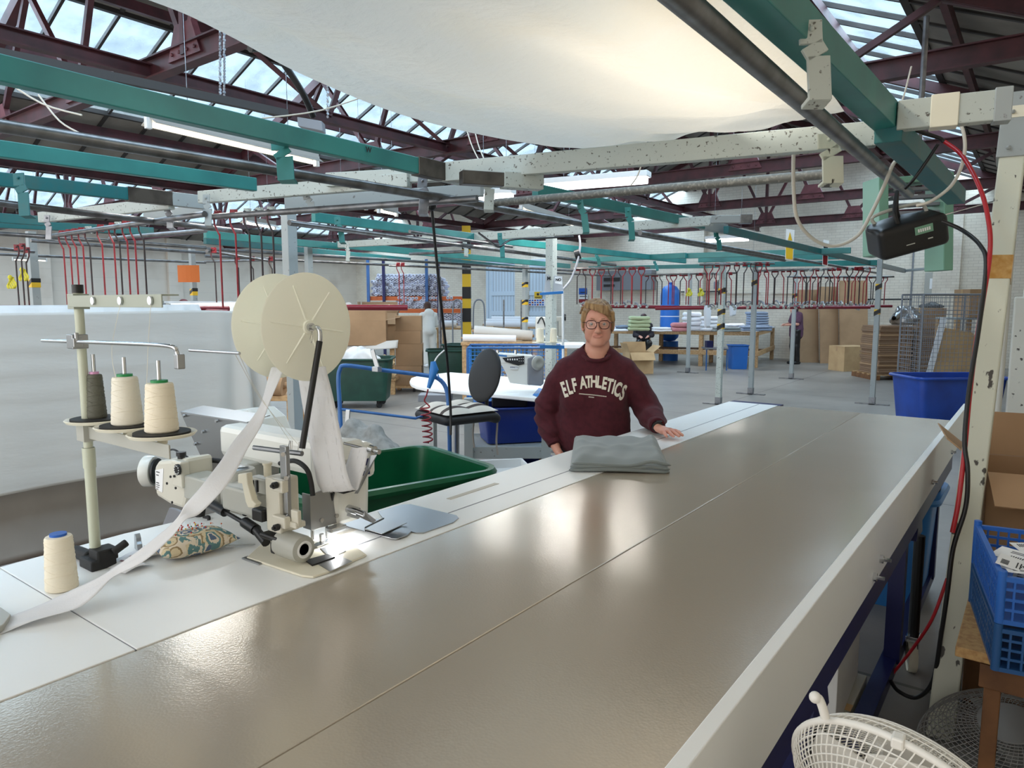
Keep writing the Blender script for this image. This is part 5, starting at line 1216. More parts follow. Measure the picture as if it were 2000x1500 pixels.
    for i, (off, ln, sp) in enumerate(((-.028, .060, -.28), (-.010, .074, -.08), (.009, .078, .05), (.027, .070, .22))):   # little .. index
        dd = d+sd*sp; dd /= np.linalg.norm(dd); p0 = palm0+d*.066+sd*off+(0, 0, -.007)
        v.chain([p0, p0+dd*ln*.42+(0, 0, .004), p0+dd*ln*.75+(0, 0, -.004), p0+dd*ln+(0, 0, -.010)], [.0100, .0092, .0084, .0070], .003)
    td = d*.55+sd*1.0; td /= np.linalg.norm(td); p0 = palm0+d*.014+sd*.022+(0, 0, -.006)
    v.chain([p0, p0+td*.030+(0, 0, -.003), p0+td*.052+d*.008+(0, 0, -.007), p0+td*.064+d*.018+(0, 0, -.009)], [.0135, .0112, .0098, .008], .005)
    # her right arm (image left), hand low beside the table edge
    ra = [(-.14, -.03, 1.25), (-.195, -.035, 1.19), (-.262, -.045, 1.05), (-.222, .03, .905), (-.205, .055, .875)]
    v.chain(ra, [.05, .046, .040, .028, .025], .01)
    q0 = np.array((-.200, .065, .862)); v.cap(q0, q0+(.030, .03, -.035), .024, .024, .01, flat=(.8, .8, 1))
    for i in range(4):
        p0 = q0+np.array((.030+.012*i*.6, .040-.014*i, -.045)); v.chain([p0, p0+(.018, .010, -.028), p0+(.030, .004, -.042)], [.0105, .0095, .0085], .004)
    v.chain([q0+(.012, .03, -.010), q0+(.035, .055, -.025), q0+(.052, .062, -.040)], [.012, .0105, .009], .005)
    def midx(P):
        m = np.zeros(len(P), int)
        x, y, z = P[:, 0], P[:, 1], P[:, 2]
        lips = (np.abs(x-hx) < .024) & (y > .074) & (z < HZ-.0585+.0*x) & (z > HZ-.0700+abs(x)*.15); m[lips] = 1
        return m
    body = vol_obj(v, 'body', [M['skin'], M['lip']], t, xf=xf, midx=midx, smooth_it=1)
    # eyes: iris and pupils
    for s in (-1, 1):
        b = MB(); b.ell(w1((hx+s*.031, .0765, HZ)), (.0125, .0125, .0118), 16, 10); e = b.build('eye', mat('eye_white', (206, 194, 186), .35), t, smooth=True)
        b = MB(); f_ = w1((0, 1, 0))-w1((0, 0, 0)); c = w1((hx+s*.031, .0872, HZ-.0005)); b.lathe([(.0008, 0), (.0060, 0), (.0058, .0008), (.0008, .0015)], c, f_, 16); b.build('iris', mat('dark_blue_grey_iris', (42, 44, 52), .3), e, smooth=True)
    b = MB()
    for s in (-1, 1):
        b.tube([w1(p) for p in ((hx+s*.017, .0915, HZ+.0235), (hx+s*.032, .0895, HZ+.0265), (hx+s*.049, .078, HZ+.0185))], [.0018, .0022, .0012], 6)
    b.build('eyebrows', mat('light_brown_brow', (150, 112, 84), .8), t, smooth=True)
    # hair -----------------------------------------------
    h = Vol(np.arange(-.11, .11, .0034), np.arange(-.14, .115, .0034), np.arange(1.37, 1.68, .0034))
    h.ell((hx, -.012, HZ+.036), (.084, .099, .087), .01)
    h.ell((hx, -.035, HZ-.01), (.083, .085, .085), .02)
    h.ell((hx, -.075, HZ-.045), (.058, .042, .065), .02)
    h.ell((hx-.014, .094, HZ-.012), (.058, .070, .098), .008, sub=True, rot=(0, -.16, 0))
    h.ell((hx+.02, .094, HZ-.035), (.050, .070, .085), .008, sub=True)
    h.rbox((hx, .09, HZ-.09), (.12, .082, .085), .02, .01, sub=True)
    h.rbox((hx, .0, HZ-.135), (.12, .08, .050), .02, .01, sub=True)
    for s in (-1, 1):
        h.ell((hx+s*.090, .0, HZ-.020), (.018, .022, .032), .005, sub=True)
        h.chain([(hx+s*.073, .040, HZ+.055), (hx+s*.0775, .034, HZ+.02), (hx+s*.0755, .028, HZ-.022-.012*(s > 0))], [.012, .010, .005], .006)
    rr = np.random.RandomState(8)
    for i in range(30):      # fringe swept towards her left
        f = i/29; x0 = -.055+.07*f+rr.uniform(-.004, .004); x1 = -.062+.134*f; z1 = HZ+.082-.045*f**1.3+rr.uniform(-.004, .004)
        h.chain([(x0, .040, HZ+.108), ((x0+x1)/2+.004, .072, HZ+.099-.014*f), (x1, .088-.022*(abs(x1)/.07)**2, z1)], [.010, .0085, .0035], .004)
    for i in range(60):      # tousled locks lying along the head
        a = rr.uniform(-PI, PI); e = rr.uniform(.15, 1.45); nx, ny, nz = math.cos(a)*math.cos(e), math.sin(a)*math.cos(e), math.sin(e)
        if ny > .55 and nz < .75: continue
        c0 = np.array((nx*.083, ny*.098-.012, HZ+.036+nz*.086)); n_ = np.array((nx, ny, nz)); dr = np.array((.9, rr.uniform(-.5, .5), rr.uniform(-.5, .1))); dr -= n_*dr.dot(n_); dr /= np.linalg.norm(dr)
        h.chain([c0-dr*.032-n_*.002, c0+n_*.003, c0+dr*.030-n_*.001], [.003, .0058, .0026], .004)
    vol_obj(h, 'hair', M['hair'], t, xf=xf, smooth_it=1)
    # glasses --------------------------------------------
    b = MB(); g = MB()
    for s in (-1, 1):
        c = np.array((hx+s*.0325, .103-.0, HZ-.004)); pts = []
        for k in range(28):
            a = 2*PI*k/28; ex, ez = math.cos(a), math.sin(a); X = .0265*np.sign(ex)*abs(ex)**.75; Z = .0215*np.sign(ez)*abs(ez)**.8
            if ez < 0: X *= .93
            pts.append(w1((c[0]+X, c[1]-.35*(abs(c[0]+X-hx)**2)*6, c[2]+Z)))
        b.tube(pts, .0021, 6, closed=True)
        n = len(g.v); g.add(pts, [tuple(range(28))])
        b.tube([w1(p) for p in ((hx+s*.0585, .096, HZ+.006), (hx+s*.074, .080, HZ+.007), (hx+s*.080, .02, HZ+.004), (hx+s*.079, -.005, HZ+.002))], .0019, 6)
    b.tube([w1(p) for p in ((hx-.0085, .102, HZ+.004), (hx, .1065, HZ+.008), (hx+.0085, .102, HZ+.004))], .0022, 6)
    gl = b.build('glasses', M['glasses'], t, smooth=True); g.build('lens', M['glass'], gl)
    # sweatshirt -----------------------------------------
    sv = Vol(np.arange(-.36, .40, .0062), np.arange(-.20, .27, .0062), np.arange(.74, 1.42, .0062))
    sv.ell((-.01, -.025, 1.20), (.195, .115, .17), .05); sv.ell((-.01, -.015, 1.00), (.195, .135, .20), .06); sv.ell((-.01, -.015, .90), (.185, .14, .14), .04)
    for s in (-1, 1): sv.ell((-.015+s*.075, .058, 1.135), (.085, .065, .085), .05)      # bust
    sv.chain([(-.145, -.035, 1.272), (-.06, -.03, 1.338), (.06, -.03, 1.338), (.145, -.035, 1.272)], [.060, .050, .050, .060], .03)
    sv.cap((0, -.022, 1.33), (0, -.018, 1.385), .080, .072, .02)
    # left arm sleeve (image right), blousy at the forearm
    sv.chain([(.145, -.035, 1.265), (.195, -.03, 1.20), (.262, -.015, 1.09), (.285, .02, 1.045), (.295, .10, 1.035), (.300, .155, 1.028)], [.072, .072, .068, .066, .056, .044], .02)
    sv.ell((.285, .075, 1.035), (.060, .055, .050), .015)
    # right arm sleeve
    sv.chain([(-.150, -.035, 1.265), (-.195, -.035, 1.20), (-.258, -.045, 1.08), (-.262, -.035, 1.02), (-.235, .010, .945), (-.220, .035, .905)], [.072, .068, .062, .062, .054, .042], .02)
    sv.ell((-.24, 0, .955), (.058, .055, .05), .015)
    # hem band & cut-outs
    sv.rbox((-.01, -.015, .70), (.4, .3, .075), .01, .01, sub=True)
    sv.cap((0, -.012, 1.30), (0, .0, 1.47), .060, .070, .006, sub=True); sv.cap((0, .045, 1.385), (0, .06, 1.47), .047, .062, .006, sub=True)
    def disp(P):
        P = P.copy(); x, y, z = P.T
        arm = np.clip((np.abs(x+.0)-.17)/.06, 0, 1)
        f = np.clip((1.22-z)/.25, 0, 1)
        n = wob(P*np.array((1, 1, 1.9)), .006, 26, 2)*(.35+.65*f)*(.5+arm)
        rings = .0050*np.sin(z*115+x*40+np.sin(x*20)*1.5)*arm*np.clip((1.16-z)/.1, 0, 1)
        cx, cy = np.where(x > .18, .27, np.where(x < -.18, -.24, -.01)), np.where(np.abs(x) > .18, 0, -.02)
        dx, dy = x-cx, y-cy; r = np.maximum(np.sqrt(dx*dx+dy*dy), 1e-3)
        # long diagonal drape folds on the torso
        dr = .006*np.sin((x*.8+z*.55)*48)*np.clip((1.08-z)/.12, 0, 1)*(1-arm)
        k = n+rings+dr
        P[:, 0] += dx/r*k; P[:, 1] += dy/r*k; return P
    sw = vol_obj(sv, 'sweatshirt', M['sweat'], t, xf=xf, disp=disp, smooth_it=2)
    # collar, cuffs, hem as ribbed bands
    b = MB(); pts = [w1((.074*math.cos(a), -.010+.078*math.sin(a)+.004, 1.366-.036*math.sin(a))) for a in [2*PI*k/40 for k in range(40)]]
    b.tube(pts, .0095, 8, closed=True); b.build('collar', M['sweat'], sw, smooth=True)
    b = MB(); b.lathe([(.030, 0), (.040, .004), (.043, .02), (.042, .045), (.034, .05), (.030, .0)], w1((.304, .205, 1.020)), w1((.296, .12, 1.030))-w1((.304, .205, 1.020)), 24); b.build('cuff', M['sweat'], sw, smooth=True); b = MB(); b.lathe([(.030, 0), (.037, .004), (.040, .02), (.040, .05), (.030, .055)], w1((-.208, .052, .882)), w1((-.235, .01, .945))-w1((-.208, .052, .882)), 24); b.build('cuff', M['sweat'], sw, smooth=True)
    # watch strap
    b = MB(); b.lathe([(.024, 0), (.0272, .001), (.0272, .013), (.024, .014)], w1((.3045, .206, 1.018)), w1((.306, .24, 1.016))-w1((.3045, .206, 1.018)), 24); b.box(w1((.312, .216, 1.046)), (.022, .022, .006)); b.build('watch', M['black'], t, smooth=True)
    # lettering
    bv = BVHTree.FromPolygons([v_.co+Vector(base) for v_ in sw.data.vertices], [tuple(p.vertices) for p in sw.data.polygons])
    f_ = w1((0, 1, 0))-w1((0, 0, 0))
    def proj(a, z, off):
        o = w1((a, .5, z)); hit = bv.ray_cast(o, -f_, .8)
        return (hit[0]+f_*off) if hit[0] is not None else w1((a, .12, z))
    lab = MB(); word = 'ELF ATHLETICS'; Rr = .30; n = len(word)
    wd = {'I': .55, ' ': .6, 'A': 1.1}; tot = sum(wd.get(c, 1) for c in word); cur = 0; span = .325
    for ch in word:
        w_ = wd.get(ch, 1); s = (cur+w_/2)/tot-.5; cur += w_
        if ch == ' ': continue
        vs, fs = text_mb(ch, .078, .0, bold=.0030, fine=True); ang = -s*.85
        xs = s*span-.012; zc = 1.222-.055*(s*2)**2*(1.25 if s > 0 else 1.0)
        q = []
        for v_ in vs:
            x, y = v_.x*.62, v_.y*(1.0+.35*abs(s*2)**2)
            xr = x*math.cos(ang)-y*math.sin(ang); yr = x*math.sin(ang)+y*math.cos(ang); q.append((xs+xr, zc+yr))
        lo = [proj(a, z, .001) for a, z in q]; hi = [proj(a, z, .0042+.0005*(word.index(ch) % 3)) for a, z in q]; N = len(q)
        edges = {}
        for f in fs:
            for i in range(len(f)):
                e = (f[i], f[(i+1) % len(f)]); edges[e] = 1
        side = [(a, b_, b_+N, a+N) for (a, b_) in edges if (b_, a) not in edges]
        lab.add(lo+hi, [tuple(i+N for i in f) for f in fs]+side)
    lab.build('lettering', M['letter'], sw)
    lab = MB(); rr = random.Random(3)
    for z0, x0, x1, k in ((1.162, -.085, .055, 26), (1.146, -.036, -.008, 6)):
        for i in range(k):
            a0 = x0+(x1-x0)*i/k; a1 = a0+(x1-x0)/k*.72; zz = z0-.0012*i*(.4); q = [proj(a0, zz, .0012), proj(a1, zz, .0012), proj(a1+.001, zz+.0045+rr.random()*.001, .0012), proj(a0+.001, zz+.0045, .0012)]; lab.add(q, [(0, 1, 2, 3)])
    lab.build('small_print', M['letter'], sw)
    # trousers and shoes
    tv = Vol(np.arange(-.24, .24, .012), np.arange(-.2, .2, .012), np.arange(.04, .92, .014)); tv.ell((-.01, -.02, .84), (.175, .125, .13), .04)
    for s in (-1, 1): tv.chain([(-.005+s*.085, -.02, .80), (s*.09, -.02, .48), (s*.092, -.03, .06)], [.095, .07, .06], .03)
    vol_obj(tv, 'trousers', mat('dark_trousers', (36, 38, 48), .85), t, xf=xf)
    for s in (-1, 1):
        sh = Vol(np.arange(-.06, .06, .008), np.arange(-.1, .2, .008), np.arange(-.01, .12, .008)); sh.chain([(0, -.04, .045), (0, .06, .04), (0, .12, .034)], [.043, .042, .034], .02); sh.rbox((0, .03, -.03), (.2, .3, .035), .0, .004, sub=True)
        vol_obj(sh, 'shoe', M['blackm'], t, xf=lambda P, s=s: xf(P+np.array((s*.095, -.02, 0))))
woman()
# ================================================================== hanging rods
def rod_proto():
    t = thing('hanger_rod', 'red', 'hanger rod', (0, 0, 0))
    b = MB(); b.tube([(0, 0, .0), (.012, 0, .018), (.026, 0, .014), (.03, 0, .0)], .0065, 8)
    b.v = []; b.f = []; b.m = []
    b.tube(spline([(.012, 0, .02), (-.004, 0, .03), (-.012, 0, .012), (-.010, 0, -.03), (-.008, 0, -.05), (.018, 0, -.115), (.022, 0, -.15), (.022, 0, -.62)], 4), .0066, 8)
    rod = b.build('rod', M['red'], t, smooth=True)
    b = MB(); b.box((.012, .012, .02), (.05, .012, .062)); b.cyl((.012, -.004, .03), (.012, .03, .03), .016, 12); b.build('carrier', M['red'], t, bevel=.003)
    return t
rodA = rod_proto()
def rod_variant(rm, cm):
    t = copy_tree(rodA)
    for c in t.children:
        c.data = c.data.copy(); c.data.materials[0] = M[rm if 'rod' in c.name else cm]
    return t
rodB = rod_variant('rod_dark', 'grey_paint'); rodC = rod_variant('rod_dark', 'red'); rodD = rod_variant('red', 'grey_paint2')
used = {}
def rod(p, label, group, v='A', h=.62, yaw=YAW, sc=1, flip=False):
    src = {'A': rodA, 'B': rodB, 'C': rodC, 'D': rodD}[v]
    o = copy_tree(src) if v in used else src; used[v] = 1
    o.location = p; o.rotation_euler = (0, 0, yaw); o.scale = ((-1 if flip else 1)*sc, sc, h/.62)
    tag(o, label, 'hanger rod', group); return o
ords = ['first', 'second', 'third', 'fourth', 'fifth', 'sixth', 'seventh', 'eighth', 'ninth', 'tenth', 'eleventh']
for i, (x, y, v) in enumerate(((421, 416, 'A'), (452, 415, 'A'), (479, 412, 'B'), (502, 412, 'B'), (525, 411, 'B'))):
    p = pz(x, 424-(x-405)*.068, 2.2)+Vector((0, 0, -.008)); rod(p, '%s bent hanger rod from the left in the nearest row above the reel' % ords[i], 'rods above the reel', v, .60)
for i, (x, y, v) in enumerate(((117, 448, 'A'), (130, 447, 'A'), (142, 446, 'A'), (155, 444, 'A'), (168, 443, 'B'), (192, 438, 'A'), (215, 434, 'A'), (226, 436, 'B'), (241, 432, 'A'), (256, 430, 'A'), (273, 428, 'B'))):
    p = pz(x, 462-(x-95)*.144, 2.2)+Vector((0, 0, -.008)); rod(p, '%s bent hanger rod from the left in the row above the thread stand' % ords[i], 'rods above the thread stand', v, .58)
for i, (x, y) in enumerate(((34, 487), (45, 485), (54, 492))):
    rod(pz(x, y, 2.1), '%s dark hanger rod at the far left with a yellow ribbon' % ords[i], 'dark rods at the far left', 'C', .54, flip=True)
for i, (x, y) in enumerate(((414, 492), (461, 506), (490, 508), (527, 508))):
    rod(pz(x, y, 2.1), '%s thin dark rod behind the nearest red rods' % ords[i], 'thin dark rods', 'C', .52)
for i, (x, y) in enumerate(((776, 519), (785, 519))):
    rod(pz(x, y, 2.15), '%s thin red rod above the open carton right of the reel' % ords[i], 'rods right of the reel', 'A', .56)
for lab, p, q, z in (('short steel tube holding the dark rods at the far left', (-20, 484), (66, 492), 2.12), ('short steel tube holding the thin dark rods', (404, 490), (535, 511), 2.12), ('short steel tube holding the pair of thin red rods', (760, 519), (800, 519), 2.17)): pipe(lab, p, q, z, .015)
def row(x0, y0, x1, y1, n, z, h, label, group, seed):
    r = random.Random(seed); a, c = pz(x0-8, y0, z), pz(x1+8, y1, z); b = MB(); b.tube([a+Vector((0, 0, .025)), c+Vector((0, 0, .025))], .016, 10); tag(b.build('steel_rail_tube', M['pipe'], smooth=True), 'steel tube carrying '+group, 'rail tube')
    for i in range(n):
        f = (i+.5)/n+r.uniform(-.25, .25)/n; x = x0+(x1-x0)*f; y = y0+(y1-y0)*f
        rod(pz(x, y, z), label, group, 'ACABDAC'[r.randrange(7)], h, yaw=YAW+r.uniform(-.15, .15), flip=r.random() < .5, sc=1.35)
row(1128, 528, 1262, 526, 14, 2.16, .55, 'thin hanger rod in the far row above the seated worker', 'rods above the seated worker', 1)
row(1258, 540, 1432, 536, 18, 2.12, .52, 'thin hanger rod in the far row in front of the blue tank', 'rods in front of the tank', 2)
row(1374, 520, 1505, 518, 12, 2.2, .6, 'hanger rod in the raised row between the two taped posts', 'rods between the taped posts', 3)
row(1480, 532, 1702, 526, 20, 2.16, .55, 'hanger rod in the row above the standing packer', 'rods above the packer', 4)
row(1545, 543, 1738, 543, 18, 2.12, .52, 'hanger rod in the last row in front of the cardboard sheets', 'rods before the cardboard sheets', 5)
def rail(label, p, q, z, r=.022, mt='red_rail', caps=False, z2=None):
    a = pz(p[0], p[1], z) if len(p) == 2 else pd(*p); c = pz(q[0], q[1], z) if len(q) == 2 else pd(*q)
    b = MB(); b.tube([a, c], r, 12); o = b.build('hanging_rail', M[mt], None, smooth=True); return tag(o, label, 'rail')
rail('dark red rail behind the big white curtain', (-700, 603, 3.2), (446, 603, 5.6), 0)
rail('bright red rail end at the top right of the big curtain', (404, 609, 4.85), (446, 611, 4.8), 0, .02, 'red')
rail('dark red rail right of the reel', (560, 600, 6.3), (796, 601, 6.5), 0, .026)
rail('dark red rail behind the woman with clips', (1135, 598, 13), (1375, 601, 12.5), 0, .03)
rail('glossy red rail before the blue tank', (1280, 602, 11.5), (1375, 601, 11.3), 0, .032)
rail('dark red rail before the standing packer', (1420, 601, 14.0), (1700, 600, 13.2), 0, .032)
rail('dark red rail in front of the cardboard sheets', (1545, 598, 14.5), (1742, 598, 14.5), 0, .028)
# grey clip hangers on the rails
def clip_proto():
    t = thing('clip_hanger', 'x', 'clip hanger', (0, 0, 0)); b = MB(); b.bar((-.13, 0, -.03), (0, 0, .03), .03, .035); b.bar((0, 0, .03), (.13, 0, -.02), .035, .04); b.build('clip_arm', M['greymetal'], t, bevel=.004)
    b = MB(); b.box((.13, 0, -.045), (.05, .05, .09), (0, .5, 0)); b.box((-.12, 0, -.05), (.06, .04, .08), (0, -.6, 0)); b.build('clip_jaw', M['machine_g'], t, bevel=.004); return t
cp = clip_proto(); first = True
def clip(p, s, rz, ry, label, group):
    global first
    o = cp if first else copy_tree(cp); first = False; place(o, p, rz, 0, ry, s); tag(o, label, 'clip hanger', group)
rr = random.Random(5)
for i in range(12): clip(pd(232+i*8.5, 597+rr.uniform(-3, 1), 5.0), .5, rr.uniform(0, 3), rr.uniform(-.5, .5), 'grey clip hanger lying on the rail top behind the big curtain', 'clips behind the curtain')
for i in range(10): clip(pd(1140+i*13, 594+rr.uniform(-3, 2), 12.6), .62, rr.uniform(0, 3), rr.uniform(-.6, .6), 'grey clip hanger on the rail beside the woman', 'clips beside the woman')
for i in range(15): clip(pd(1375+i*8, 594+rr.uniform(-4, 3), 13), .62, rr.uniform(0, 3), rr.uniform(-.6, .6), 'grey clip hanger between the two taped posts', 'clips between the posts')
for i in range(24): clip(pd(1490+i*9, 594+rr.uniform(-6, 3), 13.4), .68, rr.uniform(0, 3), rr.uniform(-.6, .6), 'grey clip hanger on the right hand far rails', 'clips on the far right rails')
def cloth_panel(name, label, cat, pts_top, pts_bot, mt, n=60, m=24, amp=.02, fr=30, th=.004, seed=0, group=None, ripple=0, gather=None):
    T = spline(pts_top, 6); B_ = spline(pts_bot, 6)
    def at(P, v): f = v*(len(P)-1); i = min(int(f), len(P)-2); return P[i].lerp(P[i+1], f-i)
    d = (Vector(pts_top[-1])-Vector(pts_top[0])); d.z = 0; nrm = Vector((-d.y, d.x, 0)).normalized()
    def fn(u, v):
        p = at(T, u).lerp(at(B_, u), v); k = amp*(.25+.75*v)*math.sin(fr*u+1.5*math.sin(5*u+seed)+v*1.3)
        if gather: k *= .15+2.6*math.exp(-((u-gather)/.12)**2)
        k += ripple*math.sin(46*v+4*math.sin(3.0*u+1)+u*6)*math.sin(5*u+v*4+seed)
        return p+nrm*k
    b = MB(); b.grid(fn, n, m, th); o = b.build(name, M[mt], None, smooth=2); return tag(o, label, cat, group)
X1 = -4.06
cloth_panel('curtain', 'big off-white curtain hanging in folds at the left', 'curtain', [(X1, -1.2, 1.575), (X1, .6, 1.575), (X1, 1.6, 1.575), (X1+.01, 2.35, 1.58), (X1+.05, 2.64, 1.56)], [(X1+.03, -1.2, .66), (X1+.01, .6, .67), (X1, 1.6, .68), (X1+.05, 2.3, .66), (X1+.12, 2.72, .62)], 'curtain', 170, 60, .022, 56, .004, 1, None, .0012, .96)
cloth_panel('curtain_trim', 'bright ruched white heading resting on top of the big curtain', 'curtain', [(X1-.12, -1.2, 1.615), (X1-.12, .7, 1.61), (X1-.10, 2.35, 1.615)], [(X1-.08, -1.2, 1.545), (X1-.08, .7, 1.55), (X1-.06, 2.35, 1.55)], 'curtain_w', 90, 5, .018, 110, .006, 2)
cloth_panel('lining_sheet', 'grey lining sheet hanging below the big curtain with a brown stained hem', 'sheet', [(X1-.10, -1.2, .80), (X1-.12, 1.2, .80), (X1-.10, 2.5, .78)], [(X1-.08, -1.2, .30), (X1-.10, 1.2, .30), (X1-.06, 2.5, .28)], 'curtain_g', 40, 14, .012, 9, .004, 3)
b = MB(); b.grid(lambda u, v: Vector((X1-.07+.012*math.sin(9*u), -1.2+3.7*u, .30-.06*v)), 30, 3, .005); tag(b.build('brown_hem', mat('stained_brown_hem', (96, 62, 50), .9, c2=(140, 100, 84), scale=12, amt=(.5, .65))), 'stained brown fabric band just behind the near left table edge', 'fabric')
cloth_panel('white_sheet', 'white sheet hanging behind the big curtain at left centre', 'sheet', [tuple(pd(300, 593, 6.5)), tuple(pd(470, 590, 6.7))], [tuple(pd(300, 660, 6.5)), tuple(pd(470, 660, 6.7))], 'curtain_w', 50, 8, .02, 60)
cloth_panel('white_sheet', 'second white sheet layered further behind at left centre', 'sheet', [tuple(pd(290, 588, 8.5)), tuple(pd(470, 588, 8.5))], [tuple(pd(290, 650, 8.5)), tuple(pd(470, 650, 8.5))], 'curtain_w', 50, 8, .02, 50)
cloth_panel('brown_paper', 'loose brown translucent wrapping hanging beside the big curtain', 'wrapping', [tuple(pd(477, 700, 4.9)), tuple(pd(492, 728, 4.9))], [tuple(pd(480, 760, 4.9)), tuple(pd(505, 800, 4.9))], 'card2', 10, 10, .02, 20)
# ribbons
for (x, y, lab) in ((20, 545, 'yellow ribbon tied low on the far left rods'), (43, 530, 'yellow ribbon tied high on the far left rods'), (1345, 567, 'yellow ribbon on the rods before the blue tank'), (1368, 567, 'second yellow ribbon right of the first one near the tank')):
    D = 6.5 if x < 100 else 12.5; s = .42 if x < 100 else .5
    b = MB(); c = pd(x, y, D); R_ = Vector(_r)
    for k in range(5): b.grid(lambda u, v, k=k: c+R_*(((k-2)*.02+.03*u+.02*math.sin(6*v+k))*s*1.6)+Vector((0, 0, (.03-.17*v)*s*1.5)), 3, 8, .002)
    b.ell(c+Vector((0, 0, .04*s)), (.03*s*1.5, .03*s*1.5, .035*s*1.5), 8, 6); tag(b.build('yellow_ribbon', M['yellowtie'], smooth=2), lab, 'ribbon')
# orange notice
b = MB(); c = pd(372, 535, 8.5); R_ = Vector(_r); n = Vector((_f[0], _f[1], 0)).normalized(); b.grid(lambda u, v: c+R_*((u-.5)*.26)+Vector((0, 0, (.5-v)*.2))-n*(.012*math.cos(PI*(u-.5))+.05), 6, 4, .002); tag(b.build('notice', mat('orange_paper', (212, 110, 40), .6)), 'orange notice fixed to the slim grey post at left', 'notice')
# ================================================================== people at the back
def figure(label, base, face, parts, pose, H=1.62):
    # pose: dict of joints in local (right, front, up) for a 1.62 m figure
    xf, w1 = frame_xf(base, face); t = thing('person', label, 'person', base); J = pose; S = H/1.62
    g = lambda a, b_, s: np.arange(a, b_, s)
    v = Vol(g(-.5, .5, .014), g(-.45, .6, .014), g(-.02, 1.75, .014))
    hd = np.array(J['head']); nk = np.array(J['neck']); pv = np.array(J['pelvis'])
    v.ell(hd+(0, -.01, .03), (.075, .09, .10), .02); v.ell(hd+(0, .03, -.04), (.055, .06, .07), .03); v.ell(hd+(0, .095, -.01), (.012, .018, .02), .01)
    for s in (-1, 1): v.ell(hd+(s*.076, 0, -.01), (.012, .02, .03), .01)
    v.cap(nk, hd+(0, -.02, -.05), .055, .052, .02)
    for s, sd in ((-1, 'l'), (1, 'r')):
        sh, el, wr = (np.array(J[k+sd]) for k in ('sh', 'el', 'wr')); hp, kn, an = (np.array(J[k+sd]) for k in ('hp', 'kn', 'an'))
        v.cap(nk+(0, 0, -.03), sh, .06, .055, .03); v.chain([sh, el, wr], [.05, .042, .028], .01); dh = (wr-el)/np.linalg.norm(wr-el)
        v.cap(wr, wr+dh*.06, .030, .032, .008)
        for q in range(4): v.chain([wr+dh*.06+np.array((.016*(q-1.5), 0, .006*(q-1.5))), wr+dh*.105+np.array((.018*(q-1.5), 0, .006*(q-1.5)-.01)), wr+dh*.14+np.array((.018*(q-1.5), 0, .006*(q-1.5)-.03))], [.012, .011, .009], .004)
        v.chain([hp, kn, an], [.085, .06, .042], .02); v.cap(an+(0, 0, -.03), an+(0, .12, -.05), .04, .032, .02)
    v.cap(nk+(0, 0, -.1), pv, .125, .13, .05)
    vol_obj(v, 'body', M['skin'], t, xf=xf)
    h = Vol(g(hd[0]-.15, hd[0]+.15, .010), g(hd[1]-.17, hd[1]+.15, .010), g(hd[2]-.2, hd[2]+.2, .010)); h.ell(hd+(0, -.018, .045), (.088, .102, .102), .02); h.ell(hd+(0, -.05, -.02), (.082, .075, .09), .02); h.ell(hd+(0, .12, -.03), (.07, .09, .09), .015, sub=True)
    if parts.get('bun'): h.ell(hd+(0, -.11, .05), (.05, .05, .05), .02)
    vol_obj(h, 'hair', parts['hair'], t, xf=xf)
    c = Vol(g(-.5, .5, .014), g(-.45, .6, .014), g(.4, 1.55, .014)); c.cap(nk+(0, 0, -.12), pv+(0, 0, .03), .165, .17, .05); c.ell(nk*.6+pv*.4+(0, .03, 0), (.17, .15, .16), .05)
    for sd in 'lr':
        sh, el, wr = (np.array(J[k+sd]) for k in ('sh', 'el', 'wr')); c.cap(nk+(0, 0, -.04), sh, .085, .078, .03); fr = parts.get('sleeve', 1.0)
        if fr >= 1: c.chain([sh, el, wr+(el-wr)*.06], [.078, .062, .048], .02)
        else: c.cap(sh, sh+(el-sh)*fr, .078, .075, .02)
    if parts.get('hood'): c.ell(nk+(0, -.10, .0), (.13, .075, .10), .04); c.ell(nk+(0, -.05, .05), (.10, .08, .05), .03)
    c.ell(nk+(0, .03, .10), (.06, .07, .09), .01, sub=True)
    if parts.get('long'): c.cap(pv, pv+(0, 0, -.12), .175, .18, .04)
    vol_obj(c, 'top', parts['top'], t, xf=xf, disp=lambda P: P+wob(P, .010, 24, 3)[:, None]*np.array((.7, .7, .2)))
    l = Vol(g(-.4, .4, .014), g(-.4, .6, .014), g(.02, 1.1, .014)); l.ell(pv+(0, -.02, -.02), (.165, .14, .12), .04)
    for sd in 'lr':
        hp, kn, an = (np.array(J[k+sd]) for k in ('hp', 'kn', 'an')); w = parts.get('leg', 1.0); l.chain([hp, kn, an+(0, 0, .02)], [.105*w, .078*w, .062*w], .03)
    vol_obj(l, 'trousers', parts['legs'], t, xf=xf, disp=lambda P: P+wob(P, .007, 22, 5)[:, None]*np.array((.7, .7, .1)))
    for sd in 'lr':
        an = np.array(J['an'+sd]); s = Vol(g(an[0]-.09, an[0]+.09, .01), g(an[1]-.12, an[1]+.24, .01), g(-.02, .13, .01)); s.chain([an*(1, 1, 0)+(0, -.04, .045), an*(1, 1, 0)+(0, .07, .04), an*(1, 1, 0)+(0, .14, .035)], [.048, .046, .038], .02); s.rbox(an*(1, 1, 0)+(0, 0, -.05), (.3, .4, .05), .0, .004, sub=True); vol_obj(s, 'shoe', parts['shoe'], t, xf=xf)
    for o in t.children_recursive: pass
    return t
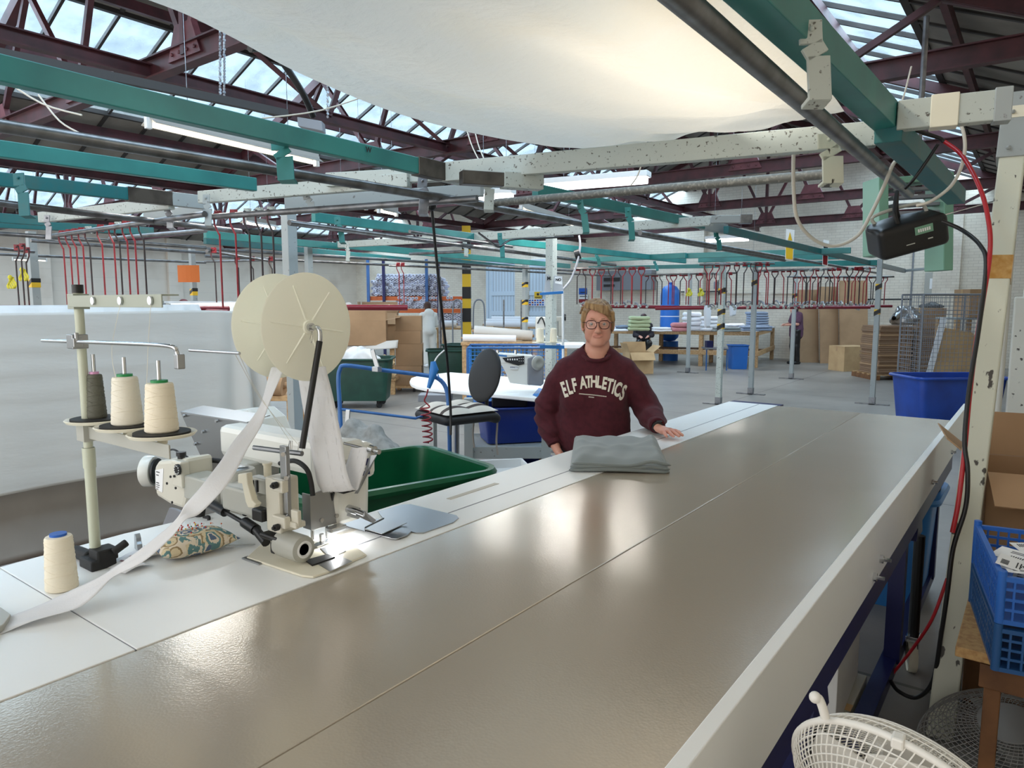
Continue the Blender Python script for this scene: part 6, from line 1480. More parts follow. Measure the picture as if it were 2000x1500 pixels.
stand = dict(head=(0, .05, 1.50), neck=(0, -.01, 1.37), pelvis=(0, -.02, .93), shl=(-.16, -.01, 1.32), shr=(.16, -.01, 1.32), ell=(-.22, .06, 1.08), elr=(.22, .06, 1.08), wrl=(-.12, .26, 1.06), wrr=(.12, .26, 1.06), hpl=(-.09, 0, .88), hpr=(.09, 0, .88), knl=(-.10, .02, .48), knr=(.10, .0, .48), anl=(-.10, -.02, .08), anr=(.11, -.03, .08))
dn = Vector((-.8, .6, 0))
figure('person in a white hoodie and white trousers working with back turned at the cutting table', tuple(pz(838, 716, 0)), (-.85, .53), dict(hair=mat('dark_brown_hair', (74, 46, 34), .6), top=mat('white_hoodie', (232, 230, 224), .9), legs=mat('white_joggers', (226, 222, 214), .9), shoe=M['label_w'], hood=1, leg=1.1), dict(stand, head=(0, .11, 1.53), neck=(0, .03, 1.39), anl=(-.1, .06, .08), anr=(.10, -.12, .08)), 1.6)
figure('person in a plum tunic and dark leggings folding cloth at the linen table', tuple(pz(1551, 711, 0)), (-.75, -.66), dict(hair=mat('dark_hair', (60, 40, 44), .6), top=mat('plum_tunic', (92, 60, 80), .9), legs=M['black'], shoe=M['black'], long=1, sleeve=.7, bun=1), dict(stand, head=(0, .08, 1.47)), 1.6)
sit = dict(stand); 
for k, (a, b_, c_) in dict(stand).items():
    if k not in ('anl', 'anr', 'knl', 'knr'): sit[k] = (a, b_, c_-.40)
sit['knl'] = (-.12, .38, .50); sit['knr'] = (.12, .38, .50); sit['anl'] = (-.12, .38, .08); sit['anr'] = (.12, .38, .08); sit['hpl'] = (-.09, .05, .50); sit['hpr'] = (.09, .05, .50)
figure('person in a dark cardigan and white shirt seated behind the linen table', tuple(pd(1256, 668, 18.6)[:2])+(0.12,), (.5, -.86), dict(hair=M['rod_dark'], top=mat('dark_cardigan', (44, 40, 46), .9), legs=M['black'], shoe=M['black']), dict(sit))
figure('person with dark red hair bending behind the hanging white sheets', tuple(pd(358, 640, 11)[:2])+(.0,), (.95, -.3), dict(hair=mat('auburn_hair', (96, 34, 36), .6), top=mat('pale_shirt', (190, 196, 210), .9), legs=M['black'], shoe=M['black']), dict(stand, head=(0, .14, 1.545-.0), neck=(0, .02, 1.42)))
figure('person with pale hair half hidden behind the reel and the open carton', tuple(pd(684, 660, 14)[:2])+(.0,), (.3, -.95), dict(hair=mat('pale_grey_hair', (204, 190, 180), .7), top=mat('pink_top', (200, 150, 150), .9), legs=M['black'], shoe=M['black']), dict(stand))
# ================================================================== middle distance, left of the woman
def at_floor(x, D): p = pd(x, 700, D); return Vector((p.x, p.y, 0))
def zat(y, D): return float(pd(1000, y, D).z)
Rv = Vector(_r); Fv = Vector((_f[0], _f[1], 0)).normalized()
def lbox(b, x1, x2, D, z0, z1, dep, mi=0):      # box facing the camera direction: pixel columns x1..x2 at depth D
    p = at_floor(x1, D); q = at_floor(x2, D); b.prism([p+Vector((0, 0, z0)), q+Vector((0, 0, z0)), q+Vector((0, 0, z1)), p+Vector((0, 0, z1))], Fv*dep, mi); return b
# blue trolley frame
t = thing('trolley', 'blue tubular trolley frame with an air gun hung on its top bar', 'trolley', at_floor(770, 5.0))
D = 5.0; b = MB(); b.tube(spline([pd(668, 905, D), pd(664, 800, D), pd(661, 745, D), pd(664, 722, D), pd(676, 714, D), pd(740, 722, D+.05), pd(830, 733, D+.1), pd(858, 741, D+.1), pd(873, 765, D+.1), pd(877, 820, D+.1), pd(879, 905, D+.1)], 5), .0155, 12); b.build('hoop', M['trolley'], t, smooth=True)
b = MB(); b.tube([pd(664, 799, D), pd(812, 817, D+.05), pd(853, 804, D+.5)], .010, 10); b.tube([pd(861, 825, D+.1), pd(878, 827, D+.1)], .012, 8); b.build('cross_bar', M['trolley'], t, smooth=True)
c0, c1 = at_floor(665, D), at_floor(880, D+.1)
b = MB(); b.prism([c0+Vector((0, 0, .47)), c1+Vector((0, 0, .47)), c1-Fv*.5+Vector((0, 0, .47)), c0-Fv*.5+Vector((0, 0, .47))], (0, 0, .03)); b.tube([c0+Vector((0, 0, .2)), pd(668, 905, D)], .0155, 10); b.tube([c1+Vector((0, 0, .2)), pd(879, 905, D+.1)], .0155, 10); b.build('deck', M['trolley'], t)
for p in (c0, c1, c0-Fv*.45, c1-Fv*.45):
    b = MB(); b.lathe([(.01, -.015), (.075, -.015), (.075, .015), (.01, .015)], p+Vector((0, 0, .076)), (1, .3, 0), 16); b.box(p+Vector((0, 0, .28)), (.04, .04, .4)); b.build('caster', M['blackm'], t, smooth=True)
def clampob(label, x, y, D, h, x2=None):
    b = MB(); b.bar(pd(x, y, D), pd(x2 or x+12, y+h, D), .03, .02, up=Fv); b.box(pd((x2 or x+12)-2, y+h, D), (.06, .04, .035)); tag(b.build('clamp', M['satin'], bevel=.003), label, 'clamp')
clampob('silver clamp standing on the trolley top bar', 727, 683, 4.98, 38, 738)
clampob('silver clamp hanging on the trolley lower bar', 680, 800, 4.95, 40, 677)
t = thing('air_gun', 'blue air gun hanging on the trolley bar with a white nozzle', 'air gun', pd(848, 730, 5.05))
b = MB(); D = 5.03; b.tube([pd(846, 706, D), pd(848, 722, D), pd(843, 740, D), pd(837, 758, D)], [.018, .034, .022, .014], 12); b.tube(spline([pd(855, 730, D), pd(858, 738, D), pd(864, 741, D)], 4), .004, 6); b.build('gun_body', M['bluelt'], t, smooth=True)
b = MB(); b.tube(spline([pd(848, 708, D), pd(855, 696, D), pd(868, 684, D)], 4), .0055, 8); b.build('nozzle', M['label_w'], t, smooth=True)
b = MB(); pts = [pd(836, 760, D), pd(833, 772, D), pd(829, 783, D), pd(839, 795, D), pd(822, 798, D)]; pts = spline(pts, 5)
for k in range(120):
    a = 2*PI*k/19; c = pd(831+k*.045, 800+k*.56, D); pts.append(c+Rv*math.cos(a)*-.033+Fv*math.sin(a)*.033)
b.tube(pts, .0055, 7); b.build('red_coil_hose', M['red'], t, smooth=True)
# black hanging cord
b = MB(); b.tube(spline([pd(843, 402, 4.2), pd(852, 500, 4.35), pd(862, 600, 4.5), pd(873, 700, 4.7), pd(880, 800, 4.8), pd(880, 850, 4.8)], 5), .009, 8); b.ell(pd(843, 402, 4.2), (.03, .03, .03), 10, 8); tag(b.build('hanging_cable', M['black'], smooth=True), 'thick black cord hanging from the grid in front of the trolley', 'cord')
# bins
tub('laundry_bin', 'dull green wheeled bin full of white rags behind the blue trolley', tuple(at_floor(700, 11.2)[:2]), 1.05, .7, .78, YAW+.05, 'greendk', .03)
cloth_heap('rag_heap', 'heap of white rags and cuttings in the dull green bin', 'rags', tuple(at_floor(706, 11.3)[:2])+(.62,), (.42, .28, .26), 'curtain_w', 9, 14, res=.03, amp=.02)
tub('laundry_bin', 'dark green bin with a white number beside the person in white', tuple(at_floor(875, 13.2)[:2]), .76, .6, .78, YAW+.1, 'greendk', .03)
tub('laundry_bin', 'second dark green bin behind the numbered one', tuple(at_floor(903, 14.6)[:2]), .7, .6, .8, YAW-.3, 'greendk', .03)
tub('storage_bin', 'blue open bin on the grey bench beside the woman', tuple(at_floor(1003, 6.0)[:2]), .60, .42, .30, YAW+.25, 'bluedk', .016, wheels=False, z0=.47)
# grey bench under the blue bin
t = thing('bench', 'pale grey metal bench carrying the blue bin', 'bench', at_floor(985, 5.9))
b = MB(); lbox(b, 905, 1075, 5.7, .36, .46, .6); b.build('bench_rail', M['grey_paint2'], t, bevel=.004)
for x in (914, 1068):
    b = MB(); lbox(b, x-9, x+9, 5.68, 0, .86, .07); b.build('leg', M['grey_paint2'], t, bevel=.004)
carton('carton', 'white open carton standing below the blue bin', tuple(at_floor(984, 5.35)), (.34, .3, .40), YAW+.2, 'whiteboard', True, flaps=(-60, -50, -70, -60))
tub('storage_bin', 'navy bin on the floor under the grey bench', tuple(at_floor(1040, 5.95)[:2]), .4, .3, .3, YAW, 'bluedk', .012, wheels=False)
# office chair
def chair(label, x, D, sz, tall, yaw, cushion=True, back=True):
    c = at_floor(x, D); t = thing('office_chair', label, 'chair', c); R = Matrix.Rotation(yaw, 3, 'Z')
    P = lambda a, b_, z: c+R @ Vector((a, b_, 0))+Vector((0, 0, z))
    v = Vol(np.arange(-.32, .32, .012), np.arange(-.32, .32, .012), np.arange(-.1, .12, .01)); v.rbox((0, 0, 0), (.24, .23, .035), .035, .01); v.cap((-.2, .22, -.02), (.2, .22, -.02), .035, .035, .03)
    vol_obj(v, 'seat', M['blackm'], t, xf=lambda Q: Q@np.array(R).T+np.array(P(0, 0, sz)))
    b = MB(); b.cyl(P(0, 0, .12), P(0, 0, sz-.03), .022, 14); b.build('gas_column', M['satin'], t, smooth=True)
    b = MB()
    for k in range(5):
        a = 2*PI*k/5; b.bar(P(0, 0, .12), P(.28*math.cos(a), .28*math.sin(a), .08), .04, .03); b.cyl(P(.28*math.cos(a), .28*math.sin(a), .03)+Vector((-.012, 0, 0)), P(.28*math.cos(a), .28*math.sin(a), .03)+Vector((.012, 0, 0)), .03, 12)
    b.build('star_base', M['black'], t)
    v = Vol(np.arange(-.26, .26, .012), np.arange(-.08, .08, .010), np.arange(-.24, .24, .012)); v.ell((0, 0, 0), (.20, .032, .20), .01); v.ell((0, .0, .07), (.155, .03, .15), .03)
    vol_obj(v, 'backrest', M['blackm'], t, xf=lambda Q: Q@np.array(R).T@np.array(Matrix.Rotation(.3, 3, Fv)).T+np.array(P(0, .25, sz+.27)))
    b = MB(); b.tube([P(0, .12, sz-.04), P(0, .27, sz-.02), P(0, .28, sz+.3)], .016, 8); b.build('back_bar', M['black'], t, smooth=True)
    if cushion:
        q = thing('c', None, None); bpy.data.objects.remove(q)
        b = MB()
        def fn(u, v_, s=1): x_ = (u-.5)*2; y_ = (v_-.5)*2; k = max(0, 1-x_**4)**.5*max(0, 1-y_**4)**.5; tuft = (abs(math.sin(x_*PI*1.0))*.4+.6)*(abs(math.sin(y_*PI))*.4+.6); return P(x_*.23, y_*.22, sz+.045+(.055*k*tuft if s > 0 else 0))
        b.grid(fn, 25, 25); b.grid(lambda u, v_: fn(1-u, v_, -1), 25, 25)
        n = 24
        for i in range(len(b.m)): b.m[i] = 1 if ((i % n) % 8) in (3, 4) else 0
        o = b.build('seat_cushion', [mat('cushion_cream', (206, 198, 186), .9), mat('cushion_dark_stripe', (72, 62, 58), .9)], None, smooth=2); tag(o, 'striped cream and brown tufted cushion on the near black chair', 'cushion')
        b = MB()
        for xx in (-.16, .16): b.tube(spline([P(xx, .2, sz+.05), P(xx+.01, .25, sz-.03), P(xx, .25, sz-.2), P(xx+.02, .25, sz-.3)], 4), .008, 6)
        b.build('tie', M['curtain_g'], o, smooth=True)
    return t
chair('black office chair with a striped cushion in front of the second sewing machine', 890, 5.2, .80, True, YAW+2.2-PI)
# second sewing table & machine
def machine2():
    D = 6.3; zt = .86; t = thing('sewing_table', 'white sewing table with blue corner behind the black chair', 'table', at_floor(930, D))
    p = [pz(803, 749, zt), pz(800, 744, zt), pz(803, 738, zt), pz(815, 734, zt), pz(880, 727, zt), pz(1072, 742, zt), pz(1075, 768, zt), pz(1058, 778, zt), pz(830, 757, zt), pz(812, 753, zt)]
    b = MB(); b.prism([q-Vector((0, 0, .035)) for q in p][::-1], (0, 0, .035)); b.build('table_top', M['whiteboard'], t, bevel=.008)
    b = MB(); b.prism([q+Vector((0, 0, .0005)) for q in (pz(1040, 772, zt), pz(1052, 758, zt), pz(1075, 762, zt), pz(1074, 770, zt), pz(1058, 779, zt))][::-1], (0, 0, .001)); b.bar(pz(1040, 777, zt-.018), pz(1074, 771, zt-.018), .004, .034); b.build('blue_corner', M['bluelt'], t)
    b = MB(); a = pz(1060, 770, zt); b.bb((a.x-.05, a.y+.02, 0), (a.x, a.y+.07, zt-.035)); b.build('leg', M['woodd'], t)
    a = pz(835, 750, zt); b = MB(); b.bb((a.x, a.y+.02, 0), (a.x+.05, a.y+.07, zt-.035)); b.build('leg', M['grey_paint2'], t)
    b = MB(); lbox(b, 960, 1030, 6.0, .74, .82, .2); b.build('motor_box', M['black'], t, bevel=.01)
    b = MB(); lbox(b, 815, 880, 6.2, .76, .82, .2); b.build('drawer', M['greymetal'], t, bevel=.004)
    m = thing('sewing_machine', 'white and grey electronic sewing machine with a dark control panel', 'sewing machine', pz(1000, 760, zt)); D = 6.05
    def pl(pts, dep, mt, nm, par=m, off=0, bev=.006):
        b = MB(); b.prism([pd(x, y, D+off) for x, y in pts][::-1], Fv*dep); return b.build(nm, M[mt], par, bevel=bev)
    bd = pl([(936, 696), (941, 688), (1040, 695), (1044, 712), (938, 708)], .16, 'machine_w', 'machine_body')
    pl([(938, 706), (952, 706), (950, 722), (940, 722)], .14, 'machine_w', 'needle_head', m, .004); pl([(975, 706), (1036, 700), (1036, 753), (996, 748), (986, 724)], .155, 'machine_w', 'column', m, .003)
    pl([(1030, 700), (1044, 695), (1058, 700), (1062, 712), (1062, 750), (1056, 754), (1030, 752)], .15, 'greymetal', 'motor_housing', m, -.012, .01)
    pl([(950, 690), (990, 694), (990, 697), (950, 693)], .002, 'bluelt', 'blue_stripe', bd, -.003, 0)
    pan = pl([(981, 699), (1024, 695), (1024, 711), (1012, 714), (988, 707)], .003, 'ink', 'control_panel', m, -.004, 0)
    b = MB()
    for k in range(5): b.box(pd(992+k*4.5, 702, D-.006), (.010, .003, .014))
    for k in range(6): b.box(pd(1014+(k % 3)*4, 700+(k//3)*5, D-.006), (.006, .002, .006))
    b.build('panel_marks', M['label_w'], pan)
    b = MB(); b.box(pd(1004, 718, D-.006), (.075, .002, .03), (0, 0, YAW)); lb = b.build('maker_label', M['label_w'], m)
    b = MB(); put_text(b, 'EMMETTS', .016, pd(1004, 717.5, D-.010), tuple(Rv), (0, 0, 1)); b.build('label_print', M['navy'], lb)
    b = MB(); put_text(b, 'JACK', .028, pd(963, 704, D-.006), tuple(Rv), (0, 0, 1), bold=.001); b.build('maker_lettering', M['bluelt'], bd)
    b = MB(); b.lathe([(.02, 0), (.062, 0), (.064, .012), (.05, .024), (.03, .026), (.02, .02)], pd(1050, 709, D-.012), tuple(-Fv+Rv*.6), 32); b.build('handwheel', M['machine_g'], m, smooth=True)
    b = MB(); b.tube([pd(944, 722, D), pd(944, 744, D)], .006, 8); b.tube([pd(949, 722, D), pd(949, 740, D)], .003, 8); b.box(pd(946, 745, D), (.03, .04, .01)); b.build('needle_bar', M['chrome'], m)
    b = MB(); b.tube([pd(940, 690, D+.02), pd(936, 700, D), pd(940, 712, D)], .005, 8); b.cyl(pd(1007, 692, D+.05), pd(1007, 684, D+.05), .012, 10); b.cyl(pd(972, 690, D+.05), pd(972, 684, D+.05), .012, 10); b.build('thread_guides', M['chrome'], m, smooth=True)
machine2()
def stand2():
    D = 6.5; t = thing('thread_stand', 'white and blue thread stand behind the second sewing machine', 'thread stand', at_floor(1098, D)+Vector((0, 0, .84)))
    b = MB(); b.tube([pd(1100, 760, D), pd(1099, 568, D)], .011, 10); b.build('pole', M['label_w'], t, smooth=True)
    b = MB(); b.bar(pd(1054, 574, D), pd(1100, 571, D), .025, .025); b.bar(pd(1054, 677, D), pd(1102, 678, D), .03, .03); b.build('cross_arm', M['bluelt'], t, bevel=.003)
    for x in (1055, 1081):
        b = MB(); c = pd(x, 669, D); b.lathe([(.01, -.01), (.075, .0), (.075, .004), (.01, .002)], c, (0, 0, 1), 24); b.build('thread_dish', M['ivory'], t, smooth=True)
    cone('cream thread cone on the left dish of the white and blue stand', tuple(pd(1055, 668, D)), .125, .036, .030, 'thread_cream', 'ivory'); cone('cream thread cone on the right dish of the white and blue stand', tuple(pd(1081, 668, D)), .125, .034, .029, 'thread_cream', 'ivory')
stand2()
def sign_bag():
    D = (Vector((H1.x, H1.y, 0))-Vector((0, 0, 0))).dot(Fv); D = D-.12
    t = thing('hanging_notice', 'clear bag with printed notices hung on the thick grey post', 'notice', pd(1085, 550, D)); b = MB(); b.prism([pd(*p, D) for p in ((1067, 536), (1098, 540), (1100, 572), (1062, 572))], Fv*.004); b.build('clear_bag', cloth_trans('cloudy_plastic', (206, 208, 212), (220, 222, 226), .5), t)
    b = MB(); b.prism([pd(*p, D-.006) for p in ((1084, 541), (1097, 543), (1098, 556), (1084, 553))], Fv*.002); b.build('notice_sheet', M['label_w'], t)
    b = MB(); put_text(b, 'M', .05, pd(1072, 544, D-.012), tuple(Rv), (0, 0, 1), bold=.002); put_text(b, 'NO', .038, pd(1090.5, 546.5, D-.012), tuple(Rv), (0, 0, 1), bold=.002); b.build('notice_print', M['ink'], t)
    t = thing('cable_reel', 'black cable reel with a hanging cable clipped on the grid beside the thick post', 'cable reel', pd(1128, 497, D+.3)); b = MB(); b.lathe([(.015, -.03), (.055, -.03), (.055, .03), (.015, .03)], pd(1128, 497, D+.3), (.6, .3, .2), 20); b.build('reel_body', M['black'], t, smooth=True)
    b = MB(); b.tube(spline([pd(1131, 460, D+.3), pd(1133, 480, D+.28), pd(1128, 510, D+.25), pd(1115, 545, D+.2), pd(1100, 565, D+.1), pd(1099, 572, D+.1)], 6), .012, 8); b.build('cable', M['greymetal'], t, smooth=True)
sign_bag()
# cartons, cloth covered bench etc.
def bench(label, x1, x2, D, z, dep, mt='wood', name='workbench', cat='bench', legs=True, th=.05, lower=True, yaw=0):
    p, q = at_floor(x1, D), at_floor(x2, D); t = thing(name, label, cat, (p+q)/2); d = (q-p).normalized(); w = (q-p).length
    b = MB(); b.prism([p+Vector((0, 0, z-th)), q+Vector((0, 0, z-th)), q+Vector((0, 0, z)), p+Vector((0, 0, z))], Fv*dep); b.build('bench_top', M[mt], t, bevel=.004)
    for c in (p+d*.06, q-d*.06, p+d*.06+Fv*(dep-.1), q-d*.06+Fv*(dep-.1)):
        b = MB(); b.prism([c-d*.04+Fv*.02, c+d*.04+Fv*.02, c+d*.04+Fv*.1, c-d*.04+Fv*.1], (0, 0, z-th)); b.build('leg', M['wood'], t, bevel=.003)
    if lower:
        b = MB(); b.prism([p+Vector((0, 0, .25)), q+Vector((0, 0, .25)), q+Vector((0, 0, .29)), p+Vector((0, 0, .29))], Fv*dep); b.build('shelf', M['wood'], t)
    return t
bench('wooden bench draped with a white cloth behind the green rag bin', 600, 772, 12.6, .88, .8)
o = cloth_panel('bench_cloth', 'white cloth hanging over the front of the wooden bench', 'cloth', [tuple(pd(600, 677, 12.55)), tuple(pd(778, 664, 12.55))], [tuple(pd(600, 690, 12.5)), tuple(pd(776, 680, 12.5))], 'curtain', 30, 6, .02, 20)
carton('carton', 'large open brown carton on the white cloth bench with raised flaps', tuple(at_floor(703, 12.8)+Vector((0, 0, .885))), (.98, .55, .44), YAW+.12, 'card', True, flaps=(95, 12, 80, 70))
carton('carton', 'tall open carton behind the large one, flaps standing up', tuple(at_floor(742, 14.2)+Vector((0, 0, .88))), (.74, .5, .55), YAW+.1, 'card', True, flaps=(-70, 60, 88, 85))
zc_ = .12
for i, (h, lab) in enumerate(((.36, 'bottom'), (.40, 'third from top'), (.24, 'second from top'), (.27, 'top'))):
    carton('carton', 'closed brown carton, %s of the tall stack left of the person in white' % lab, tuple(at_floor(799+(i % 2)*1.5, 13.3)+Vector((0, 0, zc_))), (.50-.01*i, .5, h), YAW+.05+.03*(i % 2), 'card', sub='box', group=None); zc_ += h+.002
b = MB(); lbox(b, 764, 830, 13.0, .07, .118, .6); o = b.build('dolly_deck', M['wood']); bpy.data.objects.remove(o)
t = thing('dolly', 'low wooden dolly with black wheels under the carton stack', 'dolly', at_floor(800, 13.3)); b = MB(); lbox(b, 764, 830, 13.0, .07, .118, .6); b.build('deck', M['wood'], t)
for x in (770, 808, 826): b = MB(); c = at_floor(x, 13.05); b.lathe([(.01, -.02), (.035, -.02), (.035, .02), (.01, .02)], c+Vector((0, 0, .036)), tuple(Rv), 14); b.build('wheel', M['blackm'], t, smooth=True)
def roll(label, x1, y1, x2, y2, D, r, mt, group=None, D2=None, core=True):
    a, c = pd(x1, y1, D), pd(x2, y2, D2 or D); t = thing('fabric_roll', label, 'roll', (a+c)/2, group); d = (c-a).normalized()
    b = MB(); b.lathe([(r*.3, 0), (r*.97, 0), (r, .01), (r, (c-a).length-.01), (r*.97, (c-a).length), (r*.3, (c-a).length), (r*.28, (c-a).length-.02)], a, d, 20); b.build('wound_fabric', M[mt], t, smooth=True)
    if core: b = MB(); b.tube([a-d*.03, c+d*.03], r*.27, 12); b.build('core_tube', M['card'], t, smooth=True)
    return t
roll('big roll of brown kraft paper on the wooden rack behind the reel', 480, 742, 556, 752, 7.0, .12, 'card')
bench('wooden rack holding the kraft paper roll', 470, 575, 6.9, .72, .5)
roll('brown paper tube lying under the cloth covered bench', 745, 700, 766, 716, 11.9, .09, 'card2')
roll('end of a brown paper roll low beside the dolly', 764, 732, 772, 736, 12.2, .06, 'card2')
# table with rolls right of the numbered bin
bench('wooden table carrying two long fabric rolls', 900, 1052, 11.8, .98, .8)
roll('long white fabric roll at the front of the wooden table', 904, 660, 1008, 662, 11.9, .062, 'linen_w')
roll('long thick beige fabric roll behind the white one', 926, 646, 1040, 656, 12.2, .09, 'curtain')
bench('long pine cutting table beside the person in white', 852, 962, 19.0, .98, 1.6)
bench('second pine cutting table with white rolls left of the doors', 965, 1075, 20.5, .95, 1.0)
for i, (x1, x2, y, lab) in enumerate(((945, 1060, 634, 'front'), (950, 1068, 629, 'middle'), (960, 1062, 624, 'rear'))): roll('white fabric roll lying on the far table, %s one' % lab, x1, y, x2, y+1, 20.5+.25*i, .10, 'linen_w')
roll('white fabric roll on the pine table behind the person in white', 855, 633, 892, 633, 19.2, .10, 'linen_w')
for x, lab in ((984, 'left'), (1018, 'right')): b = MB(); lbox(b, x-1.5, x+1.5, 18.5, .0, 1.72, .04); tag(b.build('steel_stake', M['steel']), 'upright steel stake on the far tables, %s one' % lab, 'stake')
# blue mesh cage trolley
def cage(label, x1, x2, D, z0, z1, dep, mt, sp=.06, uy=None, shelf=True, dark=None):
    p, q = at_floor(x1, D), at_floor(x2, D); t = thing('mesh_cage', label, 'cage trolley', (p+q)/2); d = (q-p).normalized(); w = (q-p).length; Zv = lambda z: Vector((0, 0, z))
    b = MB()
    for c in (p, q, p+Fv*dep, q+Fv*dep): b.tube([c+Zv(.12), c+Zv(z1)], .016, 8)
    for z in (z0, z1):
        b.tube([p+Zv(z), q+Zv(z), q+Fv*dep+Zv(z), p+Fv*dep+Zv(z)], .016, 8, closed=True)
    b.build('frame', M[mt], t, smooth=True)
    for nm, s0, dd, ww in (('mesh_front', p, d, w), ('mesh_back', p+Fv*dep, d, w), ('mesh_side', p, Fv, dep), ('mesh_side', q, Fv, dep)):
        b = MB(); k = sp
        while k < ww: b.tube([s0+dd*k+Zv(z0), s0+dd*k+Zv(z1)], .004, 4, cap=False); k += sp
        k = z0+sp
        while k < z1: b.tube([s0+Zv(k), s0+dd*ww+Zv(k)], .004, 4, cap=False); k += sp
        b.build(nm, M[dark or mt], t)
    b = MB(); b.prism([p+Zv(z0-.03), q+Zv(z0-.03), q+Fv*dep+Zv(z0-.03), p+Fv*dep+Zv(z0-.03)], (0, 0, .02)); b.build('base', M[mt], t)
    for c in (p, q, p+Fv*dep, q+Fv*dep): b = MB(); b.lathe([(.01, -.015), (.055, -.015), (.055, .015), (.01, .015)], c+Zv(.056), tuple(Rv), 14); b.build('caster', M['blackm'], t, smooth=True)
    return t
cage('low blue mesh cage trolley behind the second sewing machine', 913, 1100, 9.2, .30, 1.05, .7, 'trolley', .05, dark='bluelt')
for i in range(5): roll('pale cardboard tube stacked in the blue mesh cage', 985, 745-i*9, 1085, 748-i*9, 9.45, .035, 'card2', 'tubes in the blue cage')
bench('white topped table behind the woman with machine parts on it', 1085, 1150, 10.4, 1.02, .8, 'whiteboard', cat='table')
chair('black office chair behind the woman', 1133, 8.6, .62, False, YAW+PI, False)
t = thing('sewing_machine', 'distant white overlock machine left of the woman', 'sewing machine', at_floor(1070, 12)); b = MB(); lbox(b, 1046, 1066, 12, 1.18, 1.40, .2); lbox(b, 1046, 1056, 11.98, 1.06, 1.2, .2); lbox(b, 1046, 1090, 11.97, 1.03, 1.08, .3); b.build('machine_body', M['machine_w'], t, bevel=.02); b = MB(); b.tube(spline([pd(1050, 632, 11.9), pd(1058, 620, 11.9), pd(1066, 640, 11.9)], 4), .012, 6); b.build('hose', M['black'], t)
t = thing('sewing_machine', 'distant grey sewing machine right of the overlock machine', 'sewing machine', at_floor(1090, 13)); b = MB(); lbox(b, 1072, 1100, 12.5, 1.30, 1.40, .2); lbox(b, 1090, 1102, 12.5, 1.04, 1.35, .2); lbox(b, 1072, 1080, 12.5, 1.10, 1.35, .2); b.build('machine_body', M['machine_g'], t, bevel=.02); b = MB(); b.cyl(pd(1102, 620, 12.5), pd(1105, 620, 12.5), .06, 14); b.build('handwheel', M['black'], t)
bench('grey machine bench under the distant machines', 1062, 1110, 11.8, 1.0, .7, 'grey_paint2', cat='bench')
# ================================================================== fabric roll store
def roll_rack():
    D = 21.0; p, q = at_floor(722, D), at_floor(905, D); t = thing('pallet_rack', 'blue and orange pallet rack stacked with fabric rolls', 'rack', (p+q)/2); d = (q-p).normalized()
    for x in (722, 752, 835, 858):
        b = MB(); c = at_floor(x, D-.1); b.prism([c-d*.04, c+d*.04, c+d*.04+Fv*.08, c-d*.04+Fv*.08], (0, 0, 2.9)); b.build('upright', M['navy'] if x in (752, 858) else M['trolley'], t)
    for z in (zat(583, D), zat(607, D)):
        b = MB(); b.prism([p+Vector((0, 0, z-.06)), q+Vector((0, 0, z-.06)), q+Vector((0, 0, z+.06)), p+Vector((0, 0, z+.06))], Fv*.05); b.prism([p+Fv*.05+Vector((0, 0, z-.0)), q+Fv*.05+Vector((0, 0, z)), q+Fv*.05+Vector((0, 0, z+.03)), p+Fv*.05+Vector((0, 0, z+.03))], Fv*1.4); b.build('shelf_beam', M['orange'], t)
    # rolls
    b = MB(); r = .052; b.lathe([(r*.35, -.0), (r*.9, 0), (r, .012), (r, 1.3), (r*.35, 1.31)], (0, 0, 0), tuple(Fv), 10); pr = b.build('fabric_roll', mat('white_wrapped_roll', (222, 222, 236), .45, c2=(196, 196, 214), scale=7), None, smooth=True)
    b = MB(); b.lathe([(.006, -.012), (r*.4, -.012), (r*.4, .01), (.006, .01)], (0, 0, 0), tuple(Fv), 8); b.build('core_tube', M['greymetal'], pr)
    first = [True]; rr = random.Random(2)
    def put(x, z, lab, g):
        o = pr if first[0] else copy_tree(pr); first[0] = False; c = pd(x, 600, D-.15+rr.uniform(-.08, .05)); o.location = (c.x, c.y, z+rr.uniform(-.008, .008)); tag(o, lab, 'roll', g)
    zb = zat(583, D)+.07
    for j in range(7):
        n = 21-max(0, (j-4)*2)
        for i in range(n): put(728+(j % 2)*3.6+max(0, (j-4))*6+i*6.8, zb+r+j*r*1.75, 'white wrapped fabric roll seen end-on on the upper rack shelf', 'rolls on the upper shelf')
    zb = zat(607, D)+.07
    for j in range(4):
        for i in range(20): put(776+(j % 2)*3.6+i*6.8, zb+r+j*r*1.6, 'wrapped fabric roll seen end-on on the lower rack shelf', 'rolls on the lower shelf')
    for j in range(4):
        for i in range(8): put(855+(j % 2)*3.6+i*6.8, .95+r+j*r*1.75, 'wrapped fabric roll in the heap right of the person in white', 'rolls heaped beside the column')
roll_rack()
t = thing('column', 'structural column painted with yellow and black bands', 'column', at_floor(912, 18.5)); b = MB(); lbox(b, 904, 920, 18.5, 0, 3.6, .22); b.build('shaft', M['yellow'], t)
b = MB()
for z0, z1 in ((0, .55), (1.15, 1.5), (1.75, 2.05), (2.38, 2.68), (3.0, 3.3)): lbox(b, 903.8, 920.2, 18.49, z0, z1, .24)
b.build('black_band', M['black'], t)
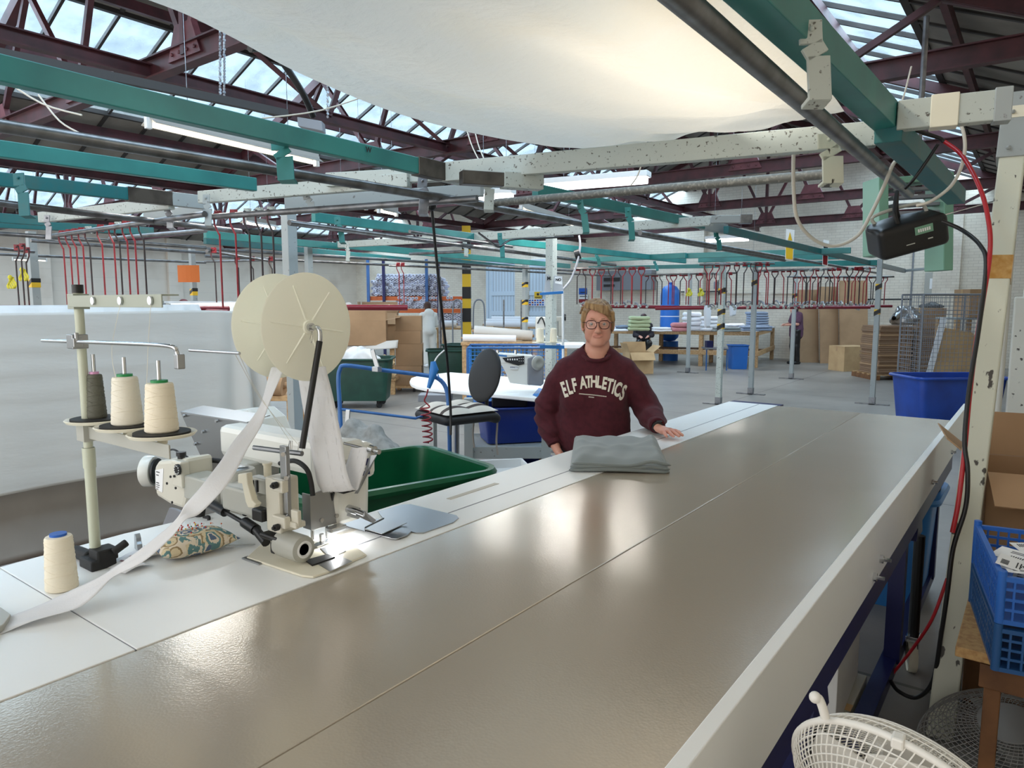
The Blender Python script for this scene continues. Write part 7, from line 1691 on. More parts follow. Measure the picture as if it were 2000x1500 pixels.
def hoop_cart(label, x1, x2, D, h):
    p, q = at_floor(x1, D), at_floor(x2, D); t = thing('hoop_trolley', label, 'trolley', (p+q)/2); b = MB(); b.tube(spline([p+Vector((0, 0, .15)), p+Vector((0, 0, h*.8)), p.lerp(q, .2)+Vector((0, 0, h)), p.lerp(q, .8)+Vector((0, 0, h)), q+Vector((0, 0, h*.8)), q+Vector((0, 0, .15))], 5), .02, 8); b.build('hoop', M['greymetal'], t, smooth=True)
    b = MB(); b.prism([p+Vector((0, 0, .12)), q+Vector((0, 0, .12)), q+Vector((0, 0, .16)), p+Vector((0, 0, .16))], Fv*.8); b.build('deck', M['greymetal'], t)
    for c in (p, q, p+Fv*.75, q+Fv*.75): b = MB(); b.lathe([(.01, -.02), (.06, -.02), (.06, .02), (.01, .02)], c+Vector((0, 0, .061)), tuple(Rv), 12); b.build('wheel', M['blackm'], t)
hoop_cart('grey hoop trolley left of the banded column', 885, 902, 18.3, 1.68); hoop_cart('grey hoop trolley right of the banded column', 925, 947, 18.3, 1.68)
# ------------------------------------------------------------------ doors on the end wall
def doors():
    YF = 21.6; a, c = py(957, 560, YF), py(1078, 560, YF); zt = max(py(957, 528, YF).z, 2.7); zt = 3.1
    for i, (x0, x1) in enumerate(((a.x, (a.x+c.x)/2-.01), ((a.x+c.x)/2+.01, c.x))):
        b = MB(); b.bb((x0, YF-.06, .0), (x1, YF-.003, zt)); o = struct(b.build('door_%d' % (i+1), M['door'], bevel=.005), 'pale blue boarded door leaf, %s' % ('left', 'right')[i], 'door')
        b = MB()
        for z in (.1, 1.25, 2.0, zt-.1): b.bb((x0+.02, YF-.085, z-.08), (x1-.02, YF-.06, z+.08))
        for x in (x0+.08, x1-.08): b.bb((x-.07, YF-.083, .1), (x+.07, YF-.06, zt-.05))
        b.build('ledge', M['door'], o, bevel=.004)
        b = MB(); k = x0+.2
        while k < x1-.1: b.bb((k, YF-.0625, .1), (k+.012, YF-.0595, zt-.1)); k += .14
        b.build('board_gap', M['greymetal'], o)
    b = MB(); b.bb((a.x-.12, YF-.1, 0), (a.x-.01, YF-.003, zt+.12)); b.bb((c.x+.01, YF-.1, 0), (c.x+.12, YF-.003, zt+.12)); b.bb((a.x-.01, YF-.1, zt+.01), (c.x+.01, YF-.003, zt+.12)); struct(b.build('trim_1', M['door']), 'pale blue door frame', 'door frame')
    def sheet(name, label, cat, x1, y1, x2, y2, mt, Y=YF-.09, marks=None):
        p, q = py(x1, y1, Y), py(x2, y2, Y); t = thing(name, label, cat, (p+q)/2); b = MB(); b.bb((p.x, Y-.012, q.z), (q.x, Y, p.z)); b.build('board', M[mt], t)
        if marks:
            b = MB()
            for (fx, fy, fw, fh, mi) in marks: b.bb((p.x+(q.x-p.x)*fx, Y-.016, p.z+(q.z-p.z)*(fy+fh)), (p.x+(q.x-p.x)*(fx+fw), Y-.012, p.z+(q.z-p.z)*fy), mi)
            b.build('printed_marks', [M['bluecap'], M['red'], M['ink'], M['yellow']], t)
    sheet('notice_board', 'white notice board with blue and red charts on the door', 'notice board', 1032, 584, 1068, 598, 'label_w', marks=[(.05+.14*i, .1+.3*j, .1, .2, (0, 0, 1)[(i+j) % 3]) for i in range(6) for j in range(3)])
    sheet('warning_sign', 'yellow triangle warning sign on the door', 'sign', 1044, 570, 1058, 583, 'yellow', marks=[(.35, .2, .3, .35, 2), (.1, .75, .8, .12, 2)])
    sheet('wall_sign', 'blue and white mandatory sign right of the doors', 'sign', 1131, 563, 1146, 575, 'bluecap', YF-.02, [(.2, .6, .6, .15, 2)])
    sheet('wall_sign', 'white sign with red band below the blue sign', 'sign', 1131, 576, 1148, 591, 'label_w', YF-.02, [(.0, .55, 1, .45, 1), (.1, .15, .8, .1, 2)])
doors()
# ================================================================== right background
def lt_table():
    zt = .955; A, B_, Cc = pz(1165, 641, zt), pz(1482, 645, zt), pz(1532, 634, zt); back = (Cc-B_); t = thing('linen_table', 'long pine table with white top piled with linen', 'table', (A+B_)/2)
    d = (B_-A).normalized(); bk = Vector((-d.y, d.x, 0)); 
    if bk.dot(Fv) < 0: bk = -bk
    Dp = 2.0; bkv = back.normalized()
    E_ = B_-d*1.3; b = MB(); b.prism([A, B_, B_+bkv*3.2, E_+bkv*3.2, E_+bkv*1.5, A+bkv*1.5], (0, 0, -.03)); b.build('table_top', mat('white_table_top', (220, 226, 236), .3), t)
    b = MB(); b.bar(A+Vector((0, 0, -.09))+bkv*.06, B_+Vector((0, 0, -.09))+bkv*.06, .04, .10); b.bar(B_-d*.05+Vector((0, 0, -.09)), B_-d*.05+bkv*3.1+Vector((0, 0, -.09)), .04, .10); b.build('apron', M['wood'], t, bevel=.003)
    L_ = (B_-A).length
    for k in (.02, .33, .66, .985):
        for m in (.05, 3.1 if k > .9 else 1.35):
            b = MB(); c = A.lerp(B_, k)+bkv*m; c.z = 0; b.prism([c-d*.05, c+d*.05, c+d*.05+bkv*.1, c-d*.05+bkv*.1], (0, 0, zt-.14 if m < 1 else zt-.04)); b.build('leg', M['wood'], t, bevel=.003)
    b = MB(); a2, b2 = A+bkv*.06, B_+bkv*.06; a2.z = b2.z = .36; b.bar(a2, b2, .04, .12); c2 = B_+bkv*3.1; c2.z = .36; b.bar(b2, c2, .04, .12); b.build('lower_rail', M['wood'], t, bevel=.003)
    b = MB(); q = [A+bkv*.9, B_+bkv*.9, B_+bkv*1.4, A+bkv*1.4]; 
    for v in q: v.z = .38
    b.prism(q, (0, 0, .03)); b.build('lower_shelf', M['woodd'], t)
    return A, B_, bkv, d, zt
TA, TB, TK, TD, TZ = lt_table()
def pile(label, x1, x2, y, D, n, h, mt, dep=.4, cat='linen', name='folded_linen', group=None, seed=0):
    # stack of folded pieces, each its own object
    r = random.Random(seed+int(x1)); p, q = pd(x1, y, D), pd(x2, y, D); w = (q-p).length; z = TZ+.003
    for i in range(n):
        hh = h/n; ww = w*(1-.08*r.random()-.05*i/n); o = r.uniform(-.02, .02); c = p.lerp(q, .5)+Rv*o
        v = Vol(np.arange(-ww/2-.05, ww/2+.05, max(.016, ww/22)), np.arange(-dep/2-.04, dep/2+.04, .028), np.arange(-hh*.75, hh*.75, max(.006, hh/8))); v.rbox((0, 0, 0), (ww/2, dep/2, hh*.47), hh*.42, .01)
        R3 = np.array([list(Rv), list(Fv), [0, 0, 1]]); cc = np.array((c.x, c.y, z+hh/2)); 
        ob = vol_obj(v, name, M[mt], None, xf=lambda P, cc=cc: P@R3+cc, disp=lambda P, s=i: P+wob(P, hh*.10, 14, s+seed)[:, None]*np.array((.5, .5, 1)), smooth_it=1)
        pos = '' if n == 1 else (', bottom one' if i == 0 else ', top one' if i == n-1 else ', layer %s from the bottom' % ('one', 'two', 'three', 'four', 'five', 'six', 'seven', 'eight', 'nine')[i])
        tag(ob, label+pos, cat, group); z += hh*.98
pile('sage green folded linen in the pile behind the woman', 1226, 1270, 630, 17.4, 4, .36, 'linen_g', seed=1)
pile('blue grey folded linen left of the green pile', 1203, 1228, 630, 17.6, 2, .13, 'linen_b', seed=2)
pile('flat white folded linen left end of the table', 1180, 1226, 640, 17.1, 1, .05, 'linen_w', seed=22)
pile('pale blue sheets right of the green pile', 1274, 1310, 640, 17.0, 2, .10, 'linen_w', seed=3)
pile('dusty pink folded linen in the pink pile', 1312, 1346, 635, 16.9, 2, .22, 'linen_p', seed=4)
pile('white linen bundle in the tall white pile', 1334, 1368, 630, 17.6, 4, .46, 'linen_w', seed=5)
pile('white linen bundle right of the tall pile', 1370, 1402, 632, 17.2, 4, .36, 'linen_w', seed=6)
pile('grey folded linen in the long low stack', 1392, 1446, 636, 16.9, 2, .11, 'greyfab', seed=7)
pile('grey folded linen near the table corner', 1448, 1506, 634, 17.4, 2, .12, 'linen_b', seed=8)
pile('blue grey patterned linen in the tall right stack', 1459, 1498, 620, 18.6, 7, .46, 'linen_b', seed=9)
pile('white linen between the grey stacks', 1414, 1452, 628, 18.2, 2, .16, 'linen_w', seed=10)
cloth_panel('draped_cloth', 'white cloth hanging from the rail between the posts', 'cloth', [tuple(pd(1374, 596, 13.5)), tuple(pd(1390, 596, 13.5))], [tuple(pd(1376, 640, 13.5)), tuple(pd(1388, 640, 13.5))], 'linen_w', 8, 10, .03, 8)
cloth_panel('draped_cloth', 'white cloth clipped on the rail right of the taped post', 'cloth', [tuple(pd(1424, 596, 13.5)), tuple(pd(1440, 596, 13.5))], [tuple(pd(1426, 618, 13.5)), tuple(pd(1438, 616, 13.5))], 'linen_w', 8, 8, .03, 8)
carton('carton', 'open tan carton on the floor in front of the linen table', tuple(at_floor(1246, 16.6)), (.58, .5, .50), YAW+.18, 'card2', True, flaps=(-50, 40, 80, 70))
tub('storage_bin', 'bright blue bin under the right end of the linen table', tuple(pz(1440, 720, 0)[:2]), .44, .40, .60, YAW, 'tank', .02, wheels=False)
t = thing('stool', 'grey blue metal stool beside the blue bin', 'stool', at_floor(1400, 17.4)); b = MB(); lbox(b, 1378, 1422, 17.2, .52, .56, .4); b.build('seat', M['greymetal'], t)
for x in (1380, 1420): b = MB(); lbox(b, x-1, x+1, 17.25, 0, .52, .03); b.build('leg', M['trolley'], t)
t = thing('box_on_stool', 'dark blue box standing on the grey blue stool', 'box', at_floor(1390, 17.4)); b = MB(); lbox(b, 1380, 1392, 17.25, .562, .72, .2); b.build('lid', M['navy'], t)
# tank, cabinet
c = at_floor(1306, 20.4); t = thing('pressure_tank', 'tall blue pressure tank behind the rods', 'tank', c); b = MB(); prof = [(.02, .55), (.16, .57), (.25, .66), (.268, .75), (.268, 1.85), (.25, 2.0), (.18, 2.10), (.06, 2.15), (.04, 2.17)]; b.lathe(prof, c, (0, 0, 1), 32); b.build('tank_body', M['tank'], t, smooth=True)
b = MB(); b.cyl(c+Vector((0, 0, 2.15)), c+Vector((0, 0, 2.22)), .05, 12); b.build('valve', M['bluecap'], t)
b = MB(); b.lathe([(.24, 0), (.26, 0), (.26, .55), (.24, .55)], c, (0, 0, 1), 24); b.build('skirt', M['tank'], t, smooth=True)
b = MB(); b.lathe([(.266, 1.25), (.271, 1.25), (.271, 1.27), (.266, 1.27)], c, (0, 0, 1), 32); b.build('white_band', M['label_w'], t)
def wbox(name, label, cat, x1, y1, x2, y2, dep, mt, Y=21.6, extra=None):
    p, q = py(x1, y1, Y-dep), py(x2, y2, Y-dep); t = thing(name, label, cat, ((p.x+q.x)/2, Y-dep, q.z)); b = MB(); b.bb((p.x, Y-dep, q.z), (q.x, Y-.005, p.z)); b.build('case', M[mt], t, bevel=.01); return t, p, q
t, p, q = wbox('control_cabinet', 'dark grey control cabinet on the end wall behind the rods', 'cabinet', 1165, 530, 1272, 566, .35, 'greymetal')
b = MB(); b.bb((p.x+.3, 21.22, q.z+.3), (p.x+.9, 21.249, q.z+.42)); b.bb((p.x+.3, 21.22, q.z+.12), (p.x+.7, 21.249, q.z+.2)); b.build('panel', M['black'], t)
t, p, q = wbox('electrical_panel', 'beige electrical enclosure with a white sheet on the right wall', 'enclosure', 1807, 532, 1846, 573, .16, 'machine_g')
b = MB(); b.bb((p.x+.12, 21.43, q.z+.12), (q.x-.12, 21.438, p.z-.16)); b.build('paper_sheet', M['label_w'], t)
t, p, q = wbox('meter_box', 'small grey meter box behind the nearest taped post', 'box', 1394, 550, 1412, 564, .12, 'greymetal')
for i, (x, y1, y2, lab) in enumerate(((1786, 470, 600, 'left'), (1850, 478, 578, 'beside the enclosure'), (1862, 478, 600, 'right'))):
    a, c_ = py(x, y1, 21.55), py(x, y2, 21.55); b = MB(); b.tube([a, Vector((a.x, a.y, c_.z))], .022 if i == 0 else .05, 8); tag(b.build('conduit', M['greymetal'] if i == 0 else M['label_w'], smooth=True), 'vertical conduit on the right part of the end wall, %s' % lab, 'conduit')
for i, (x1, x2, y) in enumerate(((1330, 1420, 570), (1655, 1780, 585))):
    a, c_ = py(x1, y, 21.45), py(x2, y, 21.45); b = MB(); b.tube([a, Vector((c_.x, a.y, a.z))], .02, 8); tag(b.build('wall_pipe', M['black'], smooth=True), ('thin dark pipe on the end wall behind the posts', 'thin dark pipe on the white brick wall at right')[i], 'pipe')
for i, (x1, x2) in enumerate(((1330, 1408), (1420, 1482), (1508, 1580))):
    a, c_ = py(x1, 545, 21.58), py(x2, 569, 21.58); b = MB(); b.bb((a.x, 21.5, c_.z-.06), (c_.x, 21.6-.004, c_.z)); tag(b.build('wall_ledge', M['brick_far']), 'painted ledge under a wall recess, %s of three' % ('left', 'middle', 'right')[i], 'ledge')
# cardboard sheets
for i, (x1, x2, yt, lab) in enumerate(((1553, 1601, 566, 'left'), (1601, 1640, 560, 'middle'), (1640, 1697, 548, 'right'))):
    D = 19.6-.25*i; p, q = at_floor(x1+1.5, D), at_floor(x2-1, D); h = zat(yt, D)
    t = thing('cardboard_sheet', 'tall brown cardboard sheets leaning upright, %s stack' % lab, 'cardboard', (p+q)/2); lean = Fv*.28
    for k in range(4):
        b = MB(); o = Fv*(.035*k)+Rv*(.012*k); b.prism([p+o, q+o, q+o+lean+Vector((0, 0, h-.03*k)), p+o+lean+Vector((0, 0, h-.02*k))], Fv*.012); b.build('sheet', M['card'], t)
carton('carton', 'closed tan carton alone on the floor before the cardboard sheets', tuple(at_floor(1658, 17.3)), (.72, .55, .60), YAW+.25, 'card2')
# stacks of flat cartons on pallet
def pallet(label, x1, x2, D, dep):
    p, q = at_floor(x1, D), at_floor(x2, D); t = thing('pallet', label, 'pallet', (p+q)/2); d = (q-p).normalized(); w = (q-p).length
    b = MB()
    for k in range(5): c = p+Fv*(dep*k/4.6); b.prism([c+Vector((0, 0, .1)), c+d*w+Vector((0, 0, .1)), c+d*w+Fv*.1+Vector((0, 0, .1)), c+Fv*.1+Vector((0, 0, .1))], (0, 0, .022))
    b.build('deck_boards', M['wood'], t)
    for k in (0, .46, .92): b = MB(); c = p+d*w*k; b.prism([c, c+d*w*.08, c+d*w*.08+Fv*dep, c+Fv*dep], (0, 0, .098)); b.build('bearer', M['woodd'], t)
pallet('wooden pallet under the stacks of flat cartons', 1709, 1860, 15.0, 1.0)
def flatstack(label, x1, x2, D, z0, n, hh, dep, group, seed):
    r = random.Random(seed); p, q = at_floor(x1, D), at_floor(x2, D)
    for i in range(n):
        o = Rv*r.uniform(-.02, .02)+Fv*r.uniform(-.02, .02); b = MB(); b.prism([p+o+Vector((0, 0, z0+i*hh)), q+o+Vector((0, 0, z0+i*hh)), q+o+Fv*dep+Vector((0, 0, z0+i*hh)), p+o+Fv*dep+Vector((0, 0, z0+i*hh))], (0, 0, hh*.9)); tag(b.build('flat_carton', M['card_dark'] if (i+seed) % 5 else M['card']), label, 'flattened carton', group)
flatstack('flattened carton in the left stack on the pallet', 1716, 1780, 15.0, .125, 24, .043, .8, 'flat cartons, left stack', 1)
flatstack('flattened carton in the right stack beside the mesh cage', 1784, 1840, 15.2, .125, 22, .043, .8, 'flat cartons, right stack', 2)
cloth_heap('silver_bag', 'crumpled silver foil bag on the left carton stack', 'bag', tuple(at_floor(1762, 15.4))[:2]+(1.165,), (.30, .25, .34), 'satin', 6, 12, res=.025, amp=.03)
carton('carton', 'brown printed carton standing on the right carton stack', tuple(at_floor(1810, 15.5)+Vector((0, 0, 1.075))), (.48, .4, .45), YAW+.05, 'card')
cloth_heap('black_bag', 'black bag lying on the printed carton', 'bag', tuple(at_floor(1812, 15.5))[:2]+(1.53,), (.28, .2, .10), 'black', 8, 8, res=.03, amp=.01)
cage('grey mesh cage trolley with cardboard inside', 1797, 1925, 12.6, .3, 1.78, .7, 'greymetal', .075)
t = thing('bent_cardboard', 'large bent cardboard sheet leaning inside the mesh cage', 'cardboard', at_floor(1860, 12.9)); b = MB(); D = 12.85; b.prism([pd(1845, 640, D), pd(1900, 650, D), pd(1930, 690, D), pd(1920, 742, D), pd(1808, 742, D)], Fv*.015); b.build('sheet', M['card2'], t)
b = MB(); b.prism([pd(1838, 620, D-.05), pd(1850, 622, D-.05), pd(1818, 742, D-.05), pd(1806, 742, D-.05)], Fv*.012); b.build('white_edge', M['linen_w'], t)
carton('carton', 'big closed carton above the mesh cage near the conduits', tuple(at_floor(1900, 14.2)+Vector((0, 0, 1.35))), (.62, .5, .55), YAW, 'card')
bench('steel shelf under the big closed carton behind the cage', 1862, 1935, 14.0, 1.345, .7, 'grey_paint2', name='shelf', cat='shelf', th=.04)
tub('laundry_bin', 'large royal blue bin beyond the far end of the table', tuple(at_floor(1854, 8.9)[:2]), 1.12, .7, .73, YAW+.03, 'blue', .03)
# ================================================================== right foreground
def radio():
    c = pd(1770, 458, 3.15); xd = (Rv*.94+Vector((0, 0, .27))-Fv*.12).normalized(); zd = (Vector((0, 0, 1))-xd*xd.z).normalized(); zd = (zd-Fv*.28).normalized(); zd = (zd-xd*xd.dot(zd)).normalized(); yd = zd.cross(xd)
    t = thing('radio', 'black portable radio with a green sticker hanging tilted from the beam', 'radio', c)
    Mx = np.array([list(xd), list(yd), list(zd)])
    v = Vol(np.arange(-.2, .2, .006), np.arange(-.13, .13, .006), np.arange(-.1, .12, .006)); v.rbox((0, 0, 0), (.145, .085, .070), .024, .01); v.ell((-.03, .01, .062), (.13, .08, .022), .012); v.ell((-.05, .01, .088), (.10, .06, .006), .004, sub=True)
    vol_obj(v, 'radio_body', M['black'], t, xf=lambda P: P@Mx+np.array(c))
    W_ = lambda a, b_, z: c+xd*a+yd*b_+zd*z
    b = MB(); b.lathe([(.005, 0), (.034, 0), (.036, -.006), (.005, -.008)], W_(-.130, -.035, -.005), tuple(-xd-yd*.5), 24); b.lathe([(.005, 0), (.034, 0), (.036, -.006), (.005, -.008)], W_(.130, -.035, -.005), tuple(xd-yd*.5), 24); b.build('speaker_grille', M['greymetal'], t, smooth=True)
    b = MB(); b.prism([W_(-.0, -.0865, .045), W_(.075, -.0865, .045), W_(.075, -.0865, .010), W_(-.0, -.0865, .010)], yd*-.0012); st = b.build('green_sticker', M['lightgreen'], t)
    b = MB(); put_text(b, 'Rydale', .0, tuple(c), tuple(xd), tuple(zd)) if False else None
    for k in range(6): b.prism([W_(.012+.009*k, -.0885, .034), W_(.018+.009*k, -.0885, .034), W_(.018+.009*k, -.0885, .020), W_(.012+.009*k, -.0885, .020)], yd*-.0008)
    b.build('sticker_print', M['label_w'], st)
    b = MB(); b.bar(W_(-.04, -.087, -.022), W_(-.005, -.087, -.022), .003, .004); b.bar(W_(.05, -.087, -.018), W_(.07, -.087, -.018), .003, .005); b.build('button_print', M['machine_g'], t)
    b = MB(); top = pd(1752, 375, 3.25); b.tube(spline([W_(-.045, -.05, .05), W_(-.05, -.03, .12), top, W_(-.02, .02, .12), W_(.0, .05, .05)], 5), .009, 8); b.build('carry_strap', M['blackm'], t, smooth=True)
    b = MB(); b.tube(spline([W_(-.1, .03, .06), W_(-.11, .04, .11), W_(.08, .04, .11), W_(.11, .03, .05)], 5), .008, 8); b.build('handle', M['machine_g'], t, smooth=True)
    b = MB(); b.tube([W_(.135, -.02, .045), pd(1945, 392, 3.0)], .003, 6); b.build('aerial', M['chrome'], t)
radio()
t = thing('unit_heater', 'pale green metal wall unit high up behind the radio', 'heater', pd(1790, 430, 5.2)); D = 5.2
b = MB(); b.prism([pd(1717, 345, D), pd(1736, 347, D), pd(1736, 500, D), pd(1717, 498, D)], Fv*.25); b.prism([pd(1845, 335, D), pd(1864, 335, D), pd(1862, 528, D), pd(1843, 528, D)], Fv*.25); b.prism([pd(1736, 347, D), pd(1845, 337, D), pd(1845, 350, D), pd(1736, 360, D)], Fv*.25); b.build('casing', M['lightgreen'], t, bevel=.006)
b = MB()
for k in range(7): b.prism([pd(1745, 368+k*15, D+.05), pd(1836, 362+k*16, D+.05), pd(1836, 368+k*16, D+.05), pd(1745, 374+k*15, D+.05)], Fv*.1)
b.build('louvre', M['greymetal'], t)
b = MB(); b.tube([pd(1790, 350, D+.1), Vector((pd(1790, 350, D+.1).x, pd(1790, 350, D+.1).y, 3.7))], .02, 8); b.build('drop_rod', M['steel'], t)
def cable(name, label, pts, r, mt, cat='cable'):
    b = MB(); b.tube(spline([pd(*p) for p in pts], 7), r, 10); return tag(b.build(name, M[mt], None, smooth=True), label, cat)
cable('air_hose', 'red air hose curving down beside the cream post', [(1845, 277, 3.0), (1880, 305, 2.9), (1915, 370, 2.75), (1932, 440, 2.7), (1933, 500, 2.7), (1921, 580, 2.68), (1905, 680, 2.66), (1893, 780, 2.64), (1884, 880, 2.62), (1872, 980, 2.6), (1860, 1040, 2.6)], .0085, 'redcable', 'hose')
cable('power_cable', 'black power cable running down the cream post to the floor', [(1840, 432, 2.95), (1880, 450, 2.9), (1915, 480, 2.75), (1926, 520, 2.7), (1912, 640, 2.66), (1893, 760, 2.64), (1884, 860, 2.62), (1890, 920, 2.6), (1886, 990, 2.6), (1862, 1070, 2.6), (1850, 1160, 2.62), (1838, 1240, 2.66), (1822, 1330, 2.7), (1790, 1362, 2.75), (1755, 1350, 2.8), (1740, 1330, 2.85)], .008, 'black')
cable('air_hose', 'thin dark red hose slanting under the table beside the caster', [(1850, 1130, 2.7), (1820, 1210, 2.75), (1780, 1270, 2.85), (1740, 1320, 2.95)], .006, 'redcable', 'hose')
cable('power_cable', 'cream cable looping from the post top down to the radio', [(1790, 232, 3.1), (1830, 205, 3.0), (1860, 215, 2.95), (1882, 260, 2.9), (1882, 310, 2.9), (1860, 360, 2.95), (1820, 392, 3.05), (1790, 402, 3.1)], .007, 'white_cable')
cable('power_cable', 'cream cable hanging in a large loop left of the radio', [(1550, 290, 3.3), (1550, 370, 3.4), (1558, 430, 3.45), (1590, 468, 3.5), (1630, 480, 3.5), (1675, 460, 3.45), (1705, 410, 3.4), (1728, 360, 3.35), (1745, 320, 3.3), (1760, 310, 3.3)], .009, 'white_cable')
cable('power_cable', 'cream cable hooked over the end of the teal beam', [(1690, 155, 3.1), (1715, 170, 3.05), (1728, 195, 3.0), (1740, 215, 3.0)], .008, 'white_cable')
cable('power_cable', 'black cable draped along the beam to the red hose fitting', [(1770, 250, 3.0), (1800, 258, 3.0), (1835, 270, 3.0), (1843, 277, 3.0)], .008, 'black')
cable('power_cable', 'black cable from the hose fitting down to the radio strap', [(1832, 282, 3.0), (1810, 315, 3.05), (1785, 350, 3.1), (1768, 368, 3.15)], .007, 'black')
cable('power_cable', 'black cable crossing the middle grid beam', [(935, 455, 5.6), (955, 470, 5.5), (975, 482, 5.4), (1000, 468, 5.6), (1060, 465, 6.0), (1120, 462, 6.3)], .008, 'black')
cable('power_cable', 'black cable arching near the left edge of the canopy', [(488, 95, 3.6), (520, 97, 3.7), (550, 120, 3.8), (590, 180, 3.9), (612, 228, 4.0)], .018, 'black')
b = MB(); b.bar(pd(1768, 440, 3.2), pd(1770, 372, 3.2), .01, .01)
# cord ties and strings
for i, (a, c_) in enumerate((((75, 185, 3.2), (155, 260, 3.2)), ((0, 150, 3.0), (160, 225, 3.0)), ((905, 230, 4.5), (935, 312, 4.3)), ((922, 232, 4.5), (945, 310, 4.3)), ((505, 232, 3.6), (740, 178, 3.9)), ((1780, 130, 3.2), (1752, 218, 3.1)), ((1260, 300, 3.9), (1232, 362, 4.0)))):
    b = MB(); m_ = (pd(*a)+pd(*c_))/2+Vector((0, 0, -.03)); b.tube(spline([pd(*a), m_, pd(*c_)], 4), .004, 5); tag(b.build('string', M['white_cable']), 'loose white string hanging in the overhead grid, %s' % ('upper left', 'far upper left', 'left of a pair by the centre junction', 'right of a pair by the centre junction', 'stretched under the canopy edge', 'beside the cream post top', 'tied beneath the canopy corner')[i], 'string')
for i, (x, y0, y1, D) in enumerate(((430, 55, 200, 4.6), (438, 60, 195, 4.7), (640, 150, 230, 5.2))):
    b = MB(); k = y0
    while k < y1: c = pd(x, k, D); b.lathe([(.004, -.003), (.011, -.003), (.011, .003), (.004, .003)], c, (1, .2*(k % 2), .1) if int(k/7) % 2 else (0, 1, .1), 6); k += 6
    tag(b.build('chain', M['steel']), 'short hanging chain above the long teal beam, %s' % ('left', 'second', 'right')[i], 'chain')
# long dark trunking bar above the teal beam with a junction box
p0, p1 = pd(-60, 92, 3.3), pd(560, 222, 4.6); b = MB(); b.bar(p0, p1, .04, .045); tag(b.build('trunking', mat('dark_dusty_trunking', (62, 60, 60), .6)), 'dark dusty trunking bar above the long teal beam', 'trunking')
t = thing('junction_box', 'grey junction box at the end of the dark trunking', 'junction box', pd(605, 242, 4.7)); b = MB(); b.prism([pd(580, 228, 4.7), pd(628, 236, 4.7), pd(630, 256, 4.7), pd(582, 246, 4.7)], Fv*.09); b.build('box', M['greymetal'], t, bevel=.004)
# hanging signs on the long teal beam
for (x, y, lab, m1) in ((1543, 478, 'yellow and white hanging warning sign with a triangle', 'yellow'), (1613, 494, 'white and red hanging prohibition sign', 'red')):
    D = 8.6 if x < 1600 else 9.6; t = thing('hanging_sign', lab, 'sign', pd(x, y, D)); hw = 9 if x < 1600 else 6.5; hh = 31 if x < 1600 else 26
    b = MB(); b.prism([pd(x-hw+2, y-hh, D), pd(x+hw, y-hh+2, D), pd(x+hw-3, y+hh, D), pd(x-hw, y+hh-2, D)], Fv*.01); b.build('board', M['label_w'], t)
    b = MB(); b.prism([pd(x-hw+1, y+4, D-.006), pd(x+hw-3, y+6, D-.006), pd(x+hw-4, y+hh-2, D-.006), pd(x-hw+1, y+hh-4, D-.006)], Fv*.004); b.build('text_block', M[m1], t)
    b = MB()
    if m1 == 'yellow': b.prism([pd(x, y-hh+6, D-.008), pd(x+4.5, y-8, D-.008), pd(x-4, y-9, D-.008)], Fv*.004); mm = 'yellow'
    else: b.lathe([(.022, 0), (.032, 0), (.032, .004), (.022, .004)], pd(x, y-12, D-.01), tuple(Fv), 20); mm = 'ink'
    b.build('symbol', M[mm], t)
# fan in front at the bottom right
def fan(label, c, ax, R, mt, spokes=60, rings=9, stand=True, tw=.0011):
    t = thing('desk_fan', label, 'fan', c); ax = Vector(ax).normalized(); u = Vector((0, 0, 1)); x = (u-ax*u.dot(ax)).normalized(); y = ax.cross(x)
    def P(r, a, h): return c+x*(r*math.cos(a))+y*(r*math.sin(a))+ax*h
    def dome(sgn, nm, dep):
        b = MB(); h = lambda r: sgn*dep*(max(0, 1-(r/R)**2.6)**.62)
        for k in range(spokes):
            a0 = 2*PI*k/spokes; b.tube([P(R*f, a0+sgn*(1-f)*.55, h(R*f)) for f in (1, .985, .95, .88, .75, .6, .45, .32)], tw, 5, cap=False)
        for i in range(rings): r = R*(.32+.64*(i/(rings-1))); b.tube([P(r, 2*PI*q/60, h(r)+sgn*.001) for q in range(60)], tw, 5, closed=True)
        b.build(nm, M[mt], t, smooth=True)
        return h
    h = dome(-1, 'rear_cage', .085*R/.19); h2 = dome(1, 'front_cage', .085*R/.19)
    b = MB(); b.tube([P(R, 2*PI*q/72, 0) for q in range(72)], .0055, 10, closed=True); b.build('rim', M[mt], t, smooth=True)
    b = MB(); b.lathe([(.005, 0), (R*.3, 0), (R*.32, .012), (R*.3, .07), (R*.22, .10), (.005, .105)], P(0, 0, h(R*.32)+.0), tuple(-ax), 32); b.build('motor_housing', M[mt], t, smooth=True)
    b = MB(); b.lathe([(.005, 0), (R*.33, 0), (R*.33, .006), (.005, .012)], P(0, 0, h2(R*.32)), tuple(ax), 32); b.build('front_badge', M[mt], t, smooth=True)
    for k in range(3):
        a0 = 2*PI*k/3+.4; b = MB(); b.grid(lambda f, v: P(R*(.12+.74*f), a0+(v-.5)*1.35*(1-.15*f), (v-.5)*.05), 10, 8, .002); b.build('blade', M[mt], t, smooth=2)
    b = MB(); b.cyl(P(0, 0, -.02), P(0, 0, .03), R*.14, 20); b.build('hub', M[mt], t, smooth=True)
    b = MB(); b.box(P(R*.995, 0.08, 0), (.016, .022, .016)); b.build('rim_clip', M[mt], t, bevel=.003)
    if stand:
        b = MB(); q = P(0, 0, h(R*.32)-.05); b.tube([q, Vector((q.x, q.y, .04))], .014, 12); b.lathe([(.01, 0), (.17, 0), (.16, .02), (.02, .035)], (q.x, q.y, .0), (0, 0, 1), 32); b.build('stand', M[mt], t, smooth=True)
    return t, P
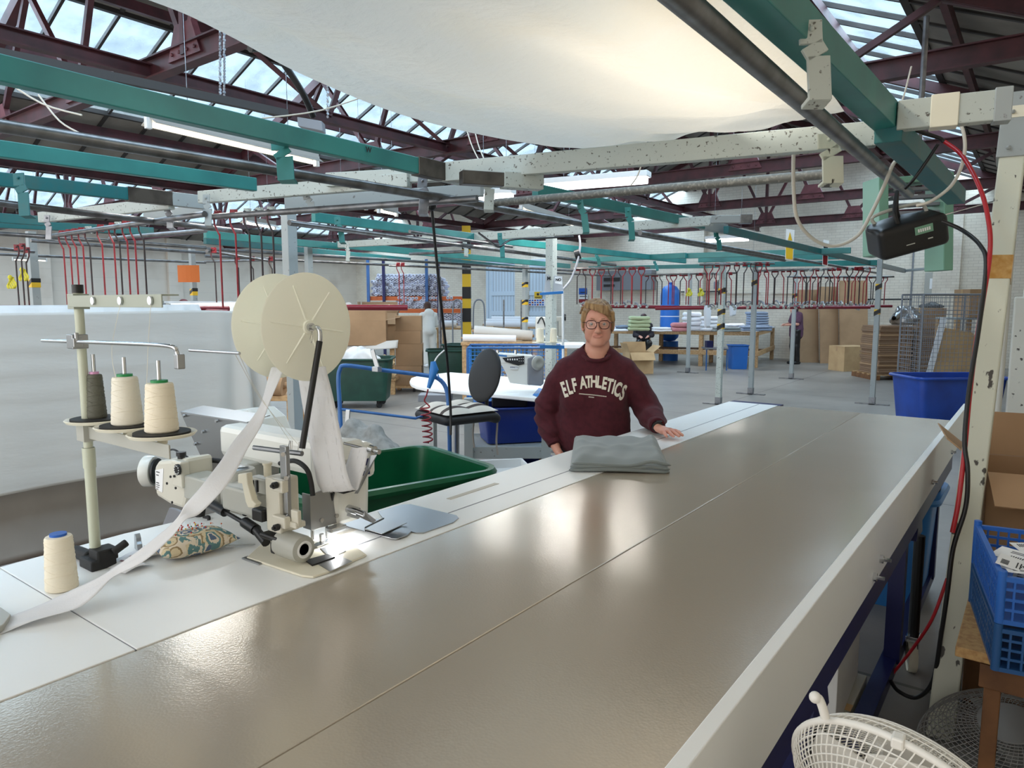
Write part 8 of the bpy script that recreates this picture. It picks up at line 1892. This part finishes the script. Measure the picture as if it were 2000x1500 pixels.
fc = pd(1762, 1578, 1.02); t, P = fan('white desk fan with a wire cage in the bottom right corner', fc, tuple(Rv*.62+Fv*.55+Vector((0, 0, .42))), .158, 'fan', 84, 13)
b = MB(); b.tube(spline([pd(1612, 1402, 1.02), pd(1606, 1380, 1.02), pd(1600, 1366, 1.02), pd(1594, 1362, 1.02)], 5), .0065, 10); b.ell(pd(1592, 1362, 1.02), (.0085, .0085, .0085), 12, 8); b.build('knob_handle', M['fan'], t, smooth=True)
fan('grey dusty fan lying on the floor under the wooden table', pd(1975, 1470, 2.35), (-.1, -.25, .95), .27, 'fan_g', 60, 16, False, .0014)
# wooden table with crates
ZR = .66; TC = pz(1866, 1262, ZR)
def right_table():
    z = ZR; x0, y0 = TC.x, TC.y; t = thing('side_table', 'rough wooden side table at the right edge carrying blue crates', 'table', (.08, y0+.4, 0))
    b = MB(); b.bb((x0, y0, z-.03), (.38, y0+.85, z)); b.build('table_board', mat('chipboard', (196, 158, 106), .8, c2=(170, 128, 80), scale=60), t, bevel=.003)
    b = MB(); b.bb((x0+.06, y0+.03, z-.10), (x0+.095, y0+.8, z-.032)); b.build('apron', M['woodd'], t, bevel=.003)
    b = MB(); b.bb((x0+.06, y0+.0, z-.10), (.36, y0+.03, z-.032)); b.build('apron', M['woodd'], t, bevel=.003)
    for x, y in ((x0+.09, y0+.03), (x0+.09, y0+.75), (.31, y0+.03), (.31, y0+.75)): b = MB(); b.bb((x-.018, y, 0), (x+.022, y+.04, z-.10)); b.build('leg', M['woodd'], t, bevel=.003)
right_table()
def crate(label, x0, y0, x1, y1, z, h, mt, rz=0):
    t = thing('plastic_crate', label, 'crate', ((x0+x1)/2, (y0+y1)/2, z)); b = MB(); th = .006
    b.bb((x0, y0, z), (x1, y1, z+.006)); b.build('base', M[mt], t)
    for nm, a, c_, ax in (('side_panel', (x0, y0), (x0, y1), 1), ('side_panel', (x1, y0), (x1, y1), 1), ('end_panel', (x0, y0), (x1, y0), 0), ('end_panel', (x0, y1), (x1, y1), 0)):
        b = MB(); A = Vector((a[0], a[1], z)); C_ = Vector((c_[0], c_[1], z)); d = (C_-A).normalized(); Ln = (C_-A).length; n = int(Ln/.026)
        for k in range(n+1):
            p = A+d*(Ln*k/n); big = k % 5 == 0; b.box(p+Vector((0, 0, h/2)), (.010 if ax else (.012 if big else .005), (.012 if big else .005) if ax else .010, h))
        for f in (.04, .30, .52, .74, .96):
            b.bar(A+Vector((0, 0, h*f)), C_+Vector((0, 0, h*f)), .008 if f in (.3, .52, .74) else .014, h*(.06 if f in (.3, .52, .74) else .10))
        b.build(nm, M[mt], t)
    for x, y in ((x0, y0), (x0, y1), (x1, y0), (x1, y1)): b = MB(); b.cyl((x, y, z), (x, y, z+h*1.12), .011, 10); b.build('corner_post', M[mt], t, smooth=True)
    t.rotation_euler.z = math.radians(10)
    return t
NL = pz(1943, 1308, ZR); ca, sa = math.cos(math.radians(10)), math.sin(math.radians(10)); CX, CY = NL.x+.18*ca-.24*sa, NL.y+.18*sa+.24*ca
crate('dark blue slatted crate at the bottom of the stack on the side table', CX-.18, CY-.24, CX+.18, CY+.24, ZR+.001, .115, 'crate_d')
crate('bright blue slatted crate on top full of white labels', CX-.18, CY-.24, CX+.18, CY+.24, ZR+.131, .125, 'crate')
rr = random.Random(9)
for i in range(16):
    x, y = CX+rr.uniform(-.12, .05), CY+rr.uniform(-.17, .17); a = rr.uniform(0, 3); zz = ZR+.205+.004*i; R = Matrix.Rotation(a, 3, 'Z') @ Matrix.Rotation(rr.uniform(-.22, .22), 3, 'X')
    b = MB(); c = Vector((x, y, zz)); pts = [c+R @ Vector(v) for v in ((-.05, -.035, 0), (.05, -.035, 0), (.05, .035, 0), (-.05, .035, 0))]; b.prism(pts, R @ Vector((0, 0, .0012)))
    for k in range(7): q = R @ Vector((-.035+.006*k, .008, .0014)); b.prism([c+q, c+q+R @ Vector((.003, 0, 0)), c+q+R @ Vector((.003, .018, 0)), c+q+R @ Vector((0, .018, 0))], R @ Vector((0, 0, .0004)), 1)
    for k in range(2): q = R @ Vector((-.035, -.012-.008*k, .0014)); b.prism([c+q, c+q+R @ Vector((.05, 0, 0)), c+q+R @ Vector((.05, .003, 0)), c+q+R @ Vector((0, .003, 0))], R @ Vector((0, 0, .0004)), 1)
    tag(b.build('printed_label', [M['label_w'], M['ink']]), 'white printed label lying loose in the bright blue crate', 'label', 'labels in the crate')
t = carton('carton', 'open brown carton with magenta print beside the cream post', (.03, 3.55, .60), (.42, .42, .36), .18, 'card', True, flaps=(-30, 60, 75, 40))
b = MB(); b.prism([(-.20, 3.33, .86), (-.02, 3.365, .86), (-.02, 3.365, .93), (-.20, 3.33, .93)], (.001, -.004, 0)); b.build('magenta_print', M['magenta'], t)
b = MB(); b.prism([(.02, 3.335, .62), (.22, 3.37, .62), (.22, 3.37, .80), (.02, 3.335, .80)], (.001, -.004, 0)); lb = b.build('white_label', M['label_w'], t)
b = MB(); b.prism([(.03, 3.333, .635), (.20, 3.362, .635), (.20, 3.362, .665), (.03, 3.333, .665)], (.001, -.004, 0))
for k in range(4): b.prism([(.03, 3.333, .70+.018*k), (.13, 3.35, .70+.018*k), (.13, 3.35, .706+.018*k), (.03, 3.333, .706+.018*k)], (.001, -.004, 0))
b.build('label_print', M['ink'], lb)
b = MB(); b.bb((-.17, 3.3, .0), (.38, 3.85, .595)); tag(b.build('wooden_crate', M['woodd'], bevel=.01), 'wooden box under the open brown carton', 'box')
# red and cream things at the wall
cable('conduit', 'cream conduit running down the right wall beside the pilaster', [(1992, 330, 7.2), (1975, 500, 7.4), (1958, 700, 7.6), (1945, 850, 7.8)], .03, 'white_cable', 'conduit')
cable('conduit', 'thin black wire running down beside the cream post', [(1985, 350, 4.0), (1962, 500, 4.2), (1950, 700, 4.3), (1940, 820, 4.4)], .004, 'black', 'wire')
